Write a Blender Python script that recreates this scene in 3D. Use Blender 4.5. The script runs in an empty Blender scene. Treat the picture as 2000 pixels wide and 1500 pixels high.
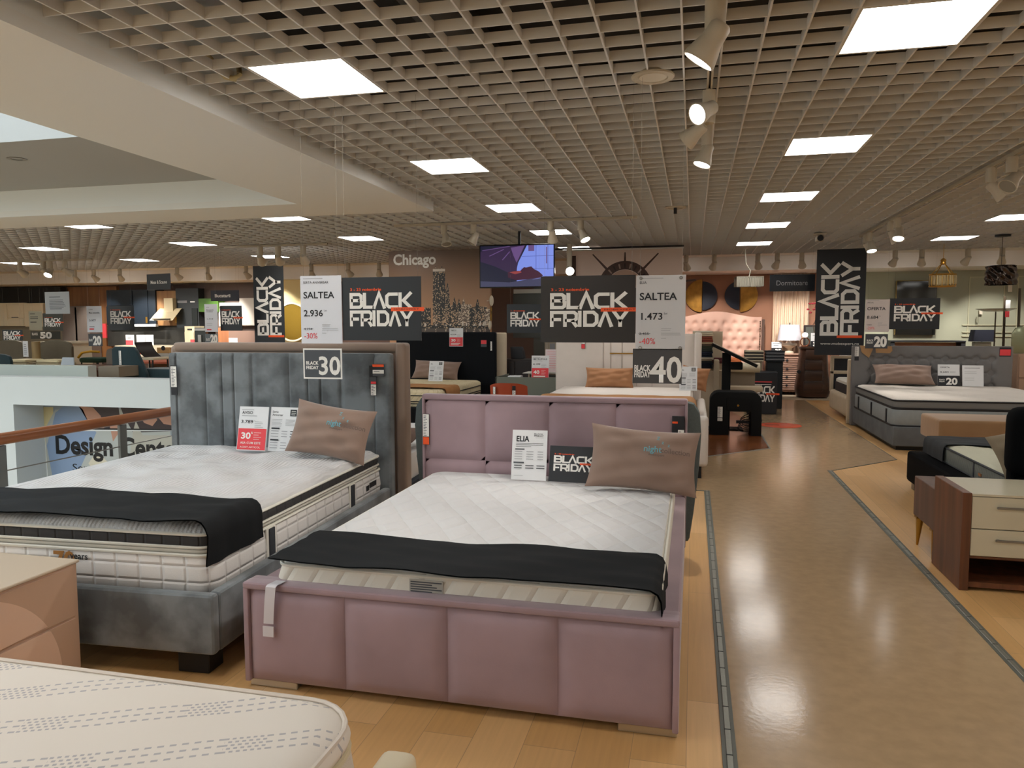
import bpy, bmesh, math, random
from mathutils import Vector, Matrix

random.seed(11)
C = bpy.context.scene.collection
SC = bpy.context.scene
PI = math.pi

# ------------------------------------------------------------------ camera, world, exposure
HC = 1.5                                   # camera height above the floor
FPX, YAW, PITCH, ROLL = 1450.0, -0.239, 0.0774, 0.00207
CY, SY, CP, SP = math.cos(YAW), math.sin(YAW), math.cos(PITCH), math.sin(PITCH)
V_R, V_F, V_U = Vector((CY, -SY, 0)), Vector((CP*SY, CP*CY, -SP)), Vector((SP*SY, SP*CY, CP))
CR, SR = math.cos(ROLL), math.sin(ROLL)
_r, _u = V_R*CR - V_U*SR, V_R*SR + V_U*CR
cam_d = bpy.data.cameras.new('camera')
cam_d.sensor_width = 36.0
cam_d.lens = 36.0*FPX/2000.0
cam_d.clip_end = 200
cam = bpy.data.objects.new('camera', cam_d)
C.objects.link(cam)
_m = Matrix((_r, _u, -V_F)).transposed().to_4x4()
_m.translation = (0, 0, HC)
cam.matrix_world = _m
SC.camera = cam

SC.view_settings.view_transform = 'Standard'
SC.view_settings.look = 'None'
SC.view_settings.exposure = 0.0
SC.view_settings.gamma = 1.0
SC.view_settings.use_curve_mapping = False
SC.cycles.use_denoising = True
SC.cycles.max_bounces = 7
SC.cycles.diffuse_bounces = 4
SC.cycles.glossy_bounces = 3
SC.cycles.transmission_bounces = 4
SC.cycles.transparent_max_bounces = 6
SC.cycles.sample_clamp_indirect = 6.0
SC.cycles.caustics_reflective = False
SC.cycles.caustics_refractive = False

world = bpy.data.worlds.new('world')
SC.world = world
world.use_nodes = True
world.node_tree.nodes['Background'].inputs[0].default_value = (0.75, 0.86, 1.0, 1)
world.node_tree.nodes['Background'].inputs[1].default_value = 0.02

PANEL_POWER = 13.2                         # radiance of the square ceiling panels
SPOT_W = 70.0                              # watts of a lit track spotlight
SKY_POWER = 2.6                            # daylight seen through the roof window over the atrium


def ray(u, v):
    """Direction of the view through a point of the 2000x1500 frame."""
    return (_r*((u-1000)/FPX) + _u*((750-v)/FPX) + V_F)


def at(u, v, X=None, Y=None, Z=None):
    """The point of the room seen there, on the plane x = X, y = Y or z = Z."""
    d = ray(u, v)
    t = X/d.x if X is not None else Y/d.y if Y is not None else (Z-HC)/d.z
    return Vector((d.x*t, d.y*t, HC + d.z*t))


# ------------------------------------------------------------------ materials
def lin(h):
    if not isinstance(h, str):
        return tuple(h) + (1,)
    h = h.lstrip('#')
    c = [int(h[i:i+2], 16)/255 for i in (0, 2, 4)]
    return tuple(x/12.92 if x <= .04045 else ((x+.055)/1.055)**2.4 for x in c) + (1,)


_mats = {}


def node(nt, kind, **kw):
    n = nt.nodes.new(kind)
    for k, v in kw.items():
        setattr(n, k, v)
    return n


def base_mat(name):
    m = bpy.data.materials.new(name)
    m.use_nodes = True
    nt = m.node_tree
    return m, nt, nt.nodes['Principled BSDF']


def mat(name, col='808080', rough=.6, metal=0., var=0., vs=6., bump=0., bs=60., spec=.4, sheen=0., coat=0., emit=0., ecol=None, stretch=None, alpha=1., trans=0., detail=3., ior=1.45, vr=.2):
    """A procedural material: colour with noise variation, noise bump."""
    if name in _mats:
        return _mats[name]
    m, nt, p = base_mat(name)
    _mats[name] = m
    c = lin(col)
    p.inputs['Base Color'].default_value = c
    p.inputs['Roughness'].default_value = rough
    p.inputs['Metallic'].default_value = metal
    p.inputs['Specular IOR Level'].default_value = spec
    p.inputs['IOR'].default_value = ior
    if sheen:
        p.inputs['Sheen Weight'].default_value = sheen
        p.inputs['Sheen Roughness'].default_value = .45
    if coat:
        p.inputs['Coat Weight'].default_value = coat
        p.inputs['Coat Roughness'].default_value = .1
    if alpha < 1:
        p.inputs['Alpha'].default_value = alpha
    if trans:
        p.inputs['Transmission Weight'].default_value = trans
    if emit:
        p.inputs['Emission Color'].default_value = lin(ecol or col)
        p.inputs['Emission Strength'].default_value = emit
    if var or bump:
        tc = node(nt, 'ShaderNodeTexCoord')
        src = tc.outputs['Object']
        if stretch:
            mp = node(nt, 'ShaderNodeMapping')
            mp.inputs['Scale'].default_value = stretch
            nt.links.new(src, mp.inputs['Vector'])
            src = mp.outputs['Vector']
    if var:
        nz = node(nt, 'ShaderNodeTexNoise')
        nz.inputs['Scale'].default_value = vs
        nz.inputs['Detail'].default_value = detail
        nt.links.new(src, nz.inputs['Vector'])
        mr = node(nt, 'ShaderNodeMapRange')
        mr.inputs['From Min'].default_value = .5-vr
        mr.inputs['From Max'].default_value = .5+vr
        mr.inputs['To Min'].default_value = 1-var
        mr.inputs['To Max'].default_value = 1+var*.6
        nt.links.new(nz.outputs['Fac'], mr.inputs['Value'])
        vm = node(nt, 'ShaderNodeVectorMath', operation='SCALE')
        vm.inputs[0].default_value = c[:3]
        nt.links.new(mr.outputs['Result'], vm.inputs['Scale'])
        nt.links.new(vm.outputs['Vector'], p.inputs['Base Color'])
    if bump:
        nb = node(nt, 'ShaderNodeTexNoise')
        nb.inputs['Scale'].default_value = bs
        nb.inputs['Detail'].default_value = 2
        nt.links.new(src, nb.inputs['Vector'])
        bp = node(nt, 'ShaderNodeBump')
        bp.inputs['Strength'].default_value = min(1, bump)
        bp.inputs['Distance'].default_value = .01
        nt.links.new(nb.outputs['Fac'], bp.inputs['Height'])
        nt.links.new(bp.outputs['Normal'], p.inputs['Normal'])
    return m


def wood(name, c1, c2, rough=.4, scale=1., axis='Z', coat=0.):
    """Grained veneer running along one local axis."""
    if name in _mats:
        return _mats[name]
    m, nt, p = base_mat(name)
    _mats[name] = m
    tc = node(nt, 'ShaderNodeTexCoord')
    mp = node(nt, 'ShaderNodeMapping')
    s = {'X': (1.2, 22, 22), 'Y': (22, 1.2, 22), 'Z': (22, 22, 1.2)}[axis]
    mp.inputs['Scale'].default_value = [k*scale for k in s]
    nt.links.new(tc.outputs['Object'], mp.inputs['Vector'])
    nz = node(nt, 'ShaderNodeTexNoise')
    nz.inputs['Scale'].default_value = 1.0
    nz.inputs['Detail'].default_value = 5
    nz.inputs['Distortion'].default_value = .6
    nt.links.new(mp.outputs['Vector'], nz.inputs['Vector'])
    cr = node(nt, 'ShaderNodeValToRGB')
    cr.color_ramp.elements[0].position, cr.color_ramp.elements[1].position = .3, .7
    cr.color_ramp.elements[0].color, cr.color_ramp.elements[1].color = lin(c1), lin(c2)
    nt.links.new(nz.outputs['Fac'], cr.inputs['Fac'])
    nt.links.new(cr.outputs['Color'], p.inputs['Base Color'])
    p.inputs['Roughness'].default_value = rough
    if coat:
        p.inputs['Coat Weight'].default_value = coat
    return m


def planks(name, c1, c2, w, l, rough, gap=.0015, rot=0., bump=0., coat=0.):
    """Floor boards: brick rows with a tint per board and fine grain."""
    m, nt, p = base_mat(name)
    tc = node(nt, 'ShaderNodeTexCoord')
    mp = node(nt, 'ShaderNodeMapping')
    mp.inputs['Rotation'].default_value = (0, 0, rot)
    nt.links.new(tc.outputs['Object'], mp.inputs['Vector'])
    br = node(nt, 'ShaderNodeTexBrick', offset=.37, offset_frequency=2)
    br.inputs['Scale'].default_value = 1
    br.inputs['Brick Width'].default_value = l
    br.inputs['Row Height'].default_value = w
    br.inputs['Mortar Size'].default_value = gap
    br.inputs['Mortar Smooth'].default_value = .3
    a, b = lin(c1), lin(c2)
    br.inputs['Color1'].default_value, br.inputs['Color2'].default_value = a, b
    br.inputs['Mortar'].default_value = tuple(k*.55 for k in a[:3]) + (1,)
    nt.links.new(mp.outputs['Vector'], br.inputs['Vector'])
    m2 = node(nt, 'ShaderNodeMapping')
    m2.inputs['Scale'].default_value = (2.5, 60, 1)
    nt.links.new(mp.outputs['Vector'], m2.inputs['Vector'])
    nz = node(nt, 'ShaderNodeTexNoise')
    nz.inputs['Scale'].default_value = 1
    nz.inputs['Detail'].default_value = 4
    nt.links.new(m2.outputs['Vector'], nz.inputs['Vector'])
    mr = node(nt, 'ShaderNodeMapRange')
    mr.inputs['To Min'].default_value, mr.inputs['To Max'].default_value = .86, 1.12
    nt.links.new(nz.outputs['Fac'], mr.inputs['Value'])
    vm = node(nt, 'ShaderNodeVectorMath', operation='SCALE')
    nt.links.new(br.outputs['Color'], vm.inputs[0])
    nt.links.new(mr.outputs['Result'], vm.inputs['Scale'])
    nt.links.new(vm.outputs['Vector'], p.inputs['Base Color'])
    p.inputs['Roughness'].default_value = rough
    p.inputs['Specular IOR Level'].default_value = .45
    if bump:
        bp = node(nt, 'ShaderNodeBump')
        bp.inputs['Strength'].default_value = bump
        bp.inputs['Distance'].default_value = .003
        nt.links.new(nz.outputs['Fac'], bp.inputs['Height'])
        nt.links.new(bp.outputs['Normal'], p.inputs['Normal'])
    return m


def mnode(nt, op, a, b=None):
    n = node(nt, 'ShaderNodeMath', operation=op)
    for i, k in enumerate((a, b)):
        if k is None:
            continue
        if hasattr(k, 'is_linked') or hasattr(k, 'links'):
            nt.links.new(k, n.inputs[i])
        else:
            n.inputs[i].default_value = k
    return n.outputs[0]


def quilt(name, col, kind, rough=.75, p1=.1, strength=.6, dist=.02, rows=None, var=.04):
    """Mattress cloth with stitched quilting as bump: 'diamond', 'puff' (tufts), 'side' (diagonal seams), 'block' (rows and columns)."""
    m, nt, p = base_mat(name)
    c = lin(col)
    p.inputs['Base Color'].default_value = c
    p.inputs['Roughness'].default_value = rough
    p.inputs['Specular IOR Level'].default_value = .2
    tc = node(nt, 'ShaderNodeTexCoord')
    sx = node(nt, 'ShaderNodeSeparateXYZ')
    nt.links.new(tc.outputs['Object'], sx.inputs[0])
    x, y, z = sx.outputs

    def groove(v, per, sharp=.22):          # 0 on the seam, 1 between
        f = mnode(nt, 'FRACT', mnode(nt, 'DIVIDE', v, per))
        t = mnode(nt, 'ABSOLUTE', mnode(nt, 'SUBTRACT', f, .5))
        t = mnode(nt, 'SUBTRACT', 1.0, mnode(nt, 'MULTIPLY', t, 2.0))
        t = mnode(nt, 'MINIMUM', mnode(nt, 'DIVIDE', t, sharp), 1.0)
        return mnode(nt, 'POWER', t, .6)
    if kind == 'diamond':
        h = mnode(nt, 'MULTIPLY', groove(mnode(nt, 'ADD', x, mnode(nt, 'MULTIPLY', y, .62)), p1, .5),
                  groove(mnode(nt, 'SUBTRACT', x, mnode(nt, 'MULTIPLY', y, .62)), p1, .5))
    elif kind == 'side':
        h = groove(mnode(nt, 'ADD', mnode(nt, 'ADD', x, y), mnode(nt, 'MULTIPLY', z, -.8)), p1, .4)
    elif kind == 'block':
        h = mnode(nt, 'MULTIPLY', groove(mnode(nt, 'ADD', x, y), p1, .2), groove(z, p1*.62, .3))
    elif kind == 'rows':
        h = groove(z, p1, .35)
    else:
        vo = node(nt, 'ShaderNodeTexVoronoi', feature='SMOOTH_F1')
        vo.inputs['Scale'].default_value = 1/p1
        vo.inputs['Smoothness'].default_value = .5
        nt.links.new(tc.outputs['Object'], vo.inputs['Vector'])
        wv = node(nt, 'ShaderNodeTexWave')
        wv.inputs['Scale'].default_value = 14
        wv.inputs['Distortion'].default_value = 6
        wv.inputs['Detail Scale'].default_value = .4
        nt.links.new(tc.outputs['Object'], wv.inputs['Vector'])
        h = mnode(nt, 'ADD', mnode(nt, 'MULTIPLY', vo.outputs['Distance'], 1.0), mnode(nt, 'MULTIPLY', wv.outputs['Fac'], .05))
    nz = node(nt, 'ShaderNodeTexNoise')
    nz.inputs['Scale'].default_value = 220
    nt.links.new(tc.outputs['Object'], nz.inputs['Vector'])
    h = mnode(nt, 'ADD', h, mnode(nt, 'MULTIPLY', nz.outputs['Fac'], .05))
    bp = node(nt, 'ShaderNodeBump')
    bp.inputs['Strength'].default_value = strength
    bp.inputs['Distance'].default_value = dist
    nt.links.new(h, bp.inputs['Height'])
    nt.links.new(bp.outputs['Normal'], p.inputs['Normal'])
    return m


# ------------------------------------------------------------------ mesh building
class B:
    """Collects shapes and links them as ONE mesh object."""

    def __init__(self):
        self.bm = bmesh.new()

    def add(self, tmp, mi=0, M4=None, smooth=True):
        if M4 is not None:
            bmesh.ops.transform(tmp, matrix=M4, verts=tmp.verts)
        for f in tmp.faces:
            f.material_index = mi
        me = bpy.data.meshes.new('t')
        tmp.to_mesh(me)
        tmp.free()
        self.bm.from_mesh(me)
        bpy.data.meshes.remove(me)
        return self

    def box(self, x0, x1, y0, y1, z0, z1, bev=0., seg=2, mi=0, M4=None):
        t = bmesh.new()
        bmesh.ops.create_cube(t, size=1)
        sx, sy, sz = abs(x1-x0), abs(y1-y0), abs(z1-z0)
        for v in t.verts:
            v.co = Vector(((x0+x1)/2 + v.co.x*sx, (y0+y1)/2 + v.co.y*sy, (z0+z1)/2 + v.co.z*sz))
        if bev:
            bmesh.ops.bevel(t, geom=list(t.edges), offset=min(bev, .49*min(sx, sy, sz)), segments=seg, profile=.6, affect='EDGES', clamp_overlap=True)
        return self.add(t, mi, M4)

    def cyl(self, a, b, r0, r1=None, n=14, mi=0, caps=True):
        a, b = Vector(a), Vector(b)
        r1 = r0 if r1 is None else r1
        t = bmesh.new()
        d = b-a
        bmesh.ops.create_cone(t, cap_ends=caps, segments=n, radius1=r0, radius2=r1, depth=d.length)
        q = Vector((0, 0, 1)).rotation_difference(d.normalized() if d.length else Vector((0, 0, 1)))
        return self.add(t, mi, Matrix.Translation((a+b)/2) @ q.to_matrix().to_4x4())

    def lathe(self, prof, n=20, mi=0, M4=None, arc=1.0):
        """Revolve (radius, height) pairs about local z."""
        t = bmesh.new()
        rows = []
        cnt = n if arc >= 1 else n+1
        for r, z in prof:
            if r <= 1e-6:
                rows.append([t.verts.new((0, 0, z))])
            else:
                rows.append([t.verts.new((r*math.cos(2*PI*arc*i/n), r*math.sin(2*PI*arc*i/n), z)) for i in range(cnt)])
        for a, b in zip(rows, rows[1:]):
            for i in range(n):
                j = (i+1) % cnt
                q = [a[i % len(a)], a[j % len(a)], b[j % len(b)], b[i % len(b)]]
                q = [v for k, v in enumerate(q) if v not in q[:k]]
                if len(q) > 2:
                    t.faces.new(q)
        bmesh.ops.recalc_face_normals(t, faces=t.faces)
        return self.add(t, mi, M4)

    def tube(self, pts, r, n=8, mi=0):
        pts = [Vector(p) for p in pts]
        t = bmesh.new()
        rows = []
        ref = Vector((.13, .31, .94))
        for i, p in enumerate(pts):
            d = (pts[min(i+1, len(pts)-1)] - pts[max(i-1, 0)]).normalized()
            s = d.cross(ref)
            if s.length < .05:
                s = d.cross(Vector((1, 0, 0)))
            s.normalize()
            w = d.cross(s)
            rr = r[i] if isinstance(r, (list, tuple)) else r
            rows.append([t.verts.new(p + (s*math.cos(2*PI*k/n) + w*math.sin(2*PI*k/n))*rr) for k in range(n)])
        for a, b in zip(rows, rows[1:]):
            for k in range(n):
                t.faces.new((a[k], a[(k+1) % n], b[(k+1) % n], b[k]))
        t.faces.new(rows[0][::-1])
        t.faces.new(rows[-1])
        bmesh.ops.recalc_face_normals(t, faces=t.faces)
        return self.add(t, mi)

    def loft(self, rings, mi=0, cap0=True, cap1=True, closed=True):
        t = bmesh.new()
        rows = [[t.verts.new(p) for p in ring] for ring in rings]
        n = len(rows[0])
        for a, b in zip(rows, rows[1:]):
            for k in range(n if closed else n-1):
                t.faces.new((a[k], a[(k+1) % n], b[(k+1) % n], b[k]))
        if closed and cap0:
            t.faces.new(rows[0][::-1])
        if closed and cap1:
            t.faces.new(rows[-1])
        bmesh.ops.recalc_face_normals(t, faces=t.faces)
        return self.add(t, mi)

    def grid(self, fn, nu, nv, mi=0, flip=False):
        """A sheet from fn(u, v), u and v in 0..1."""
        t = bmesh.new()
        vs = [[t.verts.new(fn(i/nu, j/nv)) for j in range(nv+1)] for i in range(nu+1)]
        for i in range(nu):
            for j in range(nv):
                q = (vs[i][j], vs[i+1][j], vs[i+1][j+1], vs[i][j+1])
                t.faces.new(q[::-1] if flip else q)
        return self.add(t, mi)

    def poly(self, pts, mi=0):
        t = bmesh.new()
        t.faces.new([t.verts.new(p) for p in pts])
        return self.add(t, mi)

    def prism(self, pts, d, mi=0, bev=0.):
        """A polygon (list of 3-D points) pushed along the vector d."""
        t = bmesh.new()
        d = Vector(d)
        a = [t.verts.new(p) for p in pts]
        b = [t.verts.new(Vector(p)+d) for p in pts]
        n = len(pts)
        t.faces.new(a)
        t.faces.new(b[::-1])
        for i in range(n):
            t.faces.new((a[i], b[i], b[(i+1) % n], a[(i+1) % n]))
        bmesh.ops.recalc_face_normals(t, faces=t.faces)
        if bev:
            bmesh.ops.bevel(t, geom=list(t.edges), offset=bev, segments=2, profile=.6, affect='EDGES', clamp_overlap=True)
        return self.add(t, mi)

    def obj(self, name, mats, parent=None, loc=None, rotz=0., smooth=35):
        me = bpy.data.meshes.new(name)
        bmesh.ops.remove_doubles(self.bm, verts=self.bm.verts, dist=1e-6)
        self.bm.to_mesh(me)
        self.bm.free()
        for m in (mats if isinstance(mats, (list, tuple)) else [mats]):
            me.materials.append(m)
        if smooth:
            me.shade_smooth()
            me.set_sharp_from_angle(angle=math.radians(smooth))
        o = bpy.data.objects.new(name, me)
        C.objects.link(o)
        if parent is not None:
            o.parent = parent
        if loc is not None:
            o.location = loc
        if rotz:
            o.rotation_euler = (0, 0, rotz)
        return o


def thing(name, label, cat, loc=(0, 0, 0), rotz=0., group=None, rot=None):
    o = bpy.data.objects.new(name, None)
    o.empty_display_size = .1
    C.objects.link(o)
    o.location = loc
    o.rotation_euler = rot if rot else (0, 0, rotz)
    o['label'], o['category'] = label, cat
    if group:
        o['group'] = group
    return o


def tag(o, label, cat, group=None):
    o['label'], o['category'] = label, cat
    if group:
        o['group'] = group
    return o


def struct(o):
    o['kind'] = 'structure'
    return o


def dup(root, loc, rot=None, label=None, group=None, rotz=None, scale=None):
    """A copy of a thing with copies of its parts and sub-parts."""
    r = root.copy()
    C.objects.link(r)
    r.location = loc
    if rot is not None:
        r.rotation_euler = rot
    if rotz is not None:
        r.rotation_euler = (0, 0, rotz)
    if scale is not None:
        r.scale = scale
    if label:
        r['label'] = label
    if group:
        r['group'] = group
    for ch in list(root.children):
        c = ch.copy()
        C.objects.link(c)
        c.parent = r
        for g in ch.children:
            d = g.copy()
            C.objects.link(d)
            d.parent = c
    return r


def rrect(w, d, r, n=6, m=1, cx=0., cy=0.):
    """Corner-rounded rectangle, counter-clockwise, m pieces along every straight side."""
    pts = []
    cs = [(w/2-r, d/2-r, 0), (-w/2+r, d/2-r, PI/2), (-w/2+r, -d/2+r, PI), (w/2-r, -d/2+r, 1.5*PI)]
    for i, (x, y, a0) in enumerate(cs):
        arc = [(x + r*math.cos(a0+PI/2*k/n), y + r*math.sin(a0+PI/2*k/n)) for k in range(n+1)]
        pts += arc
        nx, ny, na = cs[(i+1) % 4]
        e = (nx + r*math.cos(na), ny + r*math.sin(na))
        s = arc[-1]
        pts += [(s[0]+(e[0]-s[0])*k/m, s[1]+(e[1]-s[1])*k/m) for k in range(1, m)]
    return [(x+cx, y+cy) for x, y in pts]


def slab(b, w, d, prof, r=.06, n=6, m=24, top=None, mi=0, rings=14):
    """A soft slab lofted through (inset, z) pairs; the top is closed by shrinking rings, lifted by top(x, y)."""
    base = rrect(w, d, r, n, m)
    R = []
    for ins, z in prof:
        R.append([(x*(1-2*ins/w), y*(1-2*ins/d), z) for x, y in base])
    ins, zt = prof[-1]
    for k in range(1, rings+1):
        s = 1-k/rings*.985
        ring = []
        for x, y in base:
            X, Y = x*(1-2*ins/w)*s, y*(1-2*ins/d)*s
            ring.append((X, Y, zt + (top(X, Y)*min(1, k/2.) if top else 0)))
        R.append(ring)
    b.loft(R, mi)
    return b


def cushion(b, w, h, t, mi=0, n=30, pinch=.075, seed=0, crease=.02):
    """A knife-edged pillow standing in local x-z, thick along y, with drawn-out corners."""
    rnd = random.Random(seed)
    ph = [rnd.uniform(0, 6) for _ in range(6)]

    def pt(u, v, s):
        a, c = 2*u-1, 2*v-1
        x = w/2*a*(1-pinch*(1-c*c))
        z = h/2*c*(1-pinch*1.3*(1-a*a))
        f = (max(0, 1-abs(a)**2.6))**.55*(max(0, 1-abs(c)**2.6))**.55
        wr = crease*(math.sin(7*a+ph[0]+3*c)*math.sin(5*c+ph[1]) + .6*math.sin(11*c+ph[2]-4*a))*min(1, 1.3*f)*(.4+abs(a*c))
        return (x, s*(t/2*f+wr*f), z)
    b.grid(lambda u, v: pt(u, v, -1), n, n, mi)
    b.grid(lambda u, v: pt(u, v, 1), n, n, mi, flip=True)
    return b


def runner(w, l, zt, drop_l, drop_r, r=.05, th=.006, wav=.012, nu=60, nv=14, seed=1, y0=0.):
    """A cloth laid across a bed (along local x), l deep along y, hanging over the sides by drop_l and drop_r."""
    rnd = random.Random(seed)
    p = [rnd.uniform(0, 6) for _ in range(5)]
    q = r*PI/2
    Ls = [drop_l, q if drop_l else 0, w-2*r, q if drop_r else 0, drop_r]
    if not drop_l:
        Ls[2] += r
    if not drop_r:
        Ls[2] += r
    tot = sum(Ls)
    xl = -w/2

    def path(s):
        if drop_l:
            if s < Ls[0]:
                return xl, zt-r-(Ls[0]-s), 1.0
            s -= Ls[0]
            if s < q:
                a = s/r
                return xl+r-r*math.cos(a), zt-r+r*math.sin(a), .5
            s -= q
            x0 = xl+r
        else:
            x0 = xl
        if s < Ls[2]:
            return x0+s, zt, 0.
        s -= Ls[2]
        if drop_r:
            x1 = w/2-r
            if s < q:
                a = s/r
                return x1+r*math.sin(a), zt-r+r*math.cos(a), .5
            return w/2, zt-r-(s-q), 1.
        return w/2, zt, 0.
    b = B()

    def f(off):
        def g(u, v):
            s = u*tot
            x, z, hang = path(s)
            y = y0 + l*(v-.5) + wav*math.sin(5*s+p[0])*(.4+v) + .5*wav*math.sin(13*s+p[1])
            k = .35*wav*math.sin(9*s+p[2]+6*v)+.25*wav*math.sin(16*v+p[3])
            k = abs(k)
            if hang > .9:
                return (x + (1 if x > 0 else -1)*(off+k), y + .03*math.sin(3*z+p[4])*0, z)
            return (x + (math.copysign(off, x) if hang else 0), y, z+off+k)
        return g
    b.grid(f(th), nu, nv)
    b.grid(f(.001), nu, nv, flip=True)
    return b
# ------------------------------------------------------------------ lettering and signs
_txt = {}


def text_mesh(s, bold=0.):
    """Unit-size lettering lying in local x-y, from the left end of the base line; returns (mesh, width)."""
    k = (s, bold)
    if k not in _txt:
        cu = bpy.data.curves.new('lettering', 'FONT')
        cu.body = s
        cu.size = 1
        cu.offset = bold
        cu.resolution_u = 3
        ob = bpy.data.objects.new('lettering', cu)
        me = bpy.data.meshes.new_from_object(ob)
        bpy.data.objects.remove(ob)
        w = max([v.co.x for v in me.vertices] or [1])
        _txt[k] = (me, w)
    return _txt[k]


GLYPH = {   # stroke letters of the sale logo: (advance, [(closed, points)])
    'B': (.86, [(1, [(.1, .1), (.1, .9), (.6, .9), (.72, .8), (.72, .6), (.64, .52), (.75, .42), (.75, .2), (.63, .1)]), (0, [(.1, .52), (.64, .52)])]),
    'L': (.62, [(0, [(.1, 1), (.1, .1), (.66, .1)])]),
    'V': (.80, [(0, [(.06, 0), (.4, .97), (.74, 0)])]),
    'C': (.84, [(0, [(.78, .9), (.24, .9), (.1, .77), (.1, .23), (.24, .1), (.78, .1)])]),
    'K': (.88, [(0, [(.1, 0), (.1, 1)]), (0, [(.78, 1), (.3, .5), (.8, 0)])]),
    'F': (.76, [(0, [(.1, 0), (.1, .9), (.74, .9)]), (0, [(.1, .46), (.62, .46)])]),
    'R': (.84, [(0, [(.1, 0), (.1, .9), (.6, .9), (.74, .78), (.74, .52), (.6, .4), (.1, .4)]), (0, [(.5, .4), (.76, 0)])]),
    'I': (.30, [(0, [(.1, 0), (.1, 1)])]),
    'D': (.84, [(1, [(.1, .1), (.1, .9), (.56, .9), (.74, .72), (.74, .28), (.56, .1)])]),
    'Y': (.84, [(0, [(.04, 1), (.42, .42), (.8, 1)]), (0, [(.42, .46), (.42, 0)])]),
}


def stroke(pts, closed, t):
    """Mitred ribbon quads of width t along a polyline."""
    P = [Vector((x, y)) for x, y in pts]
    n = len(P)
    off = []
    for i in range(n):
        a = P[i-1] if (i or closed) else None
        c = P[(i+1) % n] if (i < n-1 or closed) else None
        d0 = (P[i]-a).normalized() if a is not None else None
        d1 = (c-P[i]).normalized() if c is not None else None
        d0 = d0 or d1
        d1 = d1 or d0
        nn = Vector((-d0.y-d1.y, d0.x+d1.x))
        nn.normalize()
        k = max(.45, nn.dot(Vector((-d0.y, d0.x))))
        off.append(nn*(t/2/k))
    out = []
    for i in range(n if closed else n-1):
        j = (i+1) % n
        out.append([P[i]+off[i], P[j]+off[j], P[j]-off[j], P[i]-off[i]])
    return out


def logo_word(word, t=.2):
    quads, x = [], 0
    for ch in word:
        adv, st = GLYPH[ch]
        for closed, pts in st:
            for q in stroke(pts, closed, t):
                quads.append([(p.x+x, p.y) for p in q])
        x += adv*.97
    return quads, x


W, K, G, O, RD, DG, BL = range(7)          # ink slots: white, near black, grey, orange, red, dark grey, teal blue


def inks(dim=1.):
    return [mat('ink_white', 'e9e6e0', .6), mat('ink_black', '26272b', .6), mat('ink_grey', '9a9a9c', .6), mat('ink_orange', 'ef5a2a', .6),
            mat('ink_red', 'e2474d', .6), mat('ink_dark_grey', '4c4f54', .6), mat('ink_teal', '6fb4bd', .6)]


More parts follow.
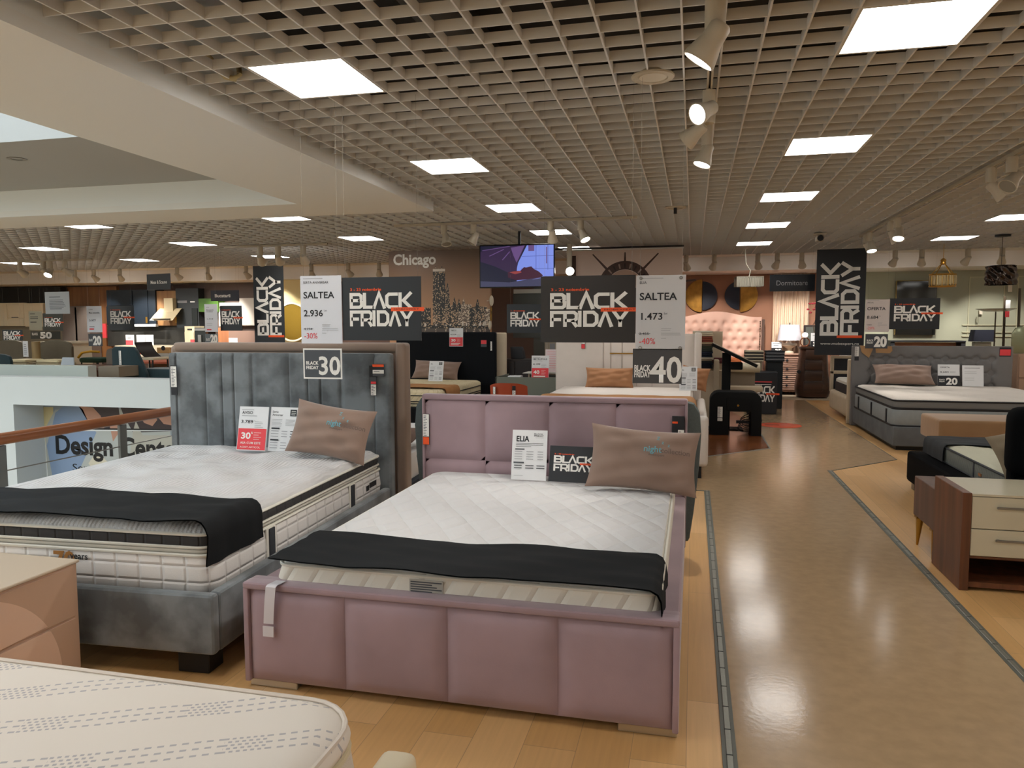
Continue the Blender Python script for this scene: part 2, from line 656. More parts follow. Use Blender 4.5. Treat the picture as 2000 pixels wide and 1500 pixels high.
class Ink:
    """Printed matter on one face: rectangles, text and the sale logo, each a hair above the last."""

    def __init__(self, w, h, y):
        self.b, self.w, self.h, self.y, self.k = B(), w, h, y, 0

    def _put(self, tmp, mi, M):
        self.k += 1
        self.b.add(tmp, mi, M)

    def _y(self):
        return self.y - .0008 - .00025*self.k

    def rect(self, x0, z0, x1, z1, mi=K):
        w, h, y = self.w, self.h, self._y()
        t = bmesh.new()
        t.faces.new([t.verts.new((x*w-w/2, y, z*h)) for x, z in ((x0, z0), (x1, z0), (x1, z1), (x0, z1))])
        self._put(t, mi, None)

    def pol(self, pts, mi=K):
        w, h, y = self.w, self.h, self._y()
        t = bmesh.new()
        t.faces.new([t.verts.new((x*w-w/2, y, z*h)) for x, z in pts])
        bmesh.ops.triangulate(t, faces=t.faces)
        for f in t.faces:
            if f.normal.y > 0:
                f.normal_flip()
        self._put(t, mi, None)

    def text(self, s, x, z, size, mi=K, bold=0., fit=None, align='l', rot=0.):
        """size: cap height as a share of the sign's height; fit: width as a share of the sign's width."""
        me, tw = text_mesh(s, bold)
        t = bmesh.new()
        t.from_mesh(me)
        sz = size*self.h/.72
        sx = fit*self.w/tw if fit else sz
        if align == 'c':
            x -= tw*sx/self.w/2
        M = Matrix.Translation((x*self.w-self.w/2, self._y(), z*self.h)) @ Matrix.Rotation(rot, 4, 'Y') @ Matrix(((sx, 0, 0, 0), (0, 0, -1, 0), (0, sz, 0, 0), (0, 0, 0, 1)))
        self._put(t, mi, M)

    def lines(self, x0, x1, z, n, dz, mi=G, th=.006, rag=.25, seed=0):
        """Rows of print too small to read."""
        r = random.Random(seed+n)
        for i in range(n):
            self.rect(x0, z-i*dz-th, x1-(x1-x0)*rag*r.random(), z-i*dz, mi)

    def logo(self, x, z, w, hh, up=False, date=True, bar=True, word2=True, mi=W, site='MOBEXPERT'):
        """BLACK over FRIDAY in the box (x, z, w, hh); up turns it a quarter to the left."""
        q1, w1 = logo_word('BLVCK')
        q2, w2 = logo_word('FRIDVY')
        bw, bh = w*self.w, hh*self.h
        ox, oz = x*self.w-self.w/2, z*self.h

        def place(quads, wd, row):
            t = bmesh.new()
            y = self._y()
            L, Hh = (bh, bw) if up else (bw, bh)
            for q in quads:
                vs = []
                for a, c in q:
                    p = a/wd*L
                    r = (c*.475 + (.525 if row == 0 else 0))*Hh
                    vs.append(t.verts.new((ox+bw-r, y, oz+p) if up else (ox+p, y, oz+r)))
                f = t.faces.new(vs)
                f.normal_update()
                if f.normal.y > 0:
                    f.normal_flip()
            self._put(t, mi, None)
        place(q1, w1, 0)
        place(q2, w2, 1)
        if bar:
            if up:
                self.rect(x+w*.45, z-hh*.03, x+w*1.10, z+hh*.005, O)
            else:
                self.rect(x+w*.66, z+hh*.445, x+w*1.18, z+hh*.56, O)
                if site:
                    self.text(site, x+w*.70, z+hh*.48, hh*.05, K, .0, fit=w*.40)
        if date and not up:
            self.text('3 - 23 noiembrie', x+w*.01, z+hh*1.06, hh*.085, O, .02, fit=w*.5)

    def done(self, parent, name='lettering'):
        return self.b.obj(name, inks(), parent, smooth=0)


def board(root, w, h, th, m, rim=0., name='board'):
    b = B().box(-w/2, w/2, -th/2, th/2, 0, h, rim, 1)
    return b.obj(name, m, root)


M_BLACK = mat('sign_black', '23262b', .32, spec=.45, bump=.08, bs=6)
M_DGREY = mat('sign_grey', '43464b', .45)
M_WHITE = mat('sign_white', 'd9dbe2', .4)
M_PAPER = mat('paper', 'dededf', .5)
M_CLEAR = mat('clear_sleeve', 'dfe4e6', .08, alpha=.25)
M_CORD = mat('nylon_cord', 'b8b6ae', .4, alpha=.3)


def sign(name, label, w, h, pos, draw, m=None, cords=None, rotz=0., tilt=0., th=.005, cat='sign', group=None, top=2.97, holes=False):
    """A printed board with its bottom centre at pos; draw(ink) prints its face; cords: x shares where cords rise to the ceiling."""
    root = thing(name, label, cat, pos, group=group, rot=(tilt, 0, rotz))
    board(root, w, h, th, m or M_BLACK)
    if draw:
        ink = Ink(w, h, -th/2)
        draw(ink)
        ink.done(root)
    for x in cords or ():
        B().cyl((x*w-w/2, 0, h-.005), (x*w-w/2, 0, top-pos[2]), .0007, n=6).obj('cord', M_CORD, root)
    return root


def price_ink(title, name, price, old, pct, cur='Lei', kind='small'):
    def d(i):
        i.rect(.07, .955, .55, .962, G)
        i.text(name, .07, .885, .036, K, .005)
        i.text(title, .07, .67, .098, K, .018, fit=.76)
        i.text(price, .07, .405, .095, K, .015, fit=.47)
        i.text(cur, .57, .475, .028, K, 0)
        i.text(old, .07, .20, .034, K, 0, fit=.20)
        i.rect(.06, .214, .30, .219, K)
        i.text(pct, .07, .075, .085, RD, 0, fit=.33)
        i.lines(.52, .74, .285, 2, .022, G, .006, .3, 1)
        i.lines(.52, .92, .225, 2, .022, G, .006, .2, 2)
        i.rect(.52, .15, .62, .156, G)
    return d


def a4_red(name, price, pct, line2=None):
    """Price card: white upper half, red lower half with the discount."""
    def d(i):
        i.rect(.08, .92, .5, .93, G)
        i.text(name, .10, .83, .07, K, .012)
        i.rect(.10, .785, .62, .792, K)
        i.text(price, .08, .62, .075, K, .012, fit=.42)
        i.lines(.56, .86, .66, 4, .04, G, .008, .4, 3)
        i.rect(.02, .02, .98, .50, RD)
        i.text(pct, .12, .27, .14, W, .03, fit=.34)
        i.lines(.56, .84, .41, 4, .05, W, .008, .4, 4)
        if line2:
            i.text(line2[0], .12, .15, .05, W, .012, fit=.70)
            i.text(line2[1], .12, .06, .04, W, 0, fit=.70)
        else:
            i.rect(.12, .15, .8, .19, W)
            i.rect(.12, .08, .7, .11, W)
    return d


def a4_list(title, badge=True, seed=0):
    """Price list: heading, badge, ruled rows."""
    def d(i):
        if isinstance(title, str):
            i.text(title, .10, .83, .055, K, .012)
        else:
            i.text(title[0], .07, .87, .05, K, .005)
            i.text(title[1], .07, .80, .05, K, .005)
        if badge:
            i.rect(.68, .80, .90, .95, K)
            i.lines(.72, .87, .92, 3, .04, W, .014, .1, seed)
        i.lines(.08, .48, .72, 6, .03, G, .007, .3, seed+1)
        i.lines(.55, .92, .72, 5, .03, G, .007, .3, seed+2)
        for z in (.50, .24):
            i.rect(.08, z, .36, z+.035, K)
            for r in range(3):
                zz = z-.05-r*.06
                i.rect(.08, zz, .34, zz+.014, G)
                i.rect(.44, zz, .64, zz+.014, G)
                i.rect(.74, zz, .93, zz+.016, K)
        i.rect(.08, .05, .3, .056, G)
    return d


def care_tags(root, pos, h, w=.035, cols=((0, .16, W), (.16, .28, K), (.28, 1, W)), name='care_label', rotz=0.):
    """A strip of hanging labels stitched to upholstery (a part)."""
    b = B()
    b.box(-w/2, w/2, -.002, .002, 0, h)
    for k, (a, c, mi) in enumerate(cols):
        b.box(-w*.46, w*.46, -.0026, -.002, h*(1-c)+.002, h*(1-a)-.002, mi=mi+1)
        if mi == W:
            r = random.Random(k+7)
            z = h*(1-a)-.012
            while z > h*(1-c)+.01:
                b.box(-w*.36, -w*.36+w*.7*r.uniform(.4, 1), -.0031, -.0026, z-.004, z, mi=DG+1)
                z -= .011
    o = b.obj(name, [mat('sleeve_edge', '2d2e31', .4)] + inks(), root, loc=pos, rotz=rotz, smooth=0)
    return o
# ------------------------------------------------------------------ the room
ZC = 2.935                                   # underside of the ceiling grid
GX0, GPX, GY0, GPY = .712, .1971, 3.76, .2025    # grid lines run through GX0 + k*GPX and GY0 + k*GPY

M_OAK = planks('oak_laminate', 'd8ac76', 'c6985f', .19, 1.25, .33, rot=PI/2, bump=.05)
M_WALNUT_FLOOR = planks('walnut_laminate', '7c4827', '563119', .09, 1.1, .22, bump=.08)
M_TILE = mat('aisle_vinyl', 'af9270', .15, var=.10, vs=14, bump=.03, bs=45, spec=.45, detail=6)
M_CARPET = mat('pale_carpet', 'b5a78f', .9, var=.1, vs=40, bump=.4, bs=200)
M_STRIP = mat('threshold_metal', '8b8a80', .35, metal=.6, bump=.05, bs=80)
M_PINKWALL = mat('pink_wall', '9c7059', .8, var=.03, vs=3)
M_SAGE = mat('sage_wall', '9fa08c', .75, var=.03, vs=2)
M_WHITEWALL = mat('white_plaster', 'd6d2c8', .75, var=.02, vs=2)
M_COOLWHITE = mat('cool_white_plaster', 'c8cecf', .7, var=.015, vs=2)
M_GREYWALL = mat('grey_wall', '6a6660', .75)
M_BROWNWALL = mat('brown_wall', '5b4840', .75)
M_GRID = mat('louvre_paint', 'dededc', .5)
M_VOID = mat('ceiling_void', '2c2a28', .9)
M_DUCT = mat('void_duct', '4c4b48', .5, metal=.4)


def flat(name, pts, z, m, th=.02):
    b = B()
    b.prism([(x, y, z-th) for x, y in pts], (0, 0, th))
    return struct(b.obj(name, m, smooth=0))


# floor: oak everywhere right of the atrium and beyond it, with the opening left free
flat('floor', [(-4.2, -9.5), (8, -9.5), (8, 18.2), (-4.2, 18.2)], 0, M_OAK, .25)
flat('floor.001', [(-24, 8.58), (-4.2, 8.58), (-4.2, 18.2), (-24, 18.2)], 0, M_OAK, .25)
flat('floor_aisle', [(.17, -9.5), (1.40, -9.5), (1.40, 8.16), (2.24, 9.02), (2.2, 15.9), (-.6, 15.9), (-3.4, 15.9), (-3.4, 6.9), (.17, 6.9)], .003, M_TILE, .003)
flat('floor_walnut', [(-3.3, 8.62), (.06, 8.62), (.93, 9.49), (.93, 12.0), (.45, 14.7), (-3.3, 14.7)], .006, M_WALNUT_FLOOR, .003)
flat('floor_carpet', [(-1.0, 15.9), (3.1, 15.9), (3.1, 18), (-1.0, 18)], .006, M_CARPET, .003)


def strip(name, a, b_, w=.05, h=.009):
    a, b_ = Vector((*a, 0)), Vector((*b_, 0))
    d = b_-a
    L = d.length
    bb = B()
    bb.box(0, L, -w/2, w/2, 0, h*.6)
    bb.box(0, L, -w*.22, w*.22, h*.6, h, .002, 1, mi=1)
    k = .09
    while k < L:
        bb.box(k-.003, k+.003, -w*.22, w*.22, h*.9, h+.0006, mi=2)
        k += .17
    o = bb.obj(name, [mat('strip_base', '5f6057', .5), M_STRIP, mat('strip_joint', '2c2c2a', .6)], loc=a, rotz=math.atan2(d.y, d.x))
    return struct(o)


strip('trim_1', (.155, -9.4), (.145, 6.9))
strip('trim_2', (1.40, 8.16), (1.40, -9.4))
strip('trim_3', (.145, 6.9), (-1.0, 6.9), .02, .006)
strip('trim_4', (1.41, 8.16), (2.24, 9.02), .012, .006)
strip('trim_5', (2.24, 9.02), (2.2, 15.8), .012, .006)
strip('trim_6', (.06, 8.62), (.93, 9.49), .03, .008)
strip('trim_7', (-3.3, 8.62), (.06, 8.62), .03, .008)
strip('trim_8', (.93, 9.49), (.93, 11.9), .03, .008)

# shell
def wall(name, x0, x1, y0, y1, z0, z1, m):
    return struct(B().box(x0, x1, y0, y1, z0, z1).obj(name, m, smooth=0))


wall('wall_back', -2.6, 3.2, 17.55, 17.7, 0, 3.0, M_PINKWALL)
wall('wall_back_right', 3.2, 8, 17.55, 17.7, 0, 3.0, M_SAGE)
wall('wall_right', 8, 8.15, -9.6, 17.7, 0, 4.0, M_WHITEWALL)
wall('wall_back_left', -24, -2.6, 17.55, 17.7, 0, 3.0, M_BROWNWALL)
wall('wall_left', -24.15, -24, -9.6, 17.7, -4, 4.0, M_WHITEWALL)
wall('wall_front', -24, 8, -9.65, -9.5, -4, 4.0, M_WHITEWALL)
struct(B().box(-24, 8, 16.35, 17.7, 2.655, 3.6).obj('ceiling_bulkhead', mat('bulkhead_paint', 'dfdad3', .75), smooth=0))
struct(B().box(-24, 8, 15.72, 16.35, 2.945, 2.98).obj('ceiling_border', M_WHITEWALL, smooth=0))
wall('wall_dividing_sage', 3.13, 3.2, 16.3, 17.6, 0, 2.66, M_WHITEWALL)

# solid ceiling above the open grid, leaving the atrium free
M_SOFFIT = mat('soffit_paint', 'e6e8e6', .8)
SX0, SX1, SY0, SY1 = -24., -2.95, -9.5, 8.28          # outer edge of the atrium soffit
bb = B()
bb.box(-2.95, 8, -9.6, 17.7, 3.62, 3.7).box(-24, -2.95, 8.28, 17.7, 3.62, 3.7)
struct(bb.obj('ceiling', M_VOID, smooth=0))
bb = B()
bb.cyl((-1.5, -3, 3.4), (-1.5, 17, 3.4), .16, n=16).cyl((1.9, -3, 3.45), (1.9, 17, 3.45), .1, n=14)
bb.box(-2.2, 7, 6.9, 7.4, 3.25, 3.55).box(2.8, 3.3, -3, 16, 3.2, 3.5)
for k in range(8):
    bb.cyl((-2.8, 1.5+k*1.9, 3.3), (7.5, 1.5+k*1.9, 3.3), .018, n=8)
struct(bb.obj('ceiling_services', M_DUCT))

# open louvre ceiling: thin blades both ways, cut out where light panels sit
cols = [GX0+3.153*k for k in range(-7, 3)]
rows = [GY0+2.43*k for k in range(-5, 5)]
panels = []
for ci, px in enumerate(cols):
    for ri, py in enumerate(rows):
        if px < -3.2 and py < 8.0:
            continue
        if py > 15.75 or px < -19.5 or px > 7.4:
            continue
        panels.append((px, py, ci-7, ri))
BH, BT, BTX = .054, .0095, .007
bb = B()


def spans(lo, hi, cuts):
    out, p = [], lo
    for a, c in sorted(cuts):
        if a > p:
            out.append((p, a))
        p = max(p, c)
    if p < hi:
        out.append((p, hi))
    return out


PWX, PWY = 3*GPX, 3*GPY
k0, k1 = int((-24-GX0)/GPX), int((7.9-GX0)/GPX)
for k in range(k0, k1):
    x = GX0+k*GPX
    lo = 8.28 if x < -2.95 else -9.4
    cuts = [(py, py+PWY) for px, py, *_ in panels if px+.01 < x < px+PWX-.01]
    for a, c in spans(lo, 15.72, cuts):
        bb.box(x-BT/2, x+BT/2, a, c, ZC, ZC+BH)
j0, j1 = int((-9.4-GY0)/GPY), int((15.72-GY0)/GPY)+1
for j in range(j0, j1):
    y = GY0+j*GPY
    lo = -24 if y > 8.28 else -2.95
    cuts = [(px, px+PWX) for px, py, *_ in panels if py+.01 < y < py+PWY-.01]
    for a, c in spans(lo, 7.9, cuts):
        bb.box(a, c, y-BTX/2, y+BTX/2, ZC+.001, ZC+BH)
struct(bb.obj('ceiling_grid', M_GRID, smooth=0))

# light panels in the grid
M_GLOW = mat('panel_diffuser', 'f8f6e2', .5, emit=PANEL_POWER, ecol=(1.0, .975, .93))
M_FRAME = mat('panel_frame', 'c9c6bd', .4)
M_DIFF_OFF = mat('panel_diffuser_off', 'd8caa8', .5)
ORD = ['first', 'second', 'third', 'fourth', 'fifth', 'sixth', 'seventh', 'eighth', 'ninth', 'tenth', 'last']
COLNAME = {-7: 'at the far left', -6: 'second from the left', -5: 'third from the left', -4: 'over the dining chairs',
           -3: 'over the teal chair', -2: 'beyond the atrium soffit', -1: 'between the soffit and the aisle', 0: 'just right of the aisle spotlights',
           1: 'over the right-hand beds', 2: 'along the right wall'}
proto = {}


def ceiling_panel(px, py, label, on=True):
    key = on
    loc = (px+PWX/2, py+PWY/2, ZC)
    if key in proto:
        return dup(proto[key], loc, label=label, group='square panels in the grid ceiling')
    t = thing('ceiling_light', label, 'ceiling light', loc, group='square panels in the grid ceiling')
    w, d = PWX/2-.004, PWY/2-.004
    f = .012
    b = B()
    for x0, x1, y0, y1 in ((-w, w, -d, -d+f), (-w, w, d-f, d), (-w, -w+f, -d+f, d-f), (w-f, w, -d+f, d-f)):
        b.box(x0, x1, y0, y1, 0, .03)
    b.box(-w, w, -d, d, .03, .034)
    b.obj('panel_frame', M_FRAME, t, smooth=0)
    B().box(-w+f, w-f, -d+f, d-f, .004, .012).obj('diffuser', M_GLOW if on else M_DIFF_OFF, t, smooth=0)
    proto[key] = t
    return t


first_row = {}
OFF = {(-3, 4), (-3, 6)}
for px, py, c, r in panels:
    vis = first_row.setdefault(c, r)
    on = (c, r) not in OFF
    ceiling_panel(px, py, '%s ceiling panel, %s from the front in the row %s' % ('glowing' if on else 'unlit cream', ORD[r-vis], COLNAME[c]), on)

# atrium: soffit frame, recess, roof window with daylight
bb = B()
ZB = 2.835
IX, IY = -4.22, 7.43
bb.box(IX, -2.95, -9.5, 8.28, ZB, 2.905)
bb.box(-24, IX, IY, 8.28, ZB, 2.905)
struct(bb.obj('ceiling_soffit', M_SOFFIT, smooth=0))
struct(B().box(IX, -2.95, -9.5, 8.28, 2.905, 3.7).box(-24, IX, IY, 8.28, 2.905, 3.7).obj('ceiling_atrium_upstand', mat('upstand_plaster_lightened', 'e6ebeb', .7), smooth=0))  # plaster colour lightened in place of daylight missing on the far face
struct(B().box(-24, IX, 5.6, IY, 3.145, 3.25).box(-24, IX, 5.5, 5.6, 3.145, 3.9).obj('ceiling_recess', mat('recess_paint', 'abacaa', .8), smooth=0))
M_SKYGLASS = mat('roof_glass', 'dfeaf2', .3, emit=SKY_POWER, ecol=(.80, .92, 1.0))
struct(B().box(-24, IX, -9.5, 5.5, 3.9, 3.95).obj('window_1', M_SKYGLASS, smooth=0))
p = at(33, 310, Z=3.145)
b = B()
b.lathe([(.05, 0), (.085, 0), (.088, -.006), (.05, -.004)], 20)
b.lathe([(0, .03), (.05, .03), (.05, -.003)], 20, mi=1)
t = thing('recessed_downlight', 'small round unlit downlight in the recessed atrium ceiling', 'ceiling light', p)
b.obj('downlight_ring', [mat('downlight_rim', '8f8d86', .4), mat('downlight_dark', '2a2a28', .5)], t)

# far side of the atrium: white parapet with a poster niche
PY = 8.0
bb = B()
nx0 = -8.8
bb.box(-24, nx0, PY, PY+.12, -3.2, .845).box(nx0, -4.2, PY, PY+.12, .475, .845).box(nx0, -4.2, PY+.5, PY+.56, -3.2, .5)
bb.box(nx0-.02, nx0, PY+.12, PY+.5, -3.2, .475).box(nx0, -4.2, PY+.12, PY+.56, .475, .5)
bb.box(-24, -4.2, PY+.12, PY+.3, .70, .84)
struct(bb.obj('wall_atrium_far', M_COOLWHITE, smooth=0))
struct(B().box(-24, -8.15, PY+.60, PY+.75, .0, .965).obj('wall_atrium_ledge', mat('ledge_paint', 'b9bfb8', .6), smooth=0))
struct(B().box(-4.26, -4.2, -9.5, 8.0, -3.2, 0.02).obj('wall_atrium_side', M_COOLWHITE, smooth=0))
struct(B().box(-24, -4.2, -9.6, 8.2, -3.3, -3.2).obj('floor_lower_level', M_TILE, smooth=0))
# ------------------------------------------------------------------ beds in the foreground
M_LILAC = mat('lilac_velvet', '9e868c', .8, var=.14, vs=3.5, bump=.06, bs=300, spec=.25, sheen=.35)
M_GREYVEL = mat('grey_velvet', '72777a', .8, var=.38, vs=5, vr=.1, bump=.05, bs=300, spec=.2, sheen=.4, detail=5)
M_GREYFAB = mat('slate_fabric', '59605f', .85, var=.08, vs=60, bump=.15, bs=260, spec=.2)
M_TAUPEVEL = mat('taupe_velvet', '937f71', .8, var=.12, vs=4, spec=.25, sheen=.35)
M_CHROME = mat('brushed_chrome', 'c9c2b4', .28, metal=.9)
M_BLACKLEG = mat('black_plastic', '1b1b1c', .45)
M_MWHITE = quilt('white_ticking_diamond', 'cbc9c8', 'diamond', p1=.17, strength=.5, dist=.02)
M_MSIDE = quilt('cream_side_quilting', 'e0d9cc', 'side', p1=.115, strength=.5, dist=.02)  # cream cloth, its colour lightened in place of stronger light on the sides
M_MPUFF = quilt('white_puffed_ticking', 'cbc9c8', 'puff', p1=.21, strength=.95, dist=.07)
M_MBLOCK = quilt('white_block_quilting', 'dbd6d1', 'block', p1=.115, strength=.55, dist=.02)
M_MBAND = quilt('charcoal_border', '3d3b3b', 'block', p1=.09, strength=.6, dist=.015)
M_PIPING = mat('cream_piping', 'dcd8cc', .6)
M_THROW = mat('black_throw', '16181a', .78, var=.12, vs=5, spec=.2, bump=.05, bs=250)
M_MAUVE = mat('mauve_pillow_cloth', '8c7568', .8, var=.07, vs=6, bump=.08, bs=250, spec=.2, sheen=.25)


def puff(b, x0, x1, z0, z1, y, t, mi=0, n=14, e=5):
    """A padded upholstery panel facing -y."""
    def f(u, v):
        a, c = 2*u-1, 2*v-1
        k = (max(0, 1-abs(a)**e))**.5*(max(0, 1-abs(c)**e))**.5
        return (x0+(x1-x0)*u, y-t*k, z0+(z1-z0)*v)
    b.grid(f, n, n, mi)
    return b


def piping(w, d, z, r=.006, cr=.06, m=M_PIPING, parent=None, top=None):
    pts = rrect(w, d, cr, 6, 20)
    pts = [(x, y, z) for x, y in pts]
    return B().tube(pts + pts[:2], r, 6).obj('piping', m, parent)


def pillow(label, pos, w, h, t, lean, roll, yaw=0., m=None, seed=0, group=None, logo=None, cat='pillow', **k):
    t_ = thing('pillow', label, cat, pos, group=group)
    t_.matrix_world = Matrix.Translation(pos) @ Matrix.Rotation(yaw, 4, 'Z') @ Matrix.Rotation(lean, 4, 'X') @ Matrix.Rotation(roll, 4, 'Y')
    b = B()
    cushion(b, w, h, t, seed=seed, **k)
    o = b.obj('pillow_cover', m or M_MAUVE, t_, smooth=60)
    o.location = (0, 0, h/2)
    if logo:
        lb = bmesh.new()
        for s, x, z, size, mi in logo:
            me, tw = text_mesh(s, .012)
            tmp = bmesh.new()
            tmp.from_mesh(me)
            bmesh.ops.subdivide_edges(tmp, edges=[e for e in tmp.edges if e.calc_length() > .3], cuts=1)
            for v in tmp.verts:
                X, Z = x+v.co.x*size, z+v.co.y*size
                a, c = X/(w/2), Z/(h/2)
                f = (max(0, 1-abs(a)**2.6))**.55*(max(0, 1-abs(c)**2.6))**.55
                v.co = (X, -(t/2*f)-.0185*(.6+abs(a*c)), Z)
            for fc in tmp.faces:
                fc.material_index = mi
            me2 = bpy.data.meshes.new('t')
            tmp.to_mesh(me2)
            tmp.free()
            lb.from_mesh(me2)
            bpy.data.meshes.remove(me2)
        bb = B()
        bb.bm.free()
        bb.bm = lb
        lo = bb.obj('printed_logo', [mat('logo_teal', '6aa3ad', .7), mat('logo_brown', '6f5d55', .7)], t_, smooth=0)
        lo.location = (0, 0, h/2)
    return t_


LOGO = [('Z', .07, .105, .03, 0), ('z', .10, .082, .03, 0), ('z', .135, .068, .03, 0), ('night', .0, .03, .052, 0), ('collection', .098, .03, .042, 1), ('mobexpert', .03, .008, .02, 1)]


# --- lilac bed -----------------------------------------------------------------
BW = 1.762
bx = -.909
bed = thing('upholstered_bed', 'lilac velvet upholstered bed with a panelled footboard and chrome feet beside the aisle', 'bed', (bx, 2.64, 0))
SEAM = [-.861, -.433, 0., .436, .861]
b = B()
b.box(-.881, .881, .022, .10, .03, .452, .014, 3)
b.box(-.881, -.858, .0, .03, .03, .43, .006, 2).box(.858, .881, 0, .03, .03, .43, .006, 2)
b.box(-.881, .881, -.004, .06, .424, .453, .012, 3)
fb = b.obj('footboard', M_LILAC, bed)
for i in range(4):
    puff(B(), SEAM[i]+.002, SEAM[i+1]-.002, .035, .423, .021, .03).obj('upholstered_panel', M_LILAC, fb, smooth=60)
b = B()
HY = 2.11
b.box(-.872, .880, HY, HY+.045, .1, 1.03, .015, 3)
b.box(-.875, .883, HY-.02, HY+.05, 1.006, 1.045, .016, 3)
b.box(-.875, -.86, HY-.02, HY+.05, .1, 1.03, .006, 2).box(.868, .883, HY-.02, HY+.05, .1, 1.03, .006, 2)
hb = b.obj('headboard', M_LILAC, bed)
for i in range(4):
    for z0, z1 in ((.2, .6), (.603, 1.005)):
        puff(B(), SEAM[i]+.002, SEAM[i+1]-.002, z0, z1, HY, .024).obj('upholstered_panel', M_LILAC, hb, smooth=60)
for s in (-1, 1):
    B().box(s*.801, s*.879, .09, HY, .09, .425, .018, 3).obj('side_rail', M_LILAC, bed)
    B().box(min(s*.875, s*.66), max(s*.875, s*.66), .03, .085, 0, .032, .003, 1).obj('leg', M_CHROME, bed)
    B().box(s*.78-.06, s*.78+.06, HY-.1, HY-.03, 0, .1).obj('leg', M_CHROME, bed)
B().box(-.8, .8, .1, HY, .2, .325).obj('slatted_base', mat('base_felt', '2a2a2a', .9), bed)
# paper care strip folded over the footboard, stitched tags on the headboard
b = B()
b.grid(lambda u, v: (-.745+.045*u-.026*v, .035-.06*min(1, v*3)-.006*math.sin(v*3), .4545+.004*min(1, (1-v)*3)-(.0 if v < .33 else (v-.33)*.235)), 3, 14)
b.box(-.772, -.724, -.031, -.027, .245, .288)
b.obj('care_strip', mat('satin_label', 'cfcbd0', .5), bed)
care_tags(hb, (-.842, HY-.03, .70), .21, .046, ((0, .74, W), (.74, 1, O)))
care_tags(hb, (.812, HY-.03, .83), .11, .045, ((0, .3, K), (.3, .45, O), (.45, 1, K)))
care_tags(hb, (.845, HY-.036, .80), .14, .04, ((0, .6, K), (.6, 1, W)))

# slate headboard standing back to back behind it
b = B()
prof = [(.90, .115), (.925, .3), (.955, .6), (.966, .82), (.955, .95), (.92, 1.01), (.86, 1.025)]
pts = [(x, 0, z) for x, z in prof] + [(-x, 0, z) for x, z in prof[::-1]]
b.prism(pts, (0, .09, 0), bev=.025)
t = thing('upholstered_headboard', 'slate fabric headboard standing back to back behind the lilac headboard', 'headboard', (bx+.004, 2.64+HY+.055, 0))
b.obj('headboard_cover', M_GREYFAB, t)
for s in (-1, 1):
    B().box(s*.7-.04, s*.7+.04, .0, .06, 0, .13).obj('leg', M_BLACKLEG, t)

# its mattress, throw, pillow and cards
t = thing('mattress', 'white mattress with cream quilted sides on the lilac bed', 'mattress', (bx+.02, 2.64+1.065, .322))
MW, ML, MT = 1.57, 1.98, .205
b = B()
slab(b, MW, ML, [(.012, 0), (0, .02), (-.012, .07), (-.012, .135), (0, .185), (.012, .2)], .06)
o = b.obj('quilted_border', M_MSIDE, t, smooth=50)
b = B()
slab(b, MW-.02, ML-.02, [(.0, .19), (0, .203), (.03, .212)], .055, top=lambda x, y: .006*math.sin(9*x)*math.sin(8*y))
b.obj('top_panel', M_MWHITE, t, smooth=60)
piping(MW+.006, ML+.006, .19, .007, .06, parent=t)
piping(MW+.002, ML+.002, .012, .006, .06, parent=t)
b = B()
b.box(-.06, .08, -.0015, 0, 0, .075)
for k in range(7):
    b.box(-.055, .075-.02*(k % 3), -.0025, -.0015, .006+k*.0095, .0105+k*.0095, mi=1)
lb = b.obj('printed_label', [mat('label_grey', 'a9a59c', .6), mat('ink_dark_grey')], t, loc=(-.13, -ML/2-.0135, .105))
o = runner(MW+.02, .43, .541, 0, .17, r=.05, seed=4, wav=.014, y0=0).obj('bed_throw', M_THROW, loc=(bx+.015, 2.872, 0), smooth=60)
tag(o, 'black fleece throw laid across the foot of the white mattress on the lilac bed', 'throw')
pillow('mauve pillow with a teal printed logo leaning on the lilac headboard', (-.285, 4.29, .542), .64, .39, .15, -.42, .075, .06, seed=3, logo=LOGO)


def elia(i):
    i.text('ELIA', .11, .77, .11, K, .03, fit=.38)
    i.text('BLACK', .62, .915, .022, K, .02, fit=.26)
    i.text('FRIDAY', .62, .875, .026, K, .03, fit=.28)
    i.rect(.66, .845, .9, .85, G)
    i.lines(.11, .92, .735, 2, .03, K, .008, .05, 3)
    i.rect(.11, .665, .55, .672, K)
    i.rect(.09, .60, .36, .625, DG)
    for r in range(4):
        z = .56-r*.05
        i.rect(.08, z, .30, z+.012, G)
        i.rect(.42, z, .62, z+.012, G)
        i.rect(.74, z, .9, z+.012, G)
    i.rect(.06, .33, .36, .36, DG)
    for r in range(2):
        z = .28-r*.05
        for a, c in ((.08, .3), (.4, .64), (.72, .95)):
            i.rect(a, z, c, z+.015, K)
    i.rect(.08, .08, .34, .087, G)


sign('price_card', 'white ELIA price list card standing on the mattress of the lilac bed', .222, .312, (-.985, 4.47, .543), elia, M_PAPER, tilt=-.2, rotz=.03, cat='price card')
sign('sale_card', 'small black BLACK FRIDAY card tucked beside the pillow on the lilac bed', .30, .222, (-.705, 4.45, .545), lambda i: i.logo(.09, .30, .83, .43), M_BLACK, tilt=-.26, rotz=-.03)

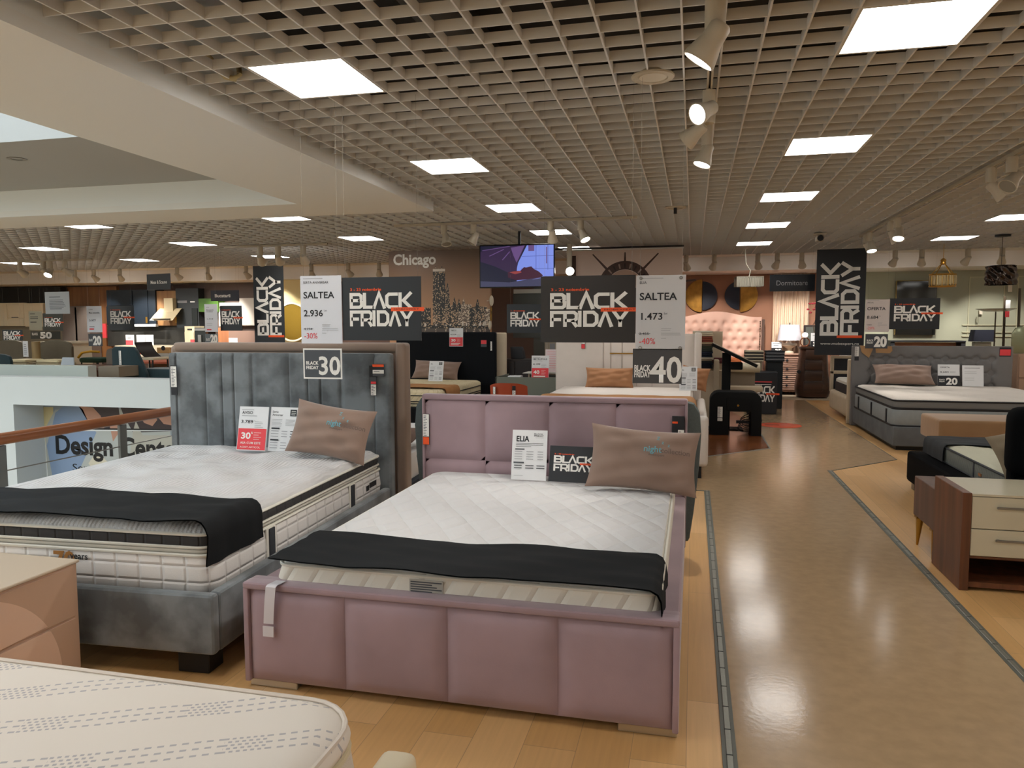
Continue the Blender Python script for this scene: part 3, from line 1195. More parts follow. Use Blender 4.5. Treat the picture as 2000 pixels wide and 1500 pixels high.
# --- grey bed ---------------------------------------------------------------------
RG = math.radians(2.9)
GW = 1.72
gc = Vector((-1.945-GW/2*math.cos(RG), 2.655-GW/2*math.sin(RG), 0))
gbed = thing('upholstered_bed', 'grey crushed velvet bed with a tall channelled headboard and black block feet', 'bed', gc, RG)
h = GW/2
b = B()
b.box(-h, h, 0, .055, .11, .372, .022, 3)
b.box(h-.0015, h+.001, .05, .053, .12, .36)
b.obj('front_rail', M_GREYVEL, gbed)
for s in (-1, 1):
    B().box(s*h-(.055 if s > 0 else 0), s*h+(0 if s > 0 else .055), .054, 2.16, .11, .37, .02, 3).obj('side_rail', M_GREYVEL, gbed)
    B().box(s*(h-.14)-.075, s*(h-.14)+.075, .06, .17, 0, .112, .004, 1).obj('leg', M_BLACKLEG, gbed)
    B().box(s*(h-.14)-.06, s*(h-.14)+.06, 2.0, 2.1, 0, .112).obj('leg', M_BLACKLEG, gbed)
B().box(-h+.05, h-.05, .05, 2.16, .18, .315).obj('slatted_base', mat('base_felt'), gbed)
b = B()
b.box(-h, h, 2.185, 2.27, .1, 1.312, .02, 3)
ch = b.obj('headboard', M_GREYVEL, gbed)
fr = [0, .03, .17, .248, .302, .385, .556, .64, .697, .785, .932, 1]
for a, c in zip(fr, fr[1:]):
    x0, x1 = -h+GW*a, -h+GW*c
    bb = B()
    n = 10

    def f(u, v, x0=x0, x1=x1):
        a_, c_ = 2*u-1, 2*v-1
        k = (max(0, 1-abs(a_)**12))**.5*(max(0, 1-max(0, abs(c_)-.96)**2*620))**.5
        return (x0+(x1-x0)*u, 2.187-.017*k, .12+1.19*v)
    bb.grid(f, 12, 40).obj('padded_channel', M_GREYVEL, ch, smooth=60)
care_tags(ch, (-h+.055, 2.15, 1.0), .22, .05, ((0, .03, K), (.03, .74, W), (.76, 1, K)))
care_tags(ch, (h-.115, 2.15, 1.07), .16, .05, ((0, .5, K), (.5, 1, DG)), rotz=.1)
care_tags(ch, (h-.075, 2.15, 1.155), .085, .09, ((0, .25, O), (.25, .45, K), (.45, .8, W), (.8, 1, DG)))
care_tags(ch, (h-.11, 2.147, 1.02), .1, .04, ((0, .2, RD), (.2, 1, W)), rotz=.1)

# mattress with its pillow top
gm = gbed.matrix_basis.copy()
Rz = Matrix.Rotation(RG, 4, 'Z')


def g2w(x, y, z=0):
    v = Rz @ Vector((x, y, 0))
    return (gc.x+v.x, gc.y+v.y, z)


t = thing('mattress', 'thick white pillow top mattress with a charcoal border on the grey bed', 'mattress', g2w(-.02, 1.135, .315), RG)
MW, ML = 1.62, 2.06
b = B()
slab(b, MW, ML, [(.012, 0), (-.004, .02), (-.012, .09), (-.004, .17), (.008, .19)], .07, rings=2)
b.obj('quilted_core', M_MBLOCK, t, smooth=50)
piping(MW+.01, ML+.01, .192, .008, .07, parent=t)
b = B()
slab(b, MW-.01, ML-.01, [(.015, .19), (.002, .2), (.0, .212), (.02, .226)], .07, rings=2)
b.obj('lower_cushion', mat('cream_ticking', 'd9d4c8', .8), t, smooth=50)
b = B()
slab(b, MW-.01, ML-.01, [(.02, .222), (0, .228), (-.004, .25), (0, .276), (.01, .283)], .07, rings=2)
b.obj('charcoal_band', M_MBAND, t, smooth=50)
piping(MW, ML, .226, .007, .07, parent=t)
piping(MW, ML, .283, .008, .07, parent=t)
b = B()
slab(b, MW-.012, ML-.012, [(0, .283), (.004, .296), (.03, .318), (.08, .328)], .07, rings=30, m=30,
     top=lambda x, y: .016*math.sin(11*x+1.2*math.sin(6*y))*math.sin(10*y+math.sin(5*x)))
b.obj('puffed_top', M_MPUFF, t, smooth=70)
for y in (-.56, .46):
    b = B()
    b.box(MW/2+.008, MW/2+.02, y, y+.055, .01, .185, .004, 2)
    b.box(MW/2+.006, MW/2+.014, y-.02, y+.075, .0, .19, .003, 1, mi=1)
    b.obj('carry_handle', [mat('handle_webbing', '34363a', .7), mat('cream_ticking')], t)
b = B()
b.box(MW/2+.011, MW/2+.0125, .72, .77, .09, .125).box(MW/2+.011, MW/2+.0125, .78, .9, .10, .135)
b.obj('woven_label', mat('ink_black'), t)
ink = Ink(.18, .085, 0)
ink.text('70', 0, 0, .95, 0, .03)
ink.text('years', .5, .55, .36, 1, .02)
lo = ink.b.obj('embroidered_logo', [mat('bronze_thread', 'a8763f', .5, metal=.3), mat('ink_black')], t, smooth=0)
lo.location = (.12, -ML/2-.012, .10)

o = runner(MW+.025, .46, .665, .2, .13, r=.055, seed=9, wav=.02, nu=80).obj('bed_throw', M_THROW, loc=g2w(-.02, .275), rotz=RG, smooth=60)
tag(o, 'black fleece throw hanging over the foot of the puffed mattress on the grey bed', 'throw')
pillow('mauve pillow with a teal printed logo leaning on the grey channelled headboard', g2w(.575, 1.70, .650), .58, .36, .15, -.34, .13, RG-.05, seed=5, logo=LOGO)


def aviso(i):
    a4_red('AVISO', '3.789', '30', ('ASA CUM ESTE', 'ACEST ARTICOL'))(i)
    i.text('%', .47, .38, .05, W, .02)
    i.text('Lei', .54, .67, .02, K, 0)


sign('price_card', 'white and red AVISO price card standing on the grey bed', .225, .305, g2w(-.055, 1.9, .648), aviso, M_PAPER, tilt=-.2, rotz=RG-.05, cat='price card')
sign('price_card', 'white mattress price list card between the red card and the pillow on the grey bed', .225, .305, g2w(.178, 1.9, .648), a4_list(('Serta', 'Aniversar'), seed=4), M_PAPER, tilt=-.2, rotz=RG-.08, cat='price card')

# taupe bed behind, its headboard back to back with the grey one
tb = thing('upholstered_bed', 'taupe velvet bed whose framed headboard stands behind the grey headboard', 'bed', g2w(.01, 2.285), RG)
b = B()
b.box(-.93, .93, 0, .06, .1, 1.34, .01, 2)
b.box(-.90, .93, -.02, .1, 1.318, 1.385, .028, 4)
b.box(.86, .935, -.03, .1, .1, 1.385, .028, 4)
b.box(-.935, -.87, -.0, .1, .1, 1.36, .028, 4)
b.obj('headboard', M_TAUPEVEL, tb)
B().box(-.9, .9, .1, 2.15, .1, .34, .02, 2).obj('base_frame', mat('navy_fabric', '1e222b', .8), tb)
B().box(.925, .933, .03, .06, .5, 1.2).obj('fixing_strip', mat('paper'), tb)
for s in (-1, 1):
    B().box(s*.8-.05, s*.8+.05, .1, .18, 0, .1).obj('leg', M_BLACKLEG, tb)
    B().box(s*.8-.05, s*.8+.05, 2.0, 2.1, 0, .1).obj('leg', M_BLACKLEG, tb)
t = thing('mattress', 'white mattress on the taupe bed glimpsed between the two headboards', 'mattress', g2w(.01, 3.4, .34), RG)
b = B()
slab(b, 1.72, 1.98, [(.01, 0), (0, .03), (0, .15), (.015, .19)], .08)
b.obj('mattress_cover', M_MWHITE, t, smooth=50)
pillow('brown pillow lying on the white mattress of the taupe bed', g2w(.58, 2.75, .60), .5, .35, .13, -1.45, 0, RG, mat('brown_pillow_cloth', '6a5348', .8), seed=6)

# --- bed in the near corner ---------------------------------------------------------
nb = thing('upholstered_bed', 'cream upholstered bed in the near left corner with rounded frame posts', 'bed', (-1.62, 1.72, 0))
M_CREAM = mat('cream_leather', 'ddcfb2', .5, var=.03)
for s in (-1, 1):
    B().box(s*.83-.05, s*.83+.05, -2.1, .0, .08, .31, .04, 4).obj('side_rail', mat('cream_pink_fabric', 'd2bda6', .6), nb)
    B().box(s*.885-.05, s*.885+.05, -.10, .05, .05, .385, .035, 4).obj('corner_post', M_CREAM, nb)
    for y in (-2.0, -.05):
        B().cyl((s*.87, y, 0), (s*.87, y, .09), .025).obj('leg', M_BLACKLEG, nb)
B().box(-.9, .9, -.08, .03, .08, .31, .03, 3).obj('end_rail', mat('cream_pink_fabric'), nb)
B().box(-.84, .84, -2.08, -.07, .2, .315).obj('slatted_base', mat('base_felt'), nb)


def dash_cloth():
    """Cream jersey printed with oblique grey dashes and dense blocks of dots."""
    m, nt, p = base_mat('dashed_jersey')
    tc = node(nt, 'ShaderNodeTexCoord')
    mp = node(nt, 'ShaderNodeMapping')
    mp.inputs['Rotation'].default_value = (0, 0, math.radians(-25))
    nt.links.new(tc.outputs['Object'], mp.inputs['Vector'])
    sx = node(nt, 'ShaderNodeSeparateXYZ')
    nt.links.new(mp.outputs['Vector'], sx.inputs[0])
    u, v, _ = sx.outputs
    band = mnode(nt, 'DIVIDE', v, .18)
    bi = mnode(nt, 'FLOOR', band)
    bf = mnode(nt, 'SUBTRACT', band, bi)
    row = mnode(nt, 'DIVIDE', mnode(nt, 'SUBTRACT', bf, .3), .075)       # rows of dashes inside a band
    rf = mnode(nt, 'FRACT', row)
    us = mnode(nt, 'ADD', u, mnode(nt, 'MULTIPLY', bi, .117))
    blk = mnode(nt, 'LESS_THAN', mnode(nt, 'FRACT', mnode(nt, 'DIVIDE', us, .36)), .27)
    n_in = mnode(nt, 'GREATER_THAN', row, 0.0)
    n_3 = mnode(nt, 'LESS_THAN', row, 5.0)
    odd = mnode(nt, 'LESS_THAN', mnode(nt, 'FRACT', mnode(nt, 'MULTIPLY', mnode(nt, 'FLOOR', row), .5)), .25)
    inrow = mnode(nt, 'MAXIMUM', blk, odd)
    off = mnode(nt, 'MULTIPLY', mnode(nt, 'FLOOR', row), .5)
    du = mnode(nt, 'FRACT', mnode(nt, 'ADD', mnode(nt, 'DIVIDE', us, mnode(nt, 'ADD', .026, mnode(nt, 'MULTIPLY', blk, -.011))), off))
    dash = mnode(nt, 'MULTIPLY', mnode(nt, 'LESS_THAN', du, .55), mnode(nt, 'LESS_THAN', mnode(nt, 'ABSOLUTE', mnode(nt, 'SUBTRACT', rf, .5)), .27))
    msk = mnode(nt, 'MULTIPLY', mnode(nt, 'MULTIPLY', dash, inrow), mnode(nt, 'MULTIPLY', n_in, n_3))
    mx = node(nt, 'ShaderNodeMix', data_type='RGBA')
    mx.inputs['A'].default_value = lin('e0d7cc')
    mx.inputs['B'].default_value = lin('b3aeae')
    nt.links.new(msk, mx.inputs['Factor'])
    nt.links.new(mx.outputs['Result'], p.inputs['Base Color'])
    p.inputs['Roughness'].default_value = .85
    p.inputs['Specular IOR Level'].default_value = .15
    vo = node(nt, 'ShaderNodeTexVoronoi', feature='SMOOTH_F1')
    vo.inputs['Scale'].default_value = 4.5
    nt.links.new(tc.outputs['Object'], vo.inputs['Vector'])
    bp = node(nt, 'ShaderNodeBump')
    bp.inputs['Strength'].default_value = .35
    bp.inputs['Distance'].default_value = .03
    nt.links.new(vo.outputs['Distance'], bp.inputs['Height'])
    nt.links.new(bp.outputs['Normal'], p.inputs['Normal'])
    return m


t = thing('mattress', 'cream mattress with oblique rows of grey dashes in the near left corner', 'mattress', (-1.575, .62, .315))
MW, ML = 1.62, 2.06
b = B()
slab(b, MW, ML, [(.02, 0), (.002, .02), (-.01, .08), (0, .17), (.02, .19)], .15, n=10, rings=2)
b.obj('quilted_border', quilt('cream_border_quilting', 'cfc2b2', 'puff', p1=.16, strength=.7, dist=.04), t, smooth=60)
piping(MW-.01, ML-.01, .188, .009, .15, mat('ecru_piping', 'cdbf9f', .6), t)
b = B()
slab(b, MW, ML, [(.03, .185), (.004, .2), (0, .215), (.012, .24), (.05, .258)], .15, n=10, rings=24, m=26, top=lambda x, y: .003*math.sin(9*x+2*math.sin(7*y))*math.sin(8*y))
b.obj('printed_top', dash_cloth(), t, smooth=70)
piping(MW-.018, ML-.018, .243, .007, .15, mat('pale_piping', 'd6cabd', .6), t)

# --- beige nightstand at the foot of the grey bed -------------------------------------
M_BEIGE = mat('beige_lacquer', 'c2a189', .42, var=.01)
M_BEIGETOP = mat('beige_top_lacquer', 'c3b19b', .38)
t = thing('nightstand', 'beige lacquered nightstand with a quarter circle relief standing before the grey bed', 'nightstand', (-2.5, 2.535, 0))
b = B()
b.box(-.46, -.004, -.62, 0, .06, .518, .004, 1)
b.obj('carcass', M_BEIGE, t)
B().box(-.465, .006, -.625, .006, .515, .527, .003, 1).obj('top_panel', M_BEIGETOP, t)
for z0, z1 in ((.075, .286), (.292, .505)):
    d = B().box(-.02, .002, -.6, -.022, z0, z1, .003, 1).obj('drawer', M_BEIGE, t)
    b = B()
    pts = []
    cx, cz, rr = -.56, .09, .43          # one big quarter circle crosses both drawers
    n = 24
    for i in range(n+1):
        a = PI/2*i/n
        y, z = cx+rr*math.cos(a)*1.05, cz+rr*math.sin(a)
        pts.append((min(y, -.024), z))
    lo, hi = z0+.002, z1-.002
    poly = [(y, min(max(z, lo), hi)) for y, z in pts if z >= lo]
    poly = [(-.598, lo)] + [(y, z) for y, z in poly if z > lo] + [(-.598, hi)]
    if z0 < .2:
        poly.insert(1, (pts[0][0], lo))
    q = [(.0021, y, z) for y, z in poly]
    cl = []
    for k in q:
        if not cl or (Vector(k)-Vector(cl[-1])).length > 1e-4:
            cl.append(k)
    b.prism(cl, (.006, 0, 0))
    b.obj('relief', mat('beige_relief_lacquer', 'dcbaa2', .4), d)
for x in (-.42, -.06):
    for y in (-.58, -.05):
        B().box(x-.02, x+.02, y-.02, y+.02, 0, .062).obj('leg', M_BEIGE, t)
# ------------------------------------------------------------------ right of the aisle
M_WALNUT = wood('walnut_veneer', '4c2b19', '6f4127', .42, .8)
M_ROSEWOOD = wood('rosewood_veneer', '4d352b', '6d4d3f', .45, .7)
M_CREAMLAC = mat('cream_lacquer', 'bfb69d', .35)
M_STEEL = mat('satin_steel', '8c8b88', .3, metal=.9)
M_BRASS = mat('brushed_brass', 'b98a3c', .3, metal=.9)
M_NAVY = mat('navy_velvet', '060709', .85, var=.15, vs=4, spec=.08)

t = thing('nightstand', 'walnut nightstand with two cream drawers and an open shelf beside the aisle', 'nightstand', (1.49, 4.6, 0))
for x0, x1 in ((0, .048), (.612, .66)):
    B().box(x0, x1, 0, .5, 0, .562, .003, 1).obj('side_panel', M_WALNUT, t)
B().box(.048, .612, .004, .498, .545, .557).obj('top_panel', M_CREAMLAC, t)
B().box(.048, .612, .01, .498, .02, .05).box(.048, .612, .485, .498, .05, .545).box(.048, .612, .02, .49, .185, .198).obj('carcass', M_WALNUT, t)
for z0, z1 in ((.203, .355), (.36, .541)):
    d = B().box(.051, .609, .006, .03, z0, z1, .002, 1).box(.06, .6, .03, .45, z0+.01, z1-.02).obj('drawer', M_CREAMLAC, t)
    hz = z1-.055
    B().box(.17, .49, -.018, -.008, hz-.006, hz+.006, .002, 1).box(.18, .19, -.01, .006, hz-.004, hz+.004).box(.47, .48, -.01, .006, hz-.004, hz+.004).obj('handle', M_STEEL, d)

t = thing('nightstand', 'rosewood nightstand on splayed brass legs behind the walnut nightstand', 'nightstand', (1.50, 5.125, 0))
b = B()
b.box(0, .46, 0, .44, .2, .47, .004, 1)
b.obj('carcass', M_ROSEWOOD, t)
B().box(.015, .425, -.012, .004, .215, .455, .003, 1).obj('drawer', M_ROSEWOOD, t)
B().box(.14, .22, .05, .06, .47, .482).obj('catch_plate', mat('copper_plate', 'b07a52', .4, metal=.5), t)
for x, y in ((.03, .05), (.43, .05), (.03, .39), (.43, .39)):
    sx = -1 if x < .2 else 1
    bb = B()
    bb.cyl((x+sx*.012, y, 0), (x, y, .2), .007, .026, n=10)
    bb.box(x-.03, x+.03, y-.03, y+.03, .188, .2)
    bb.obj('leg', M_BRASS, t)

# navy bed whose head end points at the camera
t = thing('upholstered_bed', 'black navy bed with a two roll headboard at the right edge of the photo', 'bed', (2.72, 6.4, 0))
B().box(-.77, .77, -1.0, 1.12, .06, .345, .04, 3).obj('base_frame', M_NAVY, t)
for sx in (-1, 1):
    for y in (-.9, 1.0):
        B().box(sx*.7-.04, sx*.7+.04, y-.04, y+.04, 0, .07).obj('leg', M_STEEL, t)
hb = B().box(-.74, .80, -1.12, -1.02, .1, .95, .03, 3).obj('headboard', M_NAVY, t)
for z0, z1 in ((.54, .985), (.13, .54)):
    B().box(-.76, .82, -1.2, -.98, z0, z1, .1, 5).obj('headboard_roll', M_NAVY, hb)
t = thing('mattress', 'cream mattress with grey quilted sides on the black navy bed', 'mattress', (2.80, 6.38, .345))
M_GREYQ = quilt('grey_side_quilting', '6d706a', 'side', p1=.05, strength=.5, dist=.015)
b = B()
slab(b, 1.46, 1.9, [(.01, 0), (0, .02), (0, .12), (.006, .135)], .06, rings=2)
b.obj('quilted_border', M_GREYQ, t, smooth=50)
b = B()
slab(b, 1.44, 1.88, [(.004, .13), (.02, .145), (.05, .152)], .06, rings=20, top=lambda x, y: .008*math.sin(13*x)*math.sin(12*y))
b.obj('top_panel', quilt('cream_puffed_ticking', 'cac7b0', 'puff', p1=.2, strength=.5, dist=.03), t, smooth=60)
piping(1.46, 1.9, .134, .008, .06, mat('charcoal_piping', '34363a', .7), t)
piping(1.46, 1.9, .012, .006, .06, mat('charcoal_piping'), t)
B().box(-.738, -.7305, -.35, -.30, .05, .07).obj('woven_label', mat('copper_plate'), t)
for y in (-.2, .5):
    B().box(-.7345, -.7295, y, y+.02, .01, .125).obj('side_seam', mat('charcoal_piping'), t)
o = runner(1.50, .52, .502, .10, .1, r=.04, seed=3, wav=.01).obj('bed_throw', mat('charcoal_throw', '2b2d2f', .8, var=.1, vs=6), loc=(2.80, 7.08, 0), smooth=60)
tag(o, 'charcoal throw over the foot of the cream mattress beside the camel bench', 'throw')
pillow('beige pillow standing at the roll headboard of the black navy bed', (2.30, 5.62, .50), .5, .34, .13, .35, .3, PI+.1, mat('beige_pillow_cloth', '8f7f68', .8), seed=8)

# camel bench
t = thing('bench', 'camel upholstered bench between the tufted grey bed and the charcoal throw', 'bench', (3.3, 8.60, 0))
b = B().box(-.87, .84, -.36, .30, .31, .55, .035, 4)
b.obj('seat', mat('camel_fabric', '97734f', .8, var=.12, vs=4, stretch=(1, 6, 1), sheen=.3), t)
for sx in (-1, 1):
    for y in (-.2, .2):
        B().cyl((sx*.72, y, 0), (sx*.70, y, .31), .016, .024).obj('leg', M_BLACKLEG, t)

# tufted grey bed
M_GREYTUFT = mat('grey_tufted_fabric', '777574', .85, var=.08, vs=5, spec=.2, bump=.06, bs=200)
TBX = 3.385
t = thing('upholstered_bed', 'grey bed with a button tufted headboard standing right of the aisle', 'bed', (TBX, 9.7, 0))
HWd = 1.06
hx = [-.8, -.6, -.4, -.2, 0, .2, .4, .6, .8]
hz = [.62, .815, 1.015]


def tuft(u, v):
    x, z = -HWd+2*HWd*u, .1+1.1*v
    d = 0
    for bz in hz:
        for bxx in hx:
            r2 = ((x-bxx+.0)**2+(z-bz)**2)
            d = max(d, math.exp(-r2/.0016))
            if abs(z-bz) < .2:
                d = max(d, .35*math.exp(-((x-bxx)/.012)**2)*(1 if .55 < z < 1.03 else 0))
        d = max(d, .35*math.exp(-((z-bz)/.012)**2)*(1 if abs(x) < .86 else 0))
    return (x, -.06+.058*d, z)


b = B()
b.grid(tuft, 106, 60)
hb = B().box(-HWd, HWd, -.04, .06, 0, 1.2, .02, 3).obj('headboard', M_GREYTUFT, t, loc=(0, 2.36, 0))
b.obj('tufted_panel', M_GREYTUFT, hb, smooth=70)
bb = B()
for bz in hz:
    for bxx in hx:
        bb.lathe([(0, .008), (.012, .005), (.014, 0)], 8, M4=Matrix.Translation((bxx, -.006, bz)) @ Matrix.Rotation(PI/2, 4, 'X'))
bb.obj('upholstery_button', mat('grey_button', '4b494a', .8), hb)
care_tags(hb, (-HWd+.055, -.06, .98), .21, .06, ((0, .7, W), (.72, 1, K)))
care_tags(hb, (HWd-.10, -.06, 1.055), .13, .15, ((0, .2, K), (.2, .9, RD), (.9, 1, K)))
M_GREYBASE = mat('grey_boxspring_fabric', '66696b', .85, var=.15, vs=5, spec=.2)
B().box(-1.03, 1.03, 0, 2.31, .05, .29, .02, 3).obj('base_frame', M_GREYBASE, t)
B().box(-.98, .98, .05, 2.28, 0, .055).obj('plinth', M_BLACKLEG, t)
mt = thing('mattress', 'grey sided mattress with a white pillow top on the tufted grey bed', 'mattress', (TBX, 9.7+1.15, .285))
MW, ML = 2.06, 2.26
M_GSIDE = mat('pale_grey_border', '888c8c', .75, var=.05, vs=20)
b = B()
slab(b, MW, ML, [(.008, 0), (0, .02), (0, .19), (.01, .205)], .1, rings=2)
b.obj('mattress_border', M_GSIDE, mt, smooth=50)
b = B()
slab(b, MW-.01, ML-.01, [(.008, .23), (0, .245), (0, .305), (.02, .315)], .1, rings=2)
b.obj('pillow_top', mat('mid_grey_border', '77797a', .75), mt, smooth=50)
b = B()
slab(b, MW-.02, ML-.02, [(.01, .30), (.02, .33), (.06, .345)], .1, rings=22, top=lambda x, y: .012*math.sin(8*x)*math.sin(8*y))
b.obj('top_panel', quilt('white_wavy_ticking', 'd6cdc3', 'puff', p1=.25, strength=.4, dist=.03), mt, smooth=60)
b = B()
slab(b, MW-.012, ML-.012, [(.006, .2), (0, .21), (0, .232)], .1, rings=2)
b.obj('black_band', mat('ink_black'), mt, smooth=50)
piping(MW, ML, .01, .012, .1, mat('black_piping', '1c1c1e', .7), mt)
piping(MW-.005, ML-.005, .315, .011, .1, mat('black_piping'), mt)
for y in (-.85, -.05, .75):
    B().box(-MW/2-.012, -MW/2+.002, y, y+.05, .01, .19, .004, 1).obj('carry_handle', mat('ink_black'), mt)
pillow('mauve pillow lying before the button tufted headboard', (2.98, 11.72, .66), .8, .36, .2, -.75, .02, 0, seed=12)
t = sign('price_card', 'white price card with a black 20 discount strip before the tufted headboard', .28, .31, (3.56, 11.75, .637), None, M_PAPER, tilt=-.15, cat='price card')
i = Ink(.28, .31, -.0025)
i.text('OFERTA', .1, .84, .06, K, .01, fit=.45)
i.text('8.684', .1, .62, .06, K, .01, fit=.4)
i.lines(.55, .9, .68, 2, .05, G, .01)
i.rect(0, 0, 1, .48, K)
i.text('BLACK', .06, .27, .06, W, .02, fit=.26)
i.text('FRIDAY', .06, .18, .06, W, .02, fit=.26)
i.text('20', .38, .08, .30, W, .04, fit=.52)
i.done(t)
sign('price_card', 'white printed sheet standing to the right of the 20 discount card', .27, .30, (3.87, 11.75, .637), lambda i: (i.lines(.1, .85, .88, 1, .1, K, .02), i.lines(.1, .85, .70, 2, .07, G, .014), i.lines(.1, .7, .4, 2, .1, G, .01)), M_PAPER, tilt=-.15, cat='price card')
b = B()
for pts in (((1680, 676), (1706, 676), (1705, 682), (1697, 699), (1683, 688)), ((1710, 678), (1742, 677), (1743, 685), (1738, 690), (1711, 689))):
    q = [at(u, v, Y=11.985) for u, v in pts]
    b.prism(q, (0, .006, 0))
    top = [at(u, v, Y=11.985) for u, v in (pts[0], pts[1])]
    b.prism([top[0], top[1], top[1]+Vector((0, 0, .004)), top[0]+Vector((0, 0, .004))], (0, .09, 0))
o = b.obj('packing_cardboard', mat('kraft_card', 'b08a62', .8))
tag(o, 'torn brown cardboard folded over the left end of the tufted headboard', 'cardboard')

# hanging sale set over it
sign('hanging_sign', 'white hanging 8.684 price sign left of the small sale board above the tufted bed', .325, .47, (2.60, 11.8, 1.41), price_ink('OFERTA', 'SPECIAL', '8.684', '10.855', '-20%'), mat('sign_pinkish_white', 'cfc4bf', .45), cords=(.1, .9))
sign('hanging_sign', 'black BLACK FRIDAY board hanging on the wall side of the tufted bed', .66, .445, (3.09, 11.8, 1.447), lambda i: i.logo(.09, .26, .82, .50), M_BLACK, cords=(.1, .9))
sign('hanging_sign', 'grey 20 discount plate hanging over the tufted headboard', .30, .21, (2.60, 11.8, 1.168), lambda i: (i.text('BLACK', .06, .5, .13, W, .02, fit=.3), i.text('FRIDAY', .06, .33, .13, W, .02, fit=.3), i.text('20', .40, .15, .68, W, .05, fit=.56)), M_DGREY, cords=(.15, .85), top=1.42)
sign('sale_banner', 'tall black sideways BLACK FRIDAY banner hanging right of the aisle', .77, 1.79, (2.41, 13.6, 1.0), lambda i: (i.logo(.10, .185, .78, .69, up=True), i.text('www.mobexpert.ro', .12, .10, .022, W, .0, fit=.78)), M_BLACK, cords=(.04, .96), rotz=-.12, cat='banner')

# slim cream bed glimpsed behind the tufted bed
t = thing('upholstered_bed', 'cream upholstered bed half hidden behind the tufted headboard', 'bed', (3.2, 12.2, 0))
M_CREAMFAB = mat('cream_fabric', 'c3b299', .8, var=.05, vs=6)
B().box(-.9, .9, -.03, .05, .0, .99, .02, 3).obj('headboard', M_CREAMFAB, t)
B().box(-.86, .86, .05, 1.75, .06, .40, .07, 5).obj('base_frame', M_CREAMFAB, t)
b = B()
b.box(-.86, -.80, 1.7, 1.76, .35, .95, .01, 1).box(-.86, -.2, 1.7, 1.76, .66, .72, .01, 1).box(-.86, -.2, 1.7, 1.76, .93, .98, .01, 1)
b.obj('footboard_frame', M_CREAMFAB, t)
B().box(-.80, -.2, 1.72, 1.75, .40, .95).obj('footboard_panel', mat('ink_black'), t)
mm = thing('mattress', 'dark sided white mattress on the half hidden cream bed', 'mattress', (3.2, 13.05, .39))
b = B()
slab(b, 1.6, 1.5, [(0, 0), (0, .16)], .06, rings=1)
b.obj('mattress_border', mat('ink_black'), mm)
b = B()
slab(b, 1.58, 1.48, [(0, .16), (0, .2), (.03, .23)], .06, rings=2)
b.obj('mattress_top', M_PIPING, mm)

# furniture at the far right edge
t = thing('chest_of_drawers', 'dusty pink chest cropped by the right edge beyond the tufted bed', 'cabinet', at(1982, 760, Y=12.3)*1 + Vector((0, 0, -.0)))
t.location = (4.62, 12.3, 0)
B().box(0, .9, 0, .45, .05, 1.08, .01, 1).obj('carcass', mat('dusty_pink_lacquer', 'a98b76', .5), t)
for z in (.1, .42, .74):
    B().box(.02, .88, -.015, .01, z, z+.3, .005, 1).obj('drawer', mat('dusty_pink_lacquer'), t)
t = thing('mirror', 'arched grey green mirror leaning on the dusty pink chest', 'mirror', (4.72, 12.4, 1.085), rotz=.1)
pts = [(-.16, 0, .0), (.16, 0, .0), (.16, 0, .3), (.11, 0, .38), (0, 0, .41), (-.11, 0, .38), (-.16, 0, .3)]
B().prism(pts, (0, .02, 0), bev=.004).obj('mirror_glass', mat('mirror_tint', '8d9277', .15, metal=.5), t)
t = thing('table_lamp', 'white table lamp on a black base right of the tufted bed', 'lamp', (4.42, 12.6, .0))
B().cyl((0, 0, 0), (0, 0, .62), .16, n=20).obj('lamp_table', mat('dusty_pink_lacquer'), t)
B().cyl((0, 0, .62), (0, 0, .80), .04, n=14).obj('lamp_base', mat('ink_black'), t)
B().cyl((0, 0, .78), (0, 0, .97), .13, .09, n=20).obj('lamp_shade', mat('lampshade_cream', 'd9d3c4', .8), t)

# ------------------------------------------------------------------ centre: beds and desk behind the two headboards
M_CREAMLEA = mat('ivory_leather', 'd3c9c0', .45, var=.03)
M_TAN = mat('tan_throw', 'b07c4c', .8, var=.08, vs=6)
CX0, CX1 = -1.80, .16
t = thing('upholstered_bed', 'ivory leather bed with a gold trimmed headboard behind the lilac headboard', 'bed', ((CX0+CX1)/2, 7.5, 0))
hw = (CX1-CX0)/2
b = B()
b.box(-hw-.02, hw-.08, 2.48, 2.58, .05, 1.40, .03, 3)
hb = b.obj('headboard', M_CREAMLEA, t)
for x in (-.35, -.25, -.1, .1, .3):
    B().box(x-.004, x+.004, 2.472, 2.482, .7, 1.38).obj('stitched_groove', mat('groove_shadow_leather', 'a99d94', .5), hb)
B().box(-.26, .06, 2.462, 2.48, 1.13, 1.145).obj('gold_trim', M_BRASS, hb)
care_tags(hb, (-.62, 2.468, 1.2), .12, .05, ((0, .5, W), (.5, 1, RD)))
B().box(hw-.14, hw-.05, 2.40, 2.62, .05, 1.42, .035, 4).obj('headboard_wing', M_CREAMLEA, t)
b = B()
b.box(-hw, hw, -.08, .06, .12, .62, .05, 4)
b.obj('footboard', M_CREAMLEA, t)
for s in (-1, 1):
    B().box(s*hw-(.1 if s > 0 else 0), s*hw+(0 if s > 0 else .1), .0, 2.48, .14, .56, .04, 4).obj('side_rail', M_CREAMLEA, t)
    for y in (.0, 2.4):
        B().box(s*(hw-.1)-.04, s*(hw-.1)+.04, y-.04, y+.04, 0, .15).obj('leg', M_BLACKLEG, t)
B().box(-hw+.08, hw-.08, .05, 2.46, .3, .45).obj('slatted_base', mat('base_felt'), t)
mx = (CX0+CX1)/2-.02
mt = thing('mattress', 'white mattress on the ivory leather bed', 'mattress', (mx, 8.75, .455))
b = B()
slab(b, 1.70, 2.3, [(.01, 0), (0, .03), (0, .2), (.03, .245)], .09, rings=10)
b.obj('mattress_cover', mat('white_ticking', 'dcd3cb', .8), mt, smooth=50)
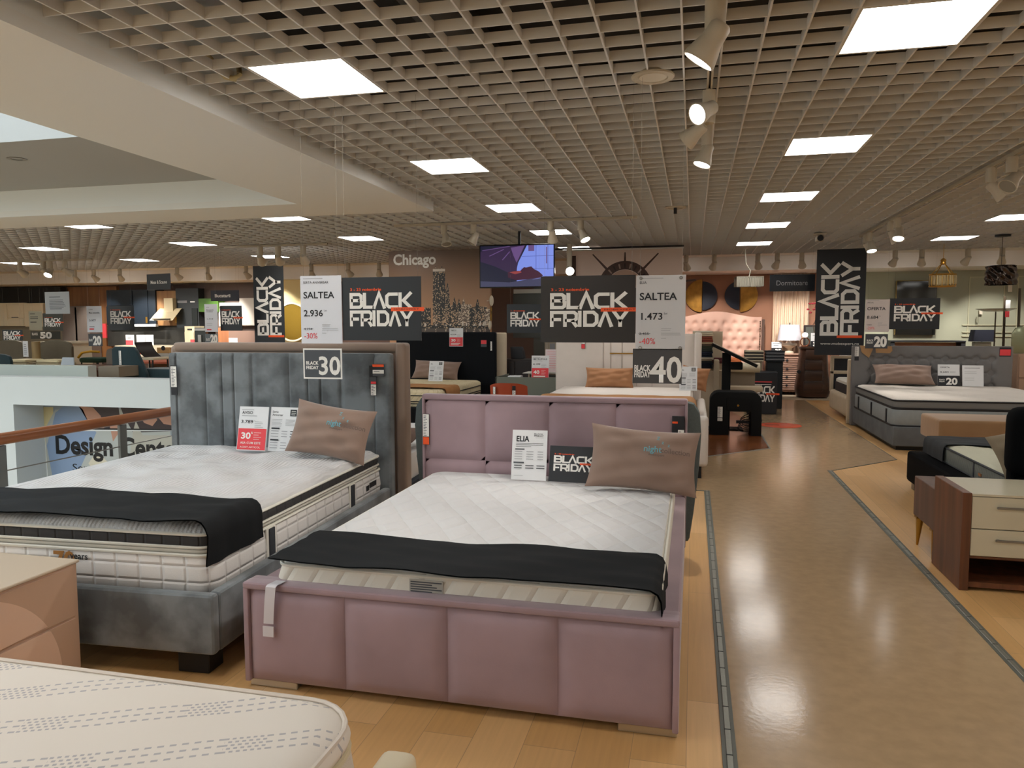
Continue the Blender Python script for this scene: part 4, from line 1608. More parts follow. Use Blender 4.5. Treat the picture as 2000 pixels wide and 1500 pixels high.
o = runner(1.76, .75, .712, .22, .24, r=.07, seed=21, wav=.012).obj('bed_throw', M_TAN, loc=(mx, 8.1, 0), smooth=60)
tag(o, 'tan throw across the foot of the white mattress on the ivory leather bed', 'throw')
M_TANP = mat('tan_pillow_cloth', 'a27350', .8, var=.06, vs=6)
pillow('tan pillow on the left side of the ivory leather bed', (-1.06, 9.72, .69), .64, .28, .16, -.3, 0, 0, M_TANP, seed=31)
pillow('tan pillow squeezed behind the white list card on the ivory leather bed', (.00, 9.72, .69), .36, .3, .15, -.2, .12, -.3, M_TANP, seed=32)
sign('price_card', 'white mattress list card at the right of the ivory leather bed', .215, .30, (-.05, 9.45, .70), a4_list('Elia', seed=9), M_PAPER, tilt=-.12, cat='price card')

# black arch table with a slanted tablet stand behind
M_BLACKV = mat('black_velvet', '121314', .75, spec=.25)
t = thing('nightstand', 'black arch shaped nightstand on the walnut floor beside the aisle', 'nightstand', (.58, 10.5, 0))
b = B()
outer = [(-.34, 0)] + [(-.34+.13-.13*math.cos(a), .47+.13*math.sin(a)) for a in [PI/2*k/8 for k in range(9)]] + [(.34-.13+.13*math.sin(a), .47+.13*math.cos(a)) for a in [PI/2*k/8 for k in range(9)]] + [(.34, 0)]
inner = [(.20, 0), (.20, .335), (-.09, .335), (-.09, 0)]
b.prism([(x, 0, z) for x, z in outer+inner], (0, .40, 0), bev=.008)
b.obj('arch_body', M_BLACKV, t)
d = B().box(-.12, .2, -.008, .004, .35, .52, .004, 1).obj('drawer', M_BLACKV, t)
B().lathe([(0, .02), (.014, .016), (.016, .006), (.008, 0)], 12, M4=Matrix.Translation((.03, -.006, .42)) @ Matrix.Rotation(PI/2, 4, 'X')).obj('knob', M_BRASS, d)
care_tags(t, (-.205, -.012, .2), .2, .07, ((0, .75, W), (.78, 1, W)))
t = thing('tablet_stand', 'black pedestal stand with a slanted tablet top behind the arch nightstand', 'stand', (.47, 11.06, 0))
B().box(-.06, .06, -.04, .04, 0, 1.12, .006, 1).obj('post', M_BLACKV, t)
B().box(-.25, .25, -.06, .28, 0, .02, .004, 1).obj('foot_plate', M_BLACKV, t)
M4 = Matrix.Translation((.1, -.02, 1.085)) @ Matrix.Rotation(.46, 4, 'Y')
B().box(-.34, .34, -.20, .20, -.02, .02, .006, 1, M4=M4).obj('tablet_housing', M_BLACKV, t)
B().box(-.345, .345, -.205, .205, .02, .03, .003, 1, M4=M4).obj('tablet_rim', mat('champagne_metal', '8f887a', .35, metal=.5), t)
B().box(.05, .22, -.1, .1, .88, .985, .02, 2).obj('hinge_box', M_BLACKV, t)
b = B()
for k in range(5):
    pts = []
    for i in range(22):
        a = 2*PI*i/20
        pts.append((.10+(.10+.01*k)*math.cos(a)+.02*k, .02*math.sin(3*a+k), .03+.018*k+(.05+.01*k)*(math.sin(a)+1)))
    b.tube(pts, .006, 6)
b.box(-.02, .2, -.03, .02, .15, .19, mi=0)
t = b.obj('power_cables', mat('dark_cable', '2b2c30', .5), loc=(.62, 10.72, .0))
tag(t, 'loops of dark power cable bundled under the arch nightstand', 'cable')

# fabric sample towers
t = thing('sample_rack', 'ivory rack stacked with folded fabric samples beside the ivory leather bed', 'rack', (at(1371, 690, Y=11.5).x, 11.5, 0))
RKX = at(1371, 690, Y=11.5).x
B().box(-.02, .30, .12, .16, 0, 1.42).box(.17, .25, -.12, .14, .0, 1.0, .02, 2).box(-.16, .30, -.1, .16, .0, .84).obj('rack_frame', M_CREAMFAB, t)
cols_ = ['d5cbb6', 'cfc0a4', 'c3ad90', '7d3b2a', '8c4630', '7a3626', 'b59d7e', '5c4c3d', '3d3f2f', '34392f', '2c322f', '22283a', '1d2436', '1c2333', 'cfc6b4', '8d7f6b', '2a2a2c', '191d2a', '171b28', '151924']
z = 1.43
M_S = {}
for i, c in enumerate(cols_):
    hgt = .028
    z -= hgt
    o = B().box(-.14, .145+.006*(i % 3), -.13, .10, z+.001, z+hgt-.002, .008, 2).obj('fabric_sample', mat('sample_'+c, c, .85), loc=(RKX, 11.5, 0))
    tag(o, 'folded fabric sample, %s from the top of the ivory rack' % (ORD[:10]+['eleventh', 'twelfth', 'thirteenth', 'fourteenth', 'fifteenth', 'sixteenth', 'seventeenth', 'eighteenth', 'nineteenth', 'twentieth'])[i], 'fabric sample', 'fabric samples stacked in the ivory rack')
t = thing('bench', 'cream bolster bench behind the slanted tablet stand', 'bench', (.74, 11.95, 0))
B().box(-.5, .30, -.2, .2, .5, .58, .02, 2).obj('seat', M_CREAMFAB, t)
b = B()
b.cyl((-.5, .0, .86), (.26, .0, .86), .075, n=20)
b.obj('bolster', mat('cream_bolster_leather', 'c9bda4', .5), t)
B().box(-.5, .2, .06, .1, .5, .84).obj('back_panel', mat('taupe_panel', '8a7c6b', .7), t)
for x in (-.46, .2):
    B().box(x-.025, x+.025, -.15, .15, 0, .5, .006, 1).obj('leg', M_CREAMFAB, t)
b = B()
b.box(-.1, .1, -.08, .08, 0, .05, .01, 2).box(-.06, .12, -.06, .07, .05, .085, .01, 2)
o = b.obj('folded_swatches', mat('wine_cloth', '5a2a2c', .8), loc=(.37, 11.65, .94))
tag(o, 'dark folded cloth swatches lying behind the tablet stand', 'fabric sample')

# swatch stands further back with a black sale cube
for k, (x, c, label) in enumerate(((1.10, 'c0b59c', 'cream and black banded fabric swatch stand beyond the tablet stand'), (1.46, '22262a', 'dark leather swatch stand next to the striped dresser'))):
    t = thing('swatch_stand', label, 'stand', (x-.02, 14.2, 0))
    B().box(-.14, .14, -.1, .22, 0, .86, .02, 2).obj('stand_body', mat('stand_'+c, 'a0937c' if k == 0 else '24282b', .8), t)
    for j in range(7):
        z = .86+j*.028
        cc = [('cfc4aa', '3a3634'), ('2b2f33', '6f7276')][k][j % 2]
        B().box(-.16, .16, -.14, .2, z, z+.025, .008, 2).obj('swatch', mat('swatch_'+cc, cc, .8), t)
t = thing('display_cube', 'black BLACK FRIDAY cube standing on the floor before the dresser', 'display cube', (1.15, 13.2, 0), rotz=-.06)
B().box(-.245, .245, 0, .42, 0, .72, .01, 1).obj('cube_body', M_BLACK, t)
i = Ink(.49, .72, 0)
i.lines(.08, .82, .78, 1, .1, RD, .02, 0)
i.lines(.08, .8, .715, 1, .1, W, .014, 0)
i.logo(.08, .30, .84, .37, date=False)
i.done(t)
o = B().lathe([(0, .002), (.30, .002), (.305, 0)], 32).obj('floor_sticker', mat('orange_vinyl', 'd0502c', .4), loc=(1.30, 11.75, .0065))
tag(o, 'round orange sticker with dark print on the shiny aisle floor', 'sticker')
b = B()
b.box(-.22, -.02, -.03, -.01, .0025, .0035).box(-.22, -.02, .03, .05, .0025, .0035)
b.obj('print', mat('ink_black'), o)

# black bed
M_BLACKBED = mat('black_upholstery', '0f1115', .8, var=.1, vs=4, spec=.2, stretch=(6, 1, .4))
t = thing('upholstered_bed', 'black upholstered bed with a tall plain headboard below the skyline mural', 'bed', (-3.96, 9.2, 0))
hb = B().box(-.86, .86, 2.4, 2.5, .05, 1.41, .03, 4).obj('headboard', M_BLACKBED, t)
B().box(-.84, .80, .1, 2.42, .1, .42, .03, 3).obj('base_frame', M_BLACKBED, t)
for s in (-1, 1):
    for y in (.2, 2.3):
        B().box(s*.7-.04, s*.7+.04, y-.04, y+.04, 0, .105).obj('leg', M_BLACKLEG, t)
care_tags(hb, (.665, 2.395, 1.17), .11, .10, ((0, .6, RD), (.6, 1, DG)))
care_tags(hb, (.79, 2.395, 1.11), .15, .03, ((0, 1, W),))
t = thing('upholstered_headboard', 'cream headboard standing directly behind the black headboard', 'headboard', (-3.92, 11.73, 0))
B().box(-.84, .96, 0, .09, .02, 1.40, .03, 3).obj('headboard_cover', M_CREAMFAB, t)
mt = thing('mattress', 'ivory mattress with black piped sides on the black bed', 'mattress', (-4.05, 10.4, .41))
b = B()
slab(b, 1.56, 2.0, [(.01, 0), (0, .03), (0, .20), (.01, .215), (.04, .235)], .1, rings=12, top=lambda x, y: .006*math.sin(30*y))
b.obj('mattress_cover', quilt('ivory_ribbed_ticking', 'd2c2a0', 'side', p1=.08, strength=.5, dist=.02), mt, smooth=50)
for z in (.05, .08, .16):
    piping(1.568, 2.008, z, .007, .1, mat('black_piping'), mt)
o = runner(1.6, .6, .66, .2, .17, r=.06, seed=14).obj('bed_throw', M_TAN, loc=(-4.05, 9.85, 0), smooth=60)
tag(o, 'tan throw across the foot of the ivory mattress on the black bed', 'throw')
pillow('mauve pillow behind the white list card on the black bed', (-4.06, 11.35, .65), .80, .34, .18, -.55, .04, 0, seed=15)
sign('price_card', 'white list card leaning on the mauve pillow of the black bed', .235, .32, (-3.90, 10.95, .65), a4_list('Elia', seed=11), M_PAPER, tilt=-.25, cat='price card')
sign('price_card', 'white and red 30 discount card on top of the black headboard', .235, .30, (-3.76, 11.585, 1.175), a4_red('AMELIA', '4.034', '30'), M_PAPER, rotz=.0, tilt=-.03, cat='price card')

# sage desk, its clutter, orange chair
M_SAGEMDF = mat('sage_lacquer', '6b6f64', .5)
t = thing('desk', 'sage green lacquered desk with raised edges between the black and ivory beds', 'desk', (-2.13, 10.14, 0))
B().box(-.56, .56, 0, .7, .70, .735).obj('desk_top', mat('desk_top_dark', '4b4b46', .5), t)
b = B()
b.box(-.58, .56, -.02, .0, .02, .79, .003, 1).box(-.58, -.56, -.02, .72, .02, .79, .003, 1).box(.56, .58, -.02, .72, .02, .79, .003, 1)
b.obj('desk_carcass', M_SAGEMDF, t)
sign('price_card', 'white and red 40 discount card on the sage desk', .25, .35, (-2.09, 10.25, .738), a4_red('METROPOLIS', '4.199', '40'), M_PAPER, tilt=-.08, cat='price card')
sign('price_card', 'pale pink printed sheet behind the 40 discount card on the sage desk', .25, .33, (-1.95, 10.56, .838), lambda i: i.lines(.1, .9, .9, 8, .1, mi=RD, th=.01), mat('pink_tinted_paper', 'dfcfd0', .5), tilt=-.05, cat='price card')
t = thing('wooden_tray', 'beige shelf box lying on the sage desk', 'tray', (-1.97, 10.56, .736))
b = B()
b.box(-.32, .32, -.18, .18, 0, .015).box(-.32, .32, -.18, .18, .075, .09, .003, 1).box(-.32, -.30, -.18, .18, .015, .075).box(.24, .26, -.18, .18, .015, .075)
b.obj('tray_body', mat('beige_board', 'a08c78', .6), t)
B().box(-.40, .38, -.2, .2, .09, .10, .003, 1).obj('tray_lid', mat('pale_board', 'bdb8ae', .5), t)
b = B()
b.box(-.11, .11, -.08, .08, 0, .03, .006, 1).box(-.10, .09, -.07, .07, .03, .06, .006, 1, mi=1)
o = b.obj('catalogue_stack', [mat('wine_cloth'), mat('paper')], loc=(-2.46, 10.32, .738))
tag(o, 'white catalogues stacked on the left end of the sage desk', 'catalogue')
t = thing('chair', 'orange shell chair with its back to the lilac headboard', 'chair', (-2.12, 8.75, 0))
M_ORANGECH = mat('terracotta_shell', 'a5472c', .45)
b = B()


def shell(off):
    def f(u, v):
        a = (u-.5)*1.7
        r = .29
        wv = 1-.10*abs(2*u-1)**3
        z = .44+.395*v*wv
        return ((r+off)*math.sin(a), -(r+off)*math.cos(a)+.05-.07*v, z)
    return f


b.grid(shell(0), 20, 10, flip=True).grid(shell(.014), 20, 10)
b.obj('backrest', M_ORANGECH, t, smooth=60)
b = B()
slab(b, .5, .46, [(.02, .42), (0, .44), (.03, .462)], .14)
b.obj('seat', M_ORANGECH, t, smooth=60)
for sx in (-1, 1):
    for sy in (-1, 1):
        B().cyl((sx*.23, sy*.22, 0), (sx*.15, sy*.14, .43), .011, .014).obj('leg', M_BLACKLEG, t)
care_tags(t, (-.155, -.30, .70), .09, .035, ((0, 1, W),), rotz=-.35)
care_tags(t, (.09, -.325, .70), .105, .04, ((0, .5, K), (.5, 1, W)), rotz=.25)
# ------------------------------------------------------------------ back of the shop
def pb(b, u0, v0, u1, v1, Y, dep=.05, bev=0., mi=0):
    """Box whose front face fills the seen rectangle on the plane y = Y."""
    vm, um = (v0+v1)/2, (u0+u1)/2
    x0, x1 = at(u0, vm, Y=Y).x, at(u1, vm, Y=Y).x
    z1, z0 = at(um, v0, Y=Y).z, at(um, v1, Y=Y).z
    return b.box(x0, x1, Y, Y+dep, z0, z1, bev, 1, mi)


def rect_at(u0, v0, u1, v1, Y):
    """(bottom centre, width, height) of a seen rectangle on the plane y = Y."""
    vm, um = (v0+v1)/2, (u0+u1)/2
    x0, x1 = at(u0, vm, Y=Y).x, at(u1, vm, Y=Y).x
    z1, z0 = at(um, v0, Y=Y).z, at(um, v1, Y=Y).z
    return Vector(((x0+x1)/2, Y, z0)), x1-x0, z1-z0


# skyline mural on a free-standing partition
def dusk_print():
    m, nt, p = base_mat('dusk_print')
    tc = node(nt, 'ShaderNodeTexCoord')
    sx = node(nt, 'ShaderNodeSeparateXYZ')
    nt.links.new(tc.outputs['Generated'], sx.inputs[0])
    cr = node(nt, 'ShaderNodeValToRGB')
    e = cr.color_ramp.elements
    e[0].position, e[0].color = .50, lin('c08f66')
    e[1].position, e[1].color = .98, lin('6e5747')
    nt.links.new(sx.outputs[2], cr.inputs['Fac'])
    nt.links.new(cr.outputs['Color'], p.inputs['Base Color'])
    p.inputs['Roughness'].default_value = .45
    return m


def tower_print(name, dark, lit, sc, thr):
    m, nt, p = base_mat(name)
    tc = node(nt, 'ShaderNodeTexCoord')
    mp = node(nt, 'ShaderNodeMapping')
    mp.inputs['Rotation'].default_value = (PI/2, 0, 0)
    nt.links.new(tc.outputs['Object'], mp.inputs['Vector'])
    nz = node(nt, 'ShaderNodeTexVoronoi', distance='CHEBYCHEV')
    nz.inputs['Scale'].default_value = sc
    nt.links.new(mp.outputs['Vector'], nz.inputs['Vector'])
    sx = node(nt, 'ShaderNodeSeparateColor')
    nt.links.new(nz.outputs['Color'], sx.inputs[0])
    g = mnode(nt, 'GREATER_THAN', sx.outputs[0], thr)
    mx = node(nt, 'ShaderNodeMix', data_type='RGBA')
    mx.inputs['A'].default_value, mx.inputs['B'].default_value = lin(dark), lin(lit)
    nt.links.new(g, mx.inputs['Factor'])
    nt.links.new(mx.outputs['Result'], p.inputs['Base Color'])
    p.inputs['Roughness'].default_value = .45
    return m


MY = 12.6
p, w, hgt = rect_at(760, 489, 957, 650, MY)
root = thing('wall_mural', 'tall brown printed city skyline mural lettered Chicago behind the black bed', 'mural', (p.x, MY+.05, 0))
B().box(-w/2, w/2, -.05, .05, .02, 2.85).obj('printed_panel', [dusk_print()], root, smooth=0)
H = 2.85
ink = Ink(w, H, -.05)
ink.text('Chicago', .045, .915, .066, 0, .03, fit=.43)
rnd = random.Random(5)
zb = .5
tw = [(.02, .16, .66), (.10, .06, .62), (.32, .10, .64), (.60, .09, .655), (.69, .13, .66), (.80, .05, .64), (.85, .12, .655), (.95, .05, .635), (.52, .10, .64), (.44, .16, .755), (.20, .1, .63), (.26, .07, .61)]
for k, (x, ww, zt) in enumerate(tw):
    ink.rect(x, zb, min(x+ww, .998), zt+rnd.uniform(-.006, .006), 1 + k % 3)
ink.rect(.445, .6, .565, .885, 3)
ink.rect(.445, .868, .565, .884, 4)
for x in (.47, .53):
    ink.rect(x, .884, x+.008, .90, 1)
for x, zt in ((.59, .80), (.07, .79), (.655, .71), (.70, .70), (.745, .705), (.88, .70)):
    ink.pol([(x-.025, .62), (x+.025, .62), (x+.012, zt-.03), (x, zt), (x-.012, zt-.03)], 1 + int(x*50) % 3)
ink.rect(.0, .515, 1, .535, 3)
ink.rect(0, .46, 1, .515, 5)
for k in range(26):
    x = rnd.uniform(.02, .97)
    ink.rect(x, .53, x+.012, .53+rnd.uniform(.008, .03), 4)
    ink.rect(x, .5-rnd.uniform(.0, .03), x+.008, .512, 2)
ink.b.obj('printed_skyline', [mat('ink_white'), tower_print('tower_a', '38312c', 'c7a684', 62, .62), tower_print('tower_b', '6b584a', 'e0cbb0', 70, .66), tower_print('tower_c', '24211f', 'b89c7c', 56, .78),
                              mat('lit_crown_print', 'd9cdbd', .5), mat('river_print', '5a5048', .4)], root, smooth=0)

# second mural: a dark ribbed arch with rays on cream
MY2 = 13.3
p, w, hgt = rect_at(1112, 484, 1332, 660, MY2)
root = thing('wall_mural', 'cream printed mural of a dark ribbed arch with rays behind the ivory bed', 'mural', (p.x, MY2+.05, 0))
H = 2.84
B().box(-w/2, w/2, -.05, .05, .02, H).obj('printed_panel', mat('blush_print', 'd8c1b3', .5), root, smooth=0)
ink = Ink(w, H, -.05)
cx, cz, ax = .50, .765, w/H


def arc(r0, r1, a0, a1, mi, n=20):
    o = [(cx+r1*math.cos(a0+(a1-a0)*k/n), cz+r1*math.sin(a0+(a1-a0)*k/n)*ax) for k in range(n+1)]
    q = [(cx+r0*math.cos(a0+(a1-a0)*k/n), cz+r0*math.sin(a0+(a1-a0)*k/n)*ax) for k in range(n+1)]
    for k in range(n):
        ink.pol([q[k], o[k], o[k+1], q[k+1]], mi)


for a in (.10, .80, 1.571, 2.33, 3.02):
    s = .032
    r0, r1 = .2, .62 if abs(a-1.57) > .9 else .42
    ink.pol([(cx+r0*math.cos(a-s*1.8), cz+r0*math.sin(a-s*1.8)*ax), (cx+r1*math.cos(a-s*.4), min(.985, cz+r1*math.sin(a-s*.4)*ax)), (cx+r1*math.cos(a+s*.4), min(.985, cz+r1*math.sin(a+s*.4)*ax)), (cx+r0*math.cos(a+s*1.8), cz+r0*math.sin(a+s*1.8)*ax)], 0)
arc(.165, .24, 0, PI, 0)
for k in range(13):
    a = .12+k*(PI-.24)/12
    arc(.175, .218, a-.035, a+.035, 1 if k % 2 else 2, 2)
arc(.0, .16, .03, PI-.03, 3, 16)
ink.rect(.0, .70, .06, .97, 0)
ink.rect(.26, .0, .74, .765, 2)
ink.b.obj('printed_arch', [mat('umber_print', '4a342c', .5), mat('warm_rib_print', '9a8377', .5), mat('dark_rib_print', '2f221d', .5), mat('skin_tone_print', 'b39380', .5)], root, smooth=0)
bb = B()
bb.box(-w/2-.3, w/2+.02, -.09, -.05, H+.0, H+.02).box(-w/2-.3, w/2+.02, -.09, .05, H+.035, H+.055, mi=1)
bb.obj('top_rail', [mat('white_metal', 'd8d6d0', .4), mat('ink_black')], root)

# dark grey partition with pale frames between the murals
bb = B()
x0, x1 = at(1042, 640, Y=13.5).x, at(1135, 640, Y=13.5).x
bb.box(x0, x1, 13.5, 13.6, 0, 2.3)
struct(bb.obj('wall_partition', mat('partition_grey', '55554f', .6), smooth=0))
for k, (u0, v0, u1, v1, c, lab) in enumerate(((1066, 575, 1070, 742, 'b9b09c', 'pale upright frame strip on the dark grey partition'), (1003, 565, 1062, 573, 'b5b3a9', 'pale header strip of the dark grey partition'))):
    b = B()
    pb(b, u0, v0, u1, v1, 13.44, .05)
    o = b.obj('frame_strip', mat('strip_'+c, c, .5), smooth=0)
    tag(o, lab, 'frame')
b = B()
pb(b, 1002, 573, 1064, 660, 13.47, .03)
o = b.obj('notice_panel', mat('panel_slate', '4d504c', .5), smooth=0)
tag(o, 'slate grey panel below the pale header strip behind the television', 'panel')
p, w, hgt = rect_at(1066, 640, 1082, 690, 13.49)
sign('poster', 'white sheet with dark blocks pinned to the grey partition', w, hgt, p, lambda i: (i.rect(.3, .8, 1, .95, DG), i.rect(.55, .65, 1, .72, DG)), M_PAPER, cat='poster')
p, w, hgt = rect_at(1064, 668, 1120, 698, 13.485)
sign('info_board', 'cream information board with lines of print left of the ivory headboard', w, hgt, p, lambda i: (i.text('Metropolis', .45, .8, .1, K, .01, fit=.3), i.lines(.42, .98, .7, 3, .17, K, .05, .1), i.rect(.18, .45, .36, .9, G), i.rect(.42, .08, .8, .14, K)), mat('cream_board', 'b7a993', .5), cat='sign', th=.02)
p, w, hgt = rect_at(1066, 702, 1119, 742, 13.1)
t = thing('mirror', 'smoky mirrored panel standing behind the sage desk', 'mirror', (p.x, 13.1, 0))
B().box(-w/2, w/2, 0, .03, .05, p.z+hgt).obj('mirror_glass', mat('smoky_glass', '7a7d76', .25, metal=.6, var=.2, vs=2), t)
B().box(-w/2-.02, w/2+.02, -.01, .03, p.z+hgt, p.z+hgt+.05).obj('mirror_frame', mat('ink_black'), t)
b = B()
x0, x1 = at(1119, 690, Y=12.4).x, at(1131, 690, Y=12.4).x
b.box(x0, x1, 12.4, 12.5, 0, at(1125, 671, Y=12.4).z)
o = b.obj('display_post', mat('ink_black'), smooth=0)
tag(o, 'black upright post touching the left edge of the ivory headboard', 'post')
t = thing('cabinet', 'dark wenge cabinet behind the left end of the sage desk', 'cabinet', (at(1000, 730, Y=11.9).x, 11.9, 0))
B().box(-.33, .45, 0, .4, .02, .96, .006, 1).obj('carcass', mat('wenge', '2b2422', .5), t)
for k in range(2):
    B().box(-.32+.38*k, .04+.39*k, -.015, .005, .06, .93, .004, 1).obj('door', mat('wenge'), t)
b = B()
b.prism([(-.12, 0, 0), (.10, 0, 0), (.08, 0, .12), (.05, 0, .2), (-.13, 0, .2)], (0, .18, 0), bev=.012)
o = b.obj('leather_box', mat('ink_black'), loc=(at(1010, 690, Y=11.95).x, 12.0, .962))
tag(o, 'small black slanted box on the wenge cabinet', 'box')
for k, (u, v0, v1, lab) in enumerate(((960, 577, 598, 'upper pale oval ornament beside the right edge of the skyline mural'), (957, 626, 644, 'lower pale ornament beside the right edge of the skyline mural'))):
    p = at(u, (v0+v1)/2, Y=12.55)
    hh = abs(at(u, v0, Y=12.55).z-at(u, v1, Y=12.55).z)/2
    b = B()
    b.lathe([(0, .03), (hh*.5, .025), (hh*.95, .01), (hh, 0)], 18, M4=Matrix.Diagonal((.42, 1, 1, 1)) @ Matrix.Rotation(PI/2, 4, 'X'))
    b.cyl((-.09, .02, 0), (0, .02, 0), .006)
    o = b.obj('wall_ornament', mat('pale_ceramic', 'cdbfa8', .4), loc=p)
    tag(o, lab, 'ornament')
b = B()
pb(b, 951, 600, 960, 626, 12.62, .04)
o = b.obj('picture', mat('gilt_print', '8d6a2c', .4, metal=.5, var=.6, vs=20))
tag(o, 'small gilt picture strip between the two pale ornaments', 'picture')

# television on its ceiling pole
TY = 10.97
p, w, hgt = rect_at(937, 477, 1083, 562, TY)
t = thing('television', 'television showing a dark sleeper against blue windows hanging from the ceiling', 'television', (p.x, TY, p.z), rotz=.03)
B().box(-w/2, w/2, 0, .05, 0, hgt, .008, 2).obj('housing', mat('tv_plastic', '141416', .35), t)
B().cyl((.03, .065, hgt*.5), (.03, .065, 2.93-p.z), .022, n=12).obj('ceiling_pole', mat('ink_black'), t)
B().box(-.1, .16, .05, .09, hgt*.4, hgt*.7).obj('wall_bracket', mat('ink_black'), t)


def scr(n, c, e):
    return mat('screen_'+n, '000000', .3, emit=e, ecol=c)


ink = Ink(w*.97, hgt*.94, -.001)
ink.rect(0, 0, 1, 1, 0)
ink.pol([(.50, .10), (1, .06), (1, 1), (.64, 1), (.60, .85), (.52, .58), (.50, .42)], 1)
for x in (.76, .92):
    ink.rect(x, .4, x+.008, 1, 2)
for z in (.73, .42):
    ink.rect(.56, z, 1, z+.012, 2)
ink.rect(.90, .55, .915, .95, 4)
ink.rect(.66, .86, .74, 1, 4)
ink.pol([(0, .86), (.12, .93), (.30, .98), (.62, 1), (.58, .84), (.51, .56), (.50, .36), (.40, .33), (.2, .5), (0, .62)], 3)
ink.pol([(.42, .95), (.61, 1), (.55, .80), (.50, .58), (.46, .74)], 4)
for (a, c) in (((.02, .90), (.40, .99)), ((.12, .76), (.32, .92)), ((.30, .66), (.40, .86))):
    ink.pol([a, (a[0]+.01, a[1]-.012), (c[0]+.01, c[1]-.012), c], 4)
ink.pol([(.38, .36), (.46, .38), (.55, .38), (.58, .40), (.60, .47), (.63, .46), (.67, .475), (.70, .485), (.715, .45), (.735, .42), (.80, .36), (.86, .26), (.80, .19), (.5, .15), (.38, .22)], 5)
ink.pol([(.40, .35), (.46, .37), (.55, .38), (.57, .34), (.48, .30)], 6)
ink.pol([(0, 0), (1, 0), (1, .20), (.9, .24), (.72, .16), (.4, .10), (0, .14)], 7)
ink.pol([(.70, .16), (.80, .20), (.88, .215), (.80, .185)], 8)
o = ink.b.obj('screen', [scr('night', (.012, .012, .03), 1), scr('blue', (.20, .27, .75), 1), scr('muntin', (.10, .13, .45), 1), scr('plum', (.035, .018, .055), 1), scr('mauve', (.13, .07, .20), 1),
                         scr('face', (.05, .012, .03), 1), scr('ember', (.28, .05, .05), 1), scr('cover', (.05, .05, .10), 1), scr('rim', (.22, .22, .55), 1)], t, smooth=0)
o.location = (0, 0, hgt*.03)
p, w, hgt = rect_at(990, 594, 1060, 650, 10.6)
sign('hanging_sign', 'small BLACK FRIDAY board hanging under the television', w, hgt, p, lambda i: i.logo(.10, .22, .80, .50), M_BLACK, cords=(.1, .9))

# pink bedroom bay ------------------------------------------------------------------
WY = 17.53
M_GOLD = mat('gold_leaf', 'a87a34', .5, metal=.6, var=.25, vs=9, bump=.1, bs=30)
M_NAVYPL = mat('navy_plaque', '262a36', .6)
for k, (uc, vc, side, big, m, lab) in enumerate(((1371, 578, -1, 33, M_GOLD, 'left gold half disc on the pink wall'), (1372, 578, 1, 29, M_NAVYPL, 'navy half disc joined to the left gold half disc'),
                                                 (1444, 577, -1, 29, M_NAVYPL, 'navy half disc beside the crystal chandelier'), (1446, 577, 1, 34, M_GOLD, 'right gold half disc behind the crystal chandelier'))):
    c = at(uc, vc, Y=WY)
    r = abs(at(uc+big, vc, Y=WY).x-c.x)
    pts = [(side*r*math.sin(PI*j/20), 0, r*math.cos(PI*j/20)) for j in range(21)]
    o = B().prism(pts, (0, .03, 0), bev=.006).obj('wall_disc', m, loc=(c.x, WY-.04, c.z))
    tag(o, lab, 'wall decoration')
# tufted pink headboard
M_BLUSH = mat('blush_fabric', 'd0a897', .8, var=.04, vs=5, sheen=.2)
x0, x1 = at(1310, 650, Y=17.0).x, at(1489, 650, Y=17.0).x
zt, zs = at(1420, 608, Y=17.0).z, at(1480, 619, Y=17.0).z
W2 = (x1-x0)/2
t = thing('upholstered_bed', 'blush pink bed with an arched button tufted headboard against the pink wall', 'bed', ((x0+x1)/2, 17.0, 0))


def archtop(u):
    a = min(1, abs(2*u-1))
    return zs + (zt-zs)*(.5+.5*math.cos(PI*min(1, a*1.1)))


hb = B()


def ff(u, v):
    x, z = -W2+2*W2*u, .2+(archtop(u)-.2)*v
    d = 0
    for r in range(5):
        for c in range(9):
            bxx, bz = -W2*.9+c*W2*.22+(W2*.11 if r % 2 else 0), .80+r*.19
            d = max(d, math.exp(-((x-bxx)**2+(z-bz)**2)/.0022))
    return (x, -.07+.06*d, z)


hb.grid(ff, 90, 50)
pts = [(-W2, 0, .1)] + [(-W2+2*W2*k/30, 0, archtop(k/30)) for k in range(31)] + [(W2, 0, .1)]
hb.prism(pts, (0, .09, 0))
ho = hb.obj('headboard', M_BLUSH, t, loc=(0, .3, 0), smooth=60)
for s in (-1, 1):
    bb = B()
    for k in range(30):
        bb.lathe([(0, .012), (.014, .006), (.016, 0)], 8, M4=Matrix.Translation((s*(W2-.03), -.08, .55+k*.036)) @ Matrix.Rotation(PI/2, 4, 'X'))
    bb.obj('nailhead', mat('nail_metal', '6a5444', .35, metal=.7), ho)
bb = B().box(-W2-.0, W2, -.02, .12, .1, .12)
B().box(W2, W2+.07, .28, .40, .1, zs-.05, .01, 1).obj('headboard_wing', mat('brown_wood_trim', '5d463c', .6), t)
B().box(-W2+.05, W2-.05, -1.6, .25, .15, .42, .04, 3).obj('base_frame', M_BLUSH, t)
for s in (-1, 1):
    for y in (-1.5, .1):
        B().cyl((s*(W2-.2), y, .006), (s*(W2-.2), y, .16), .04).obj('leg', M_BLACKLEG, t)
mt = thing('mattress', 'blush covered mattress on the tufted pink bed', 'mattress', ((x0+x1)/2, 16.35, .41))
b = B()
slab(b, 2*W2-.15, 1.7, [(0, 0), (0, .2), (.03, .25)], .1, rings=6)
b.obj('mattress_cover', mat('blush_cover', 'bd8f78', .8), mt)
p = at(1432, 683, Y=16.6)
pillow('orange pillow on the blush mattress of the tufted pink bed', (p.x, 16.6, .66), .36, .2, .12, -.6, .1, 0, mat('orange_pillow_cloth', 'b9683a', .7), seed=41)
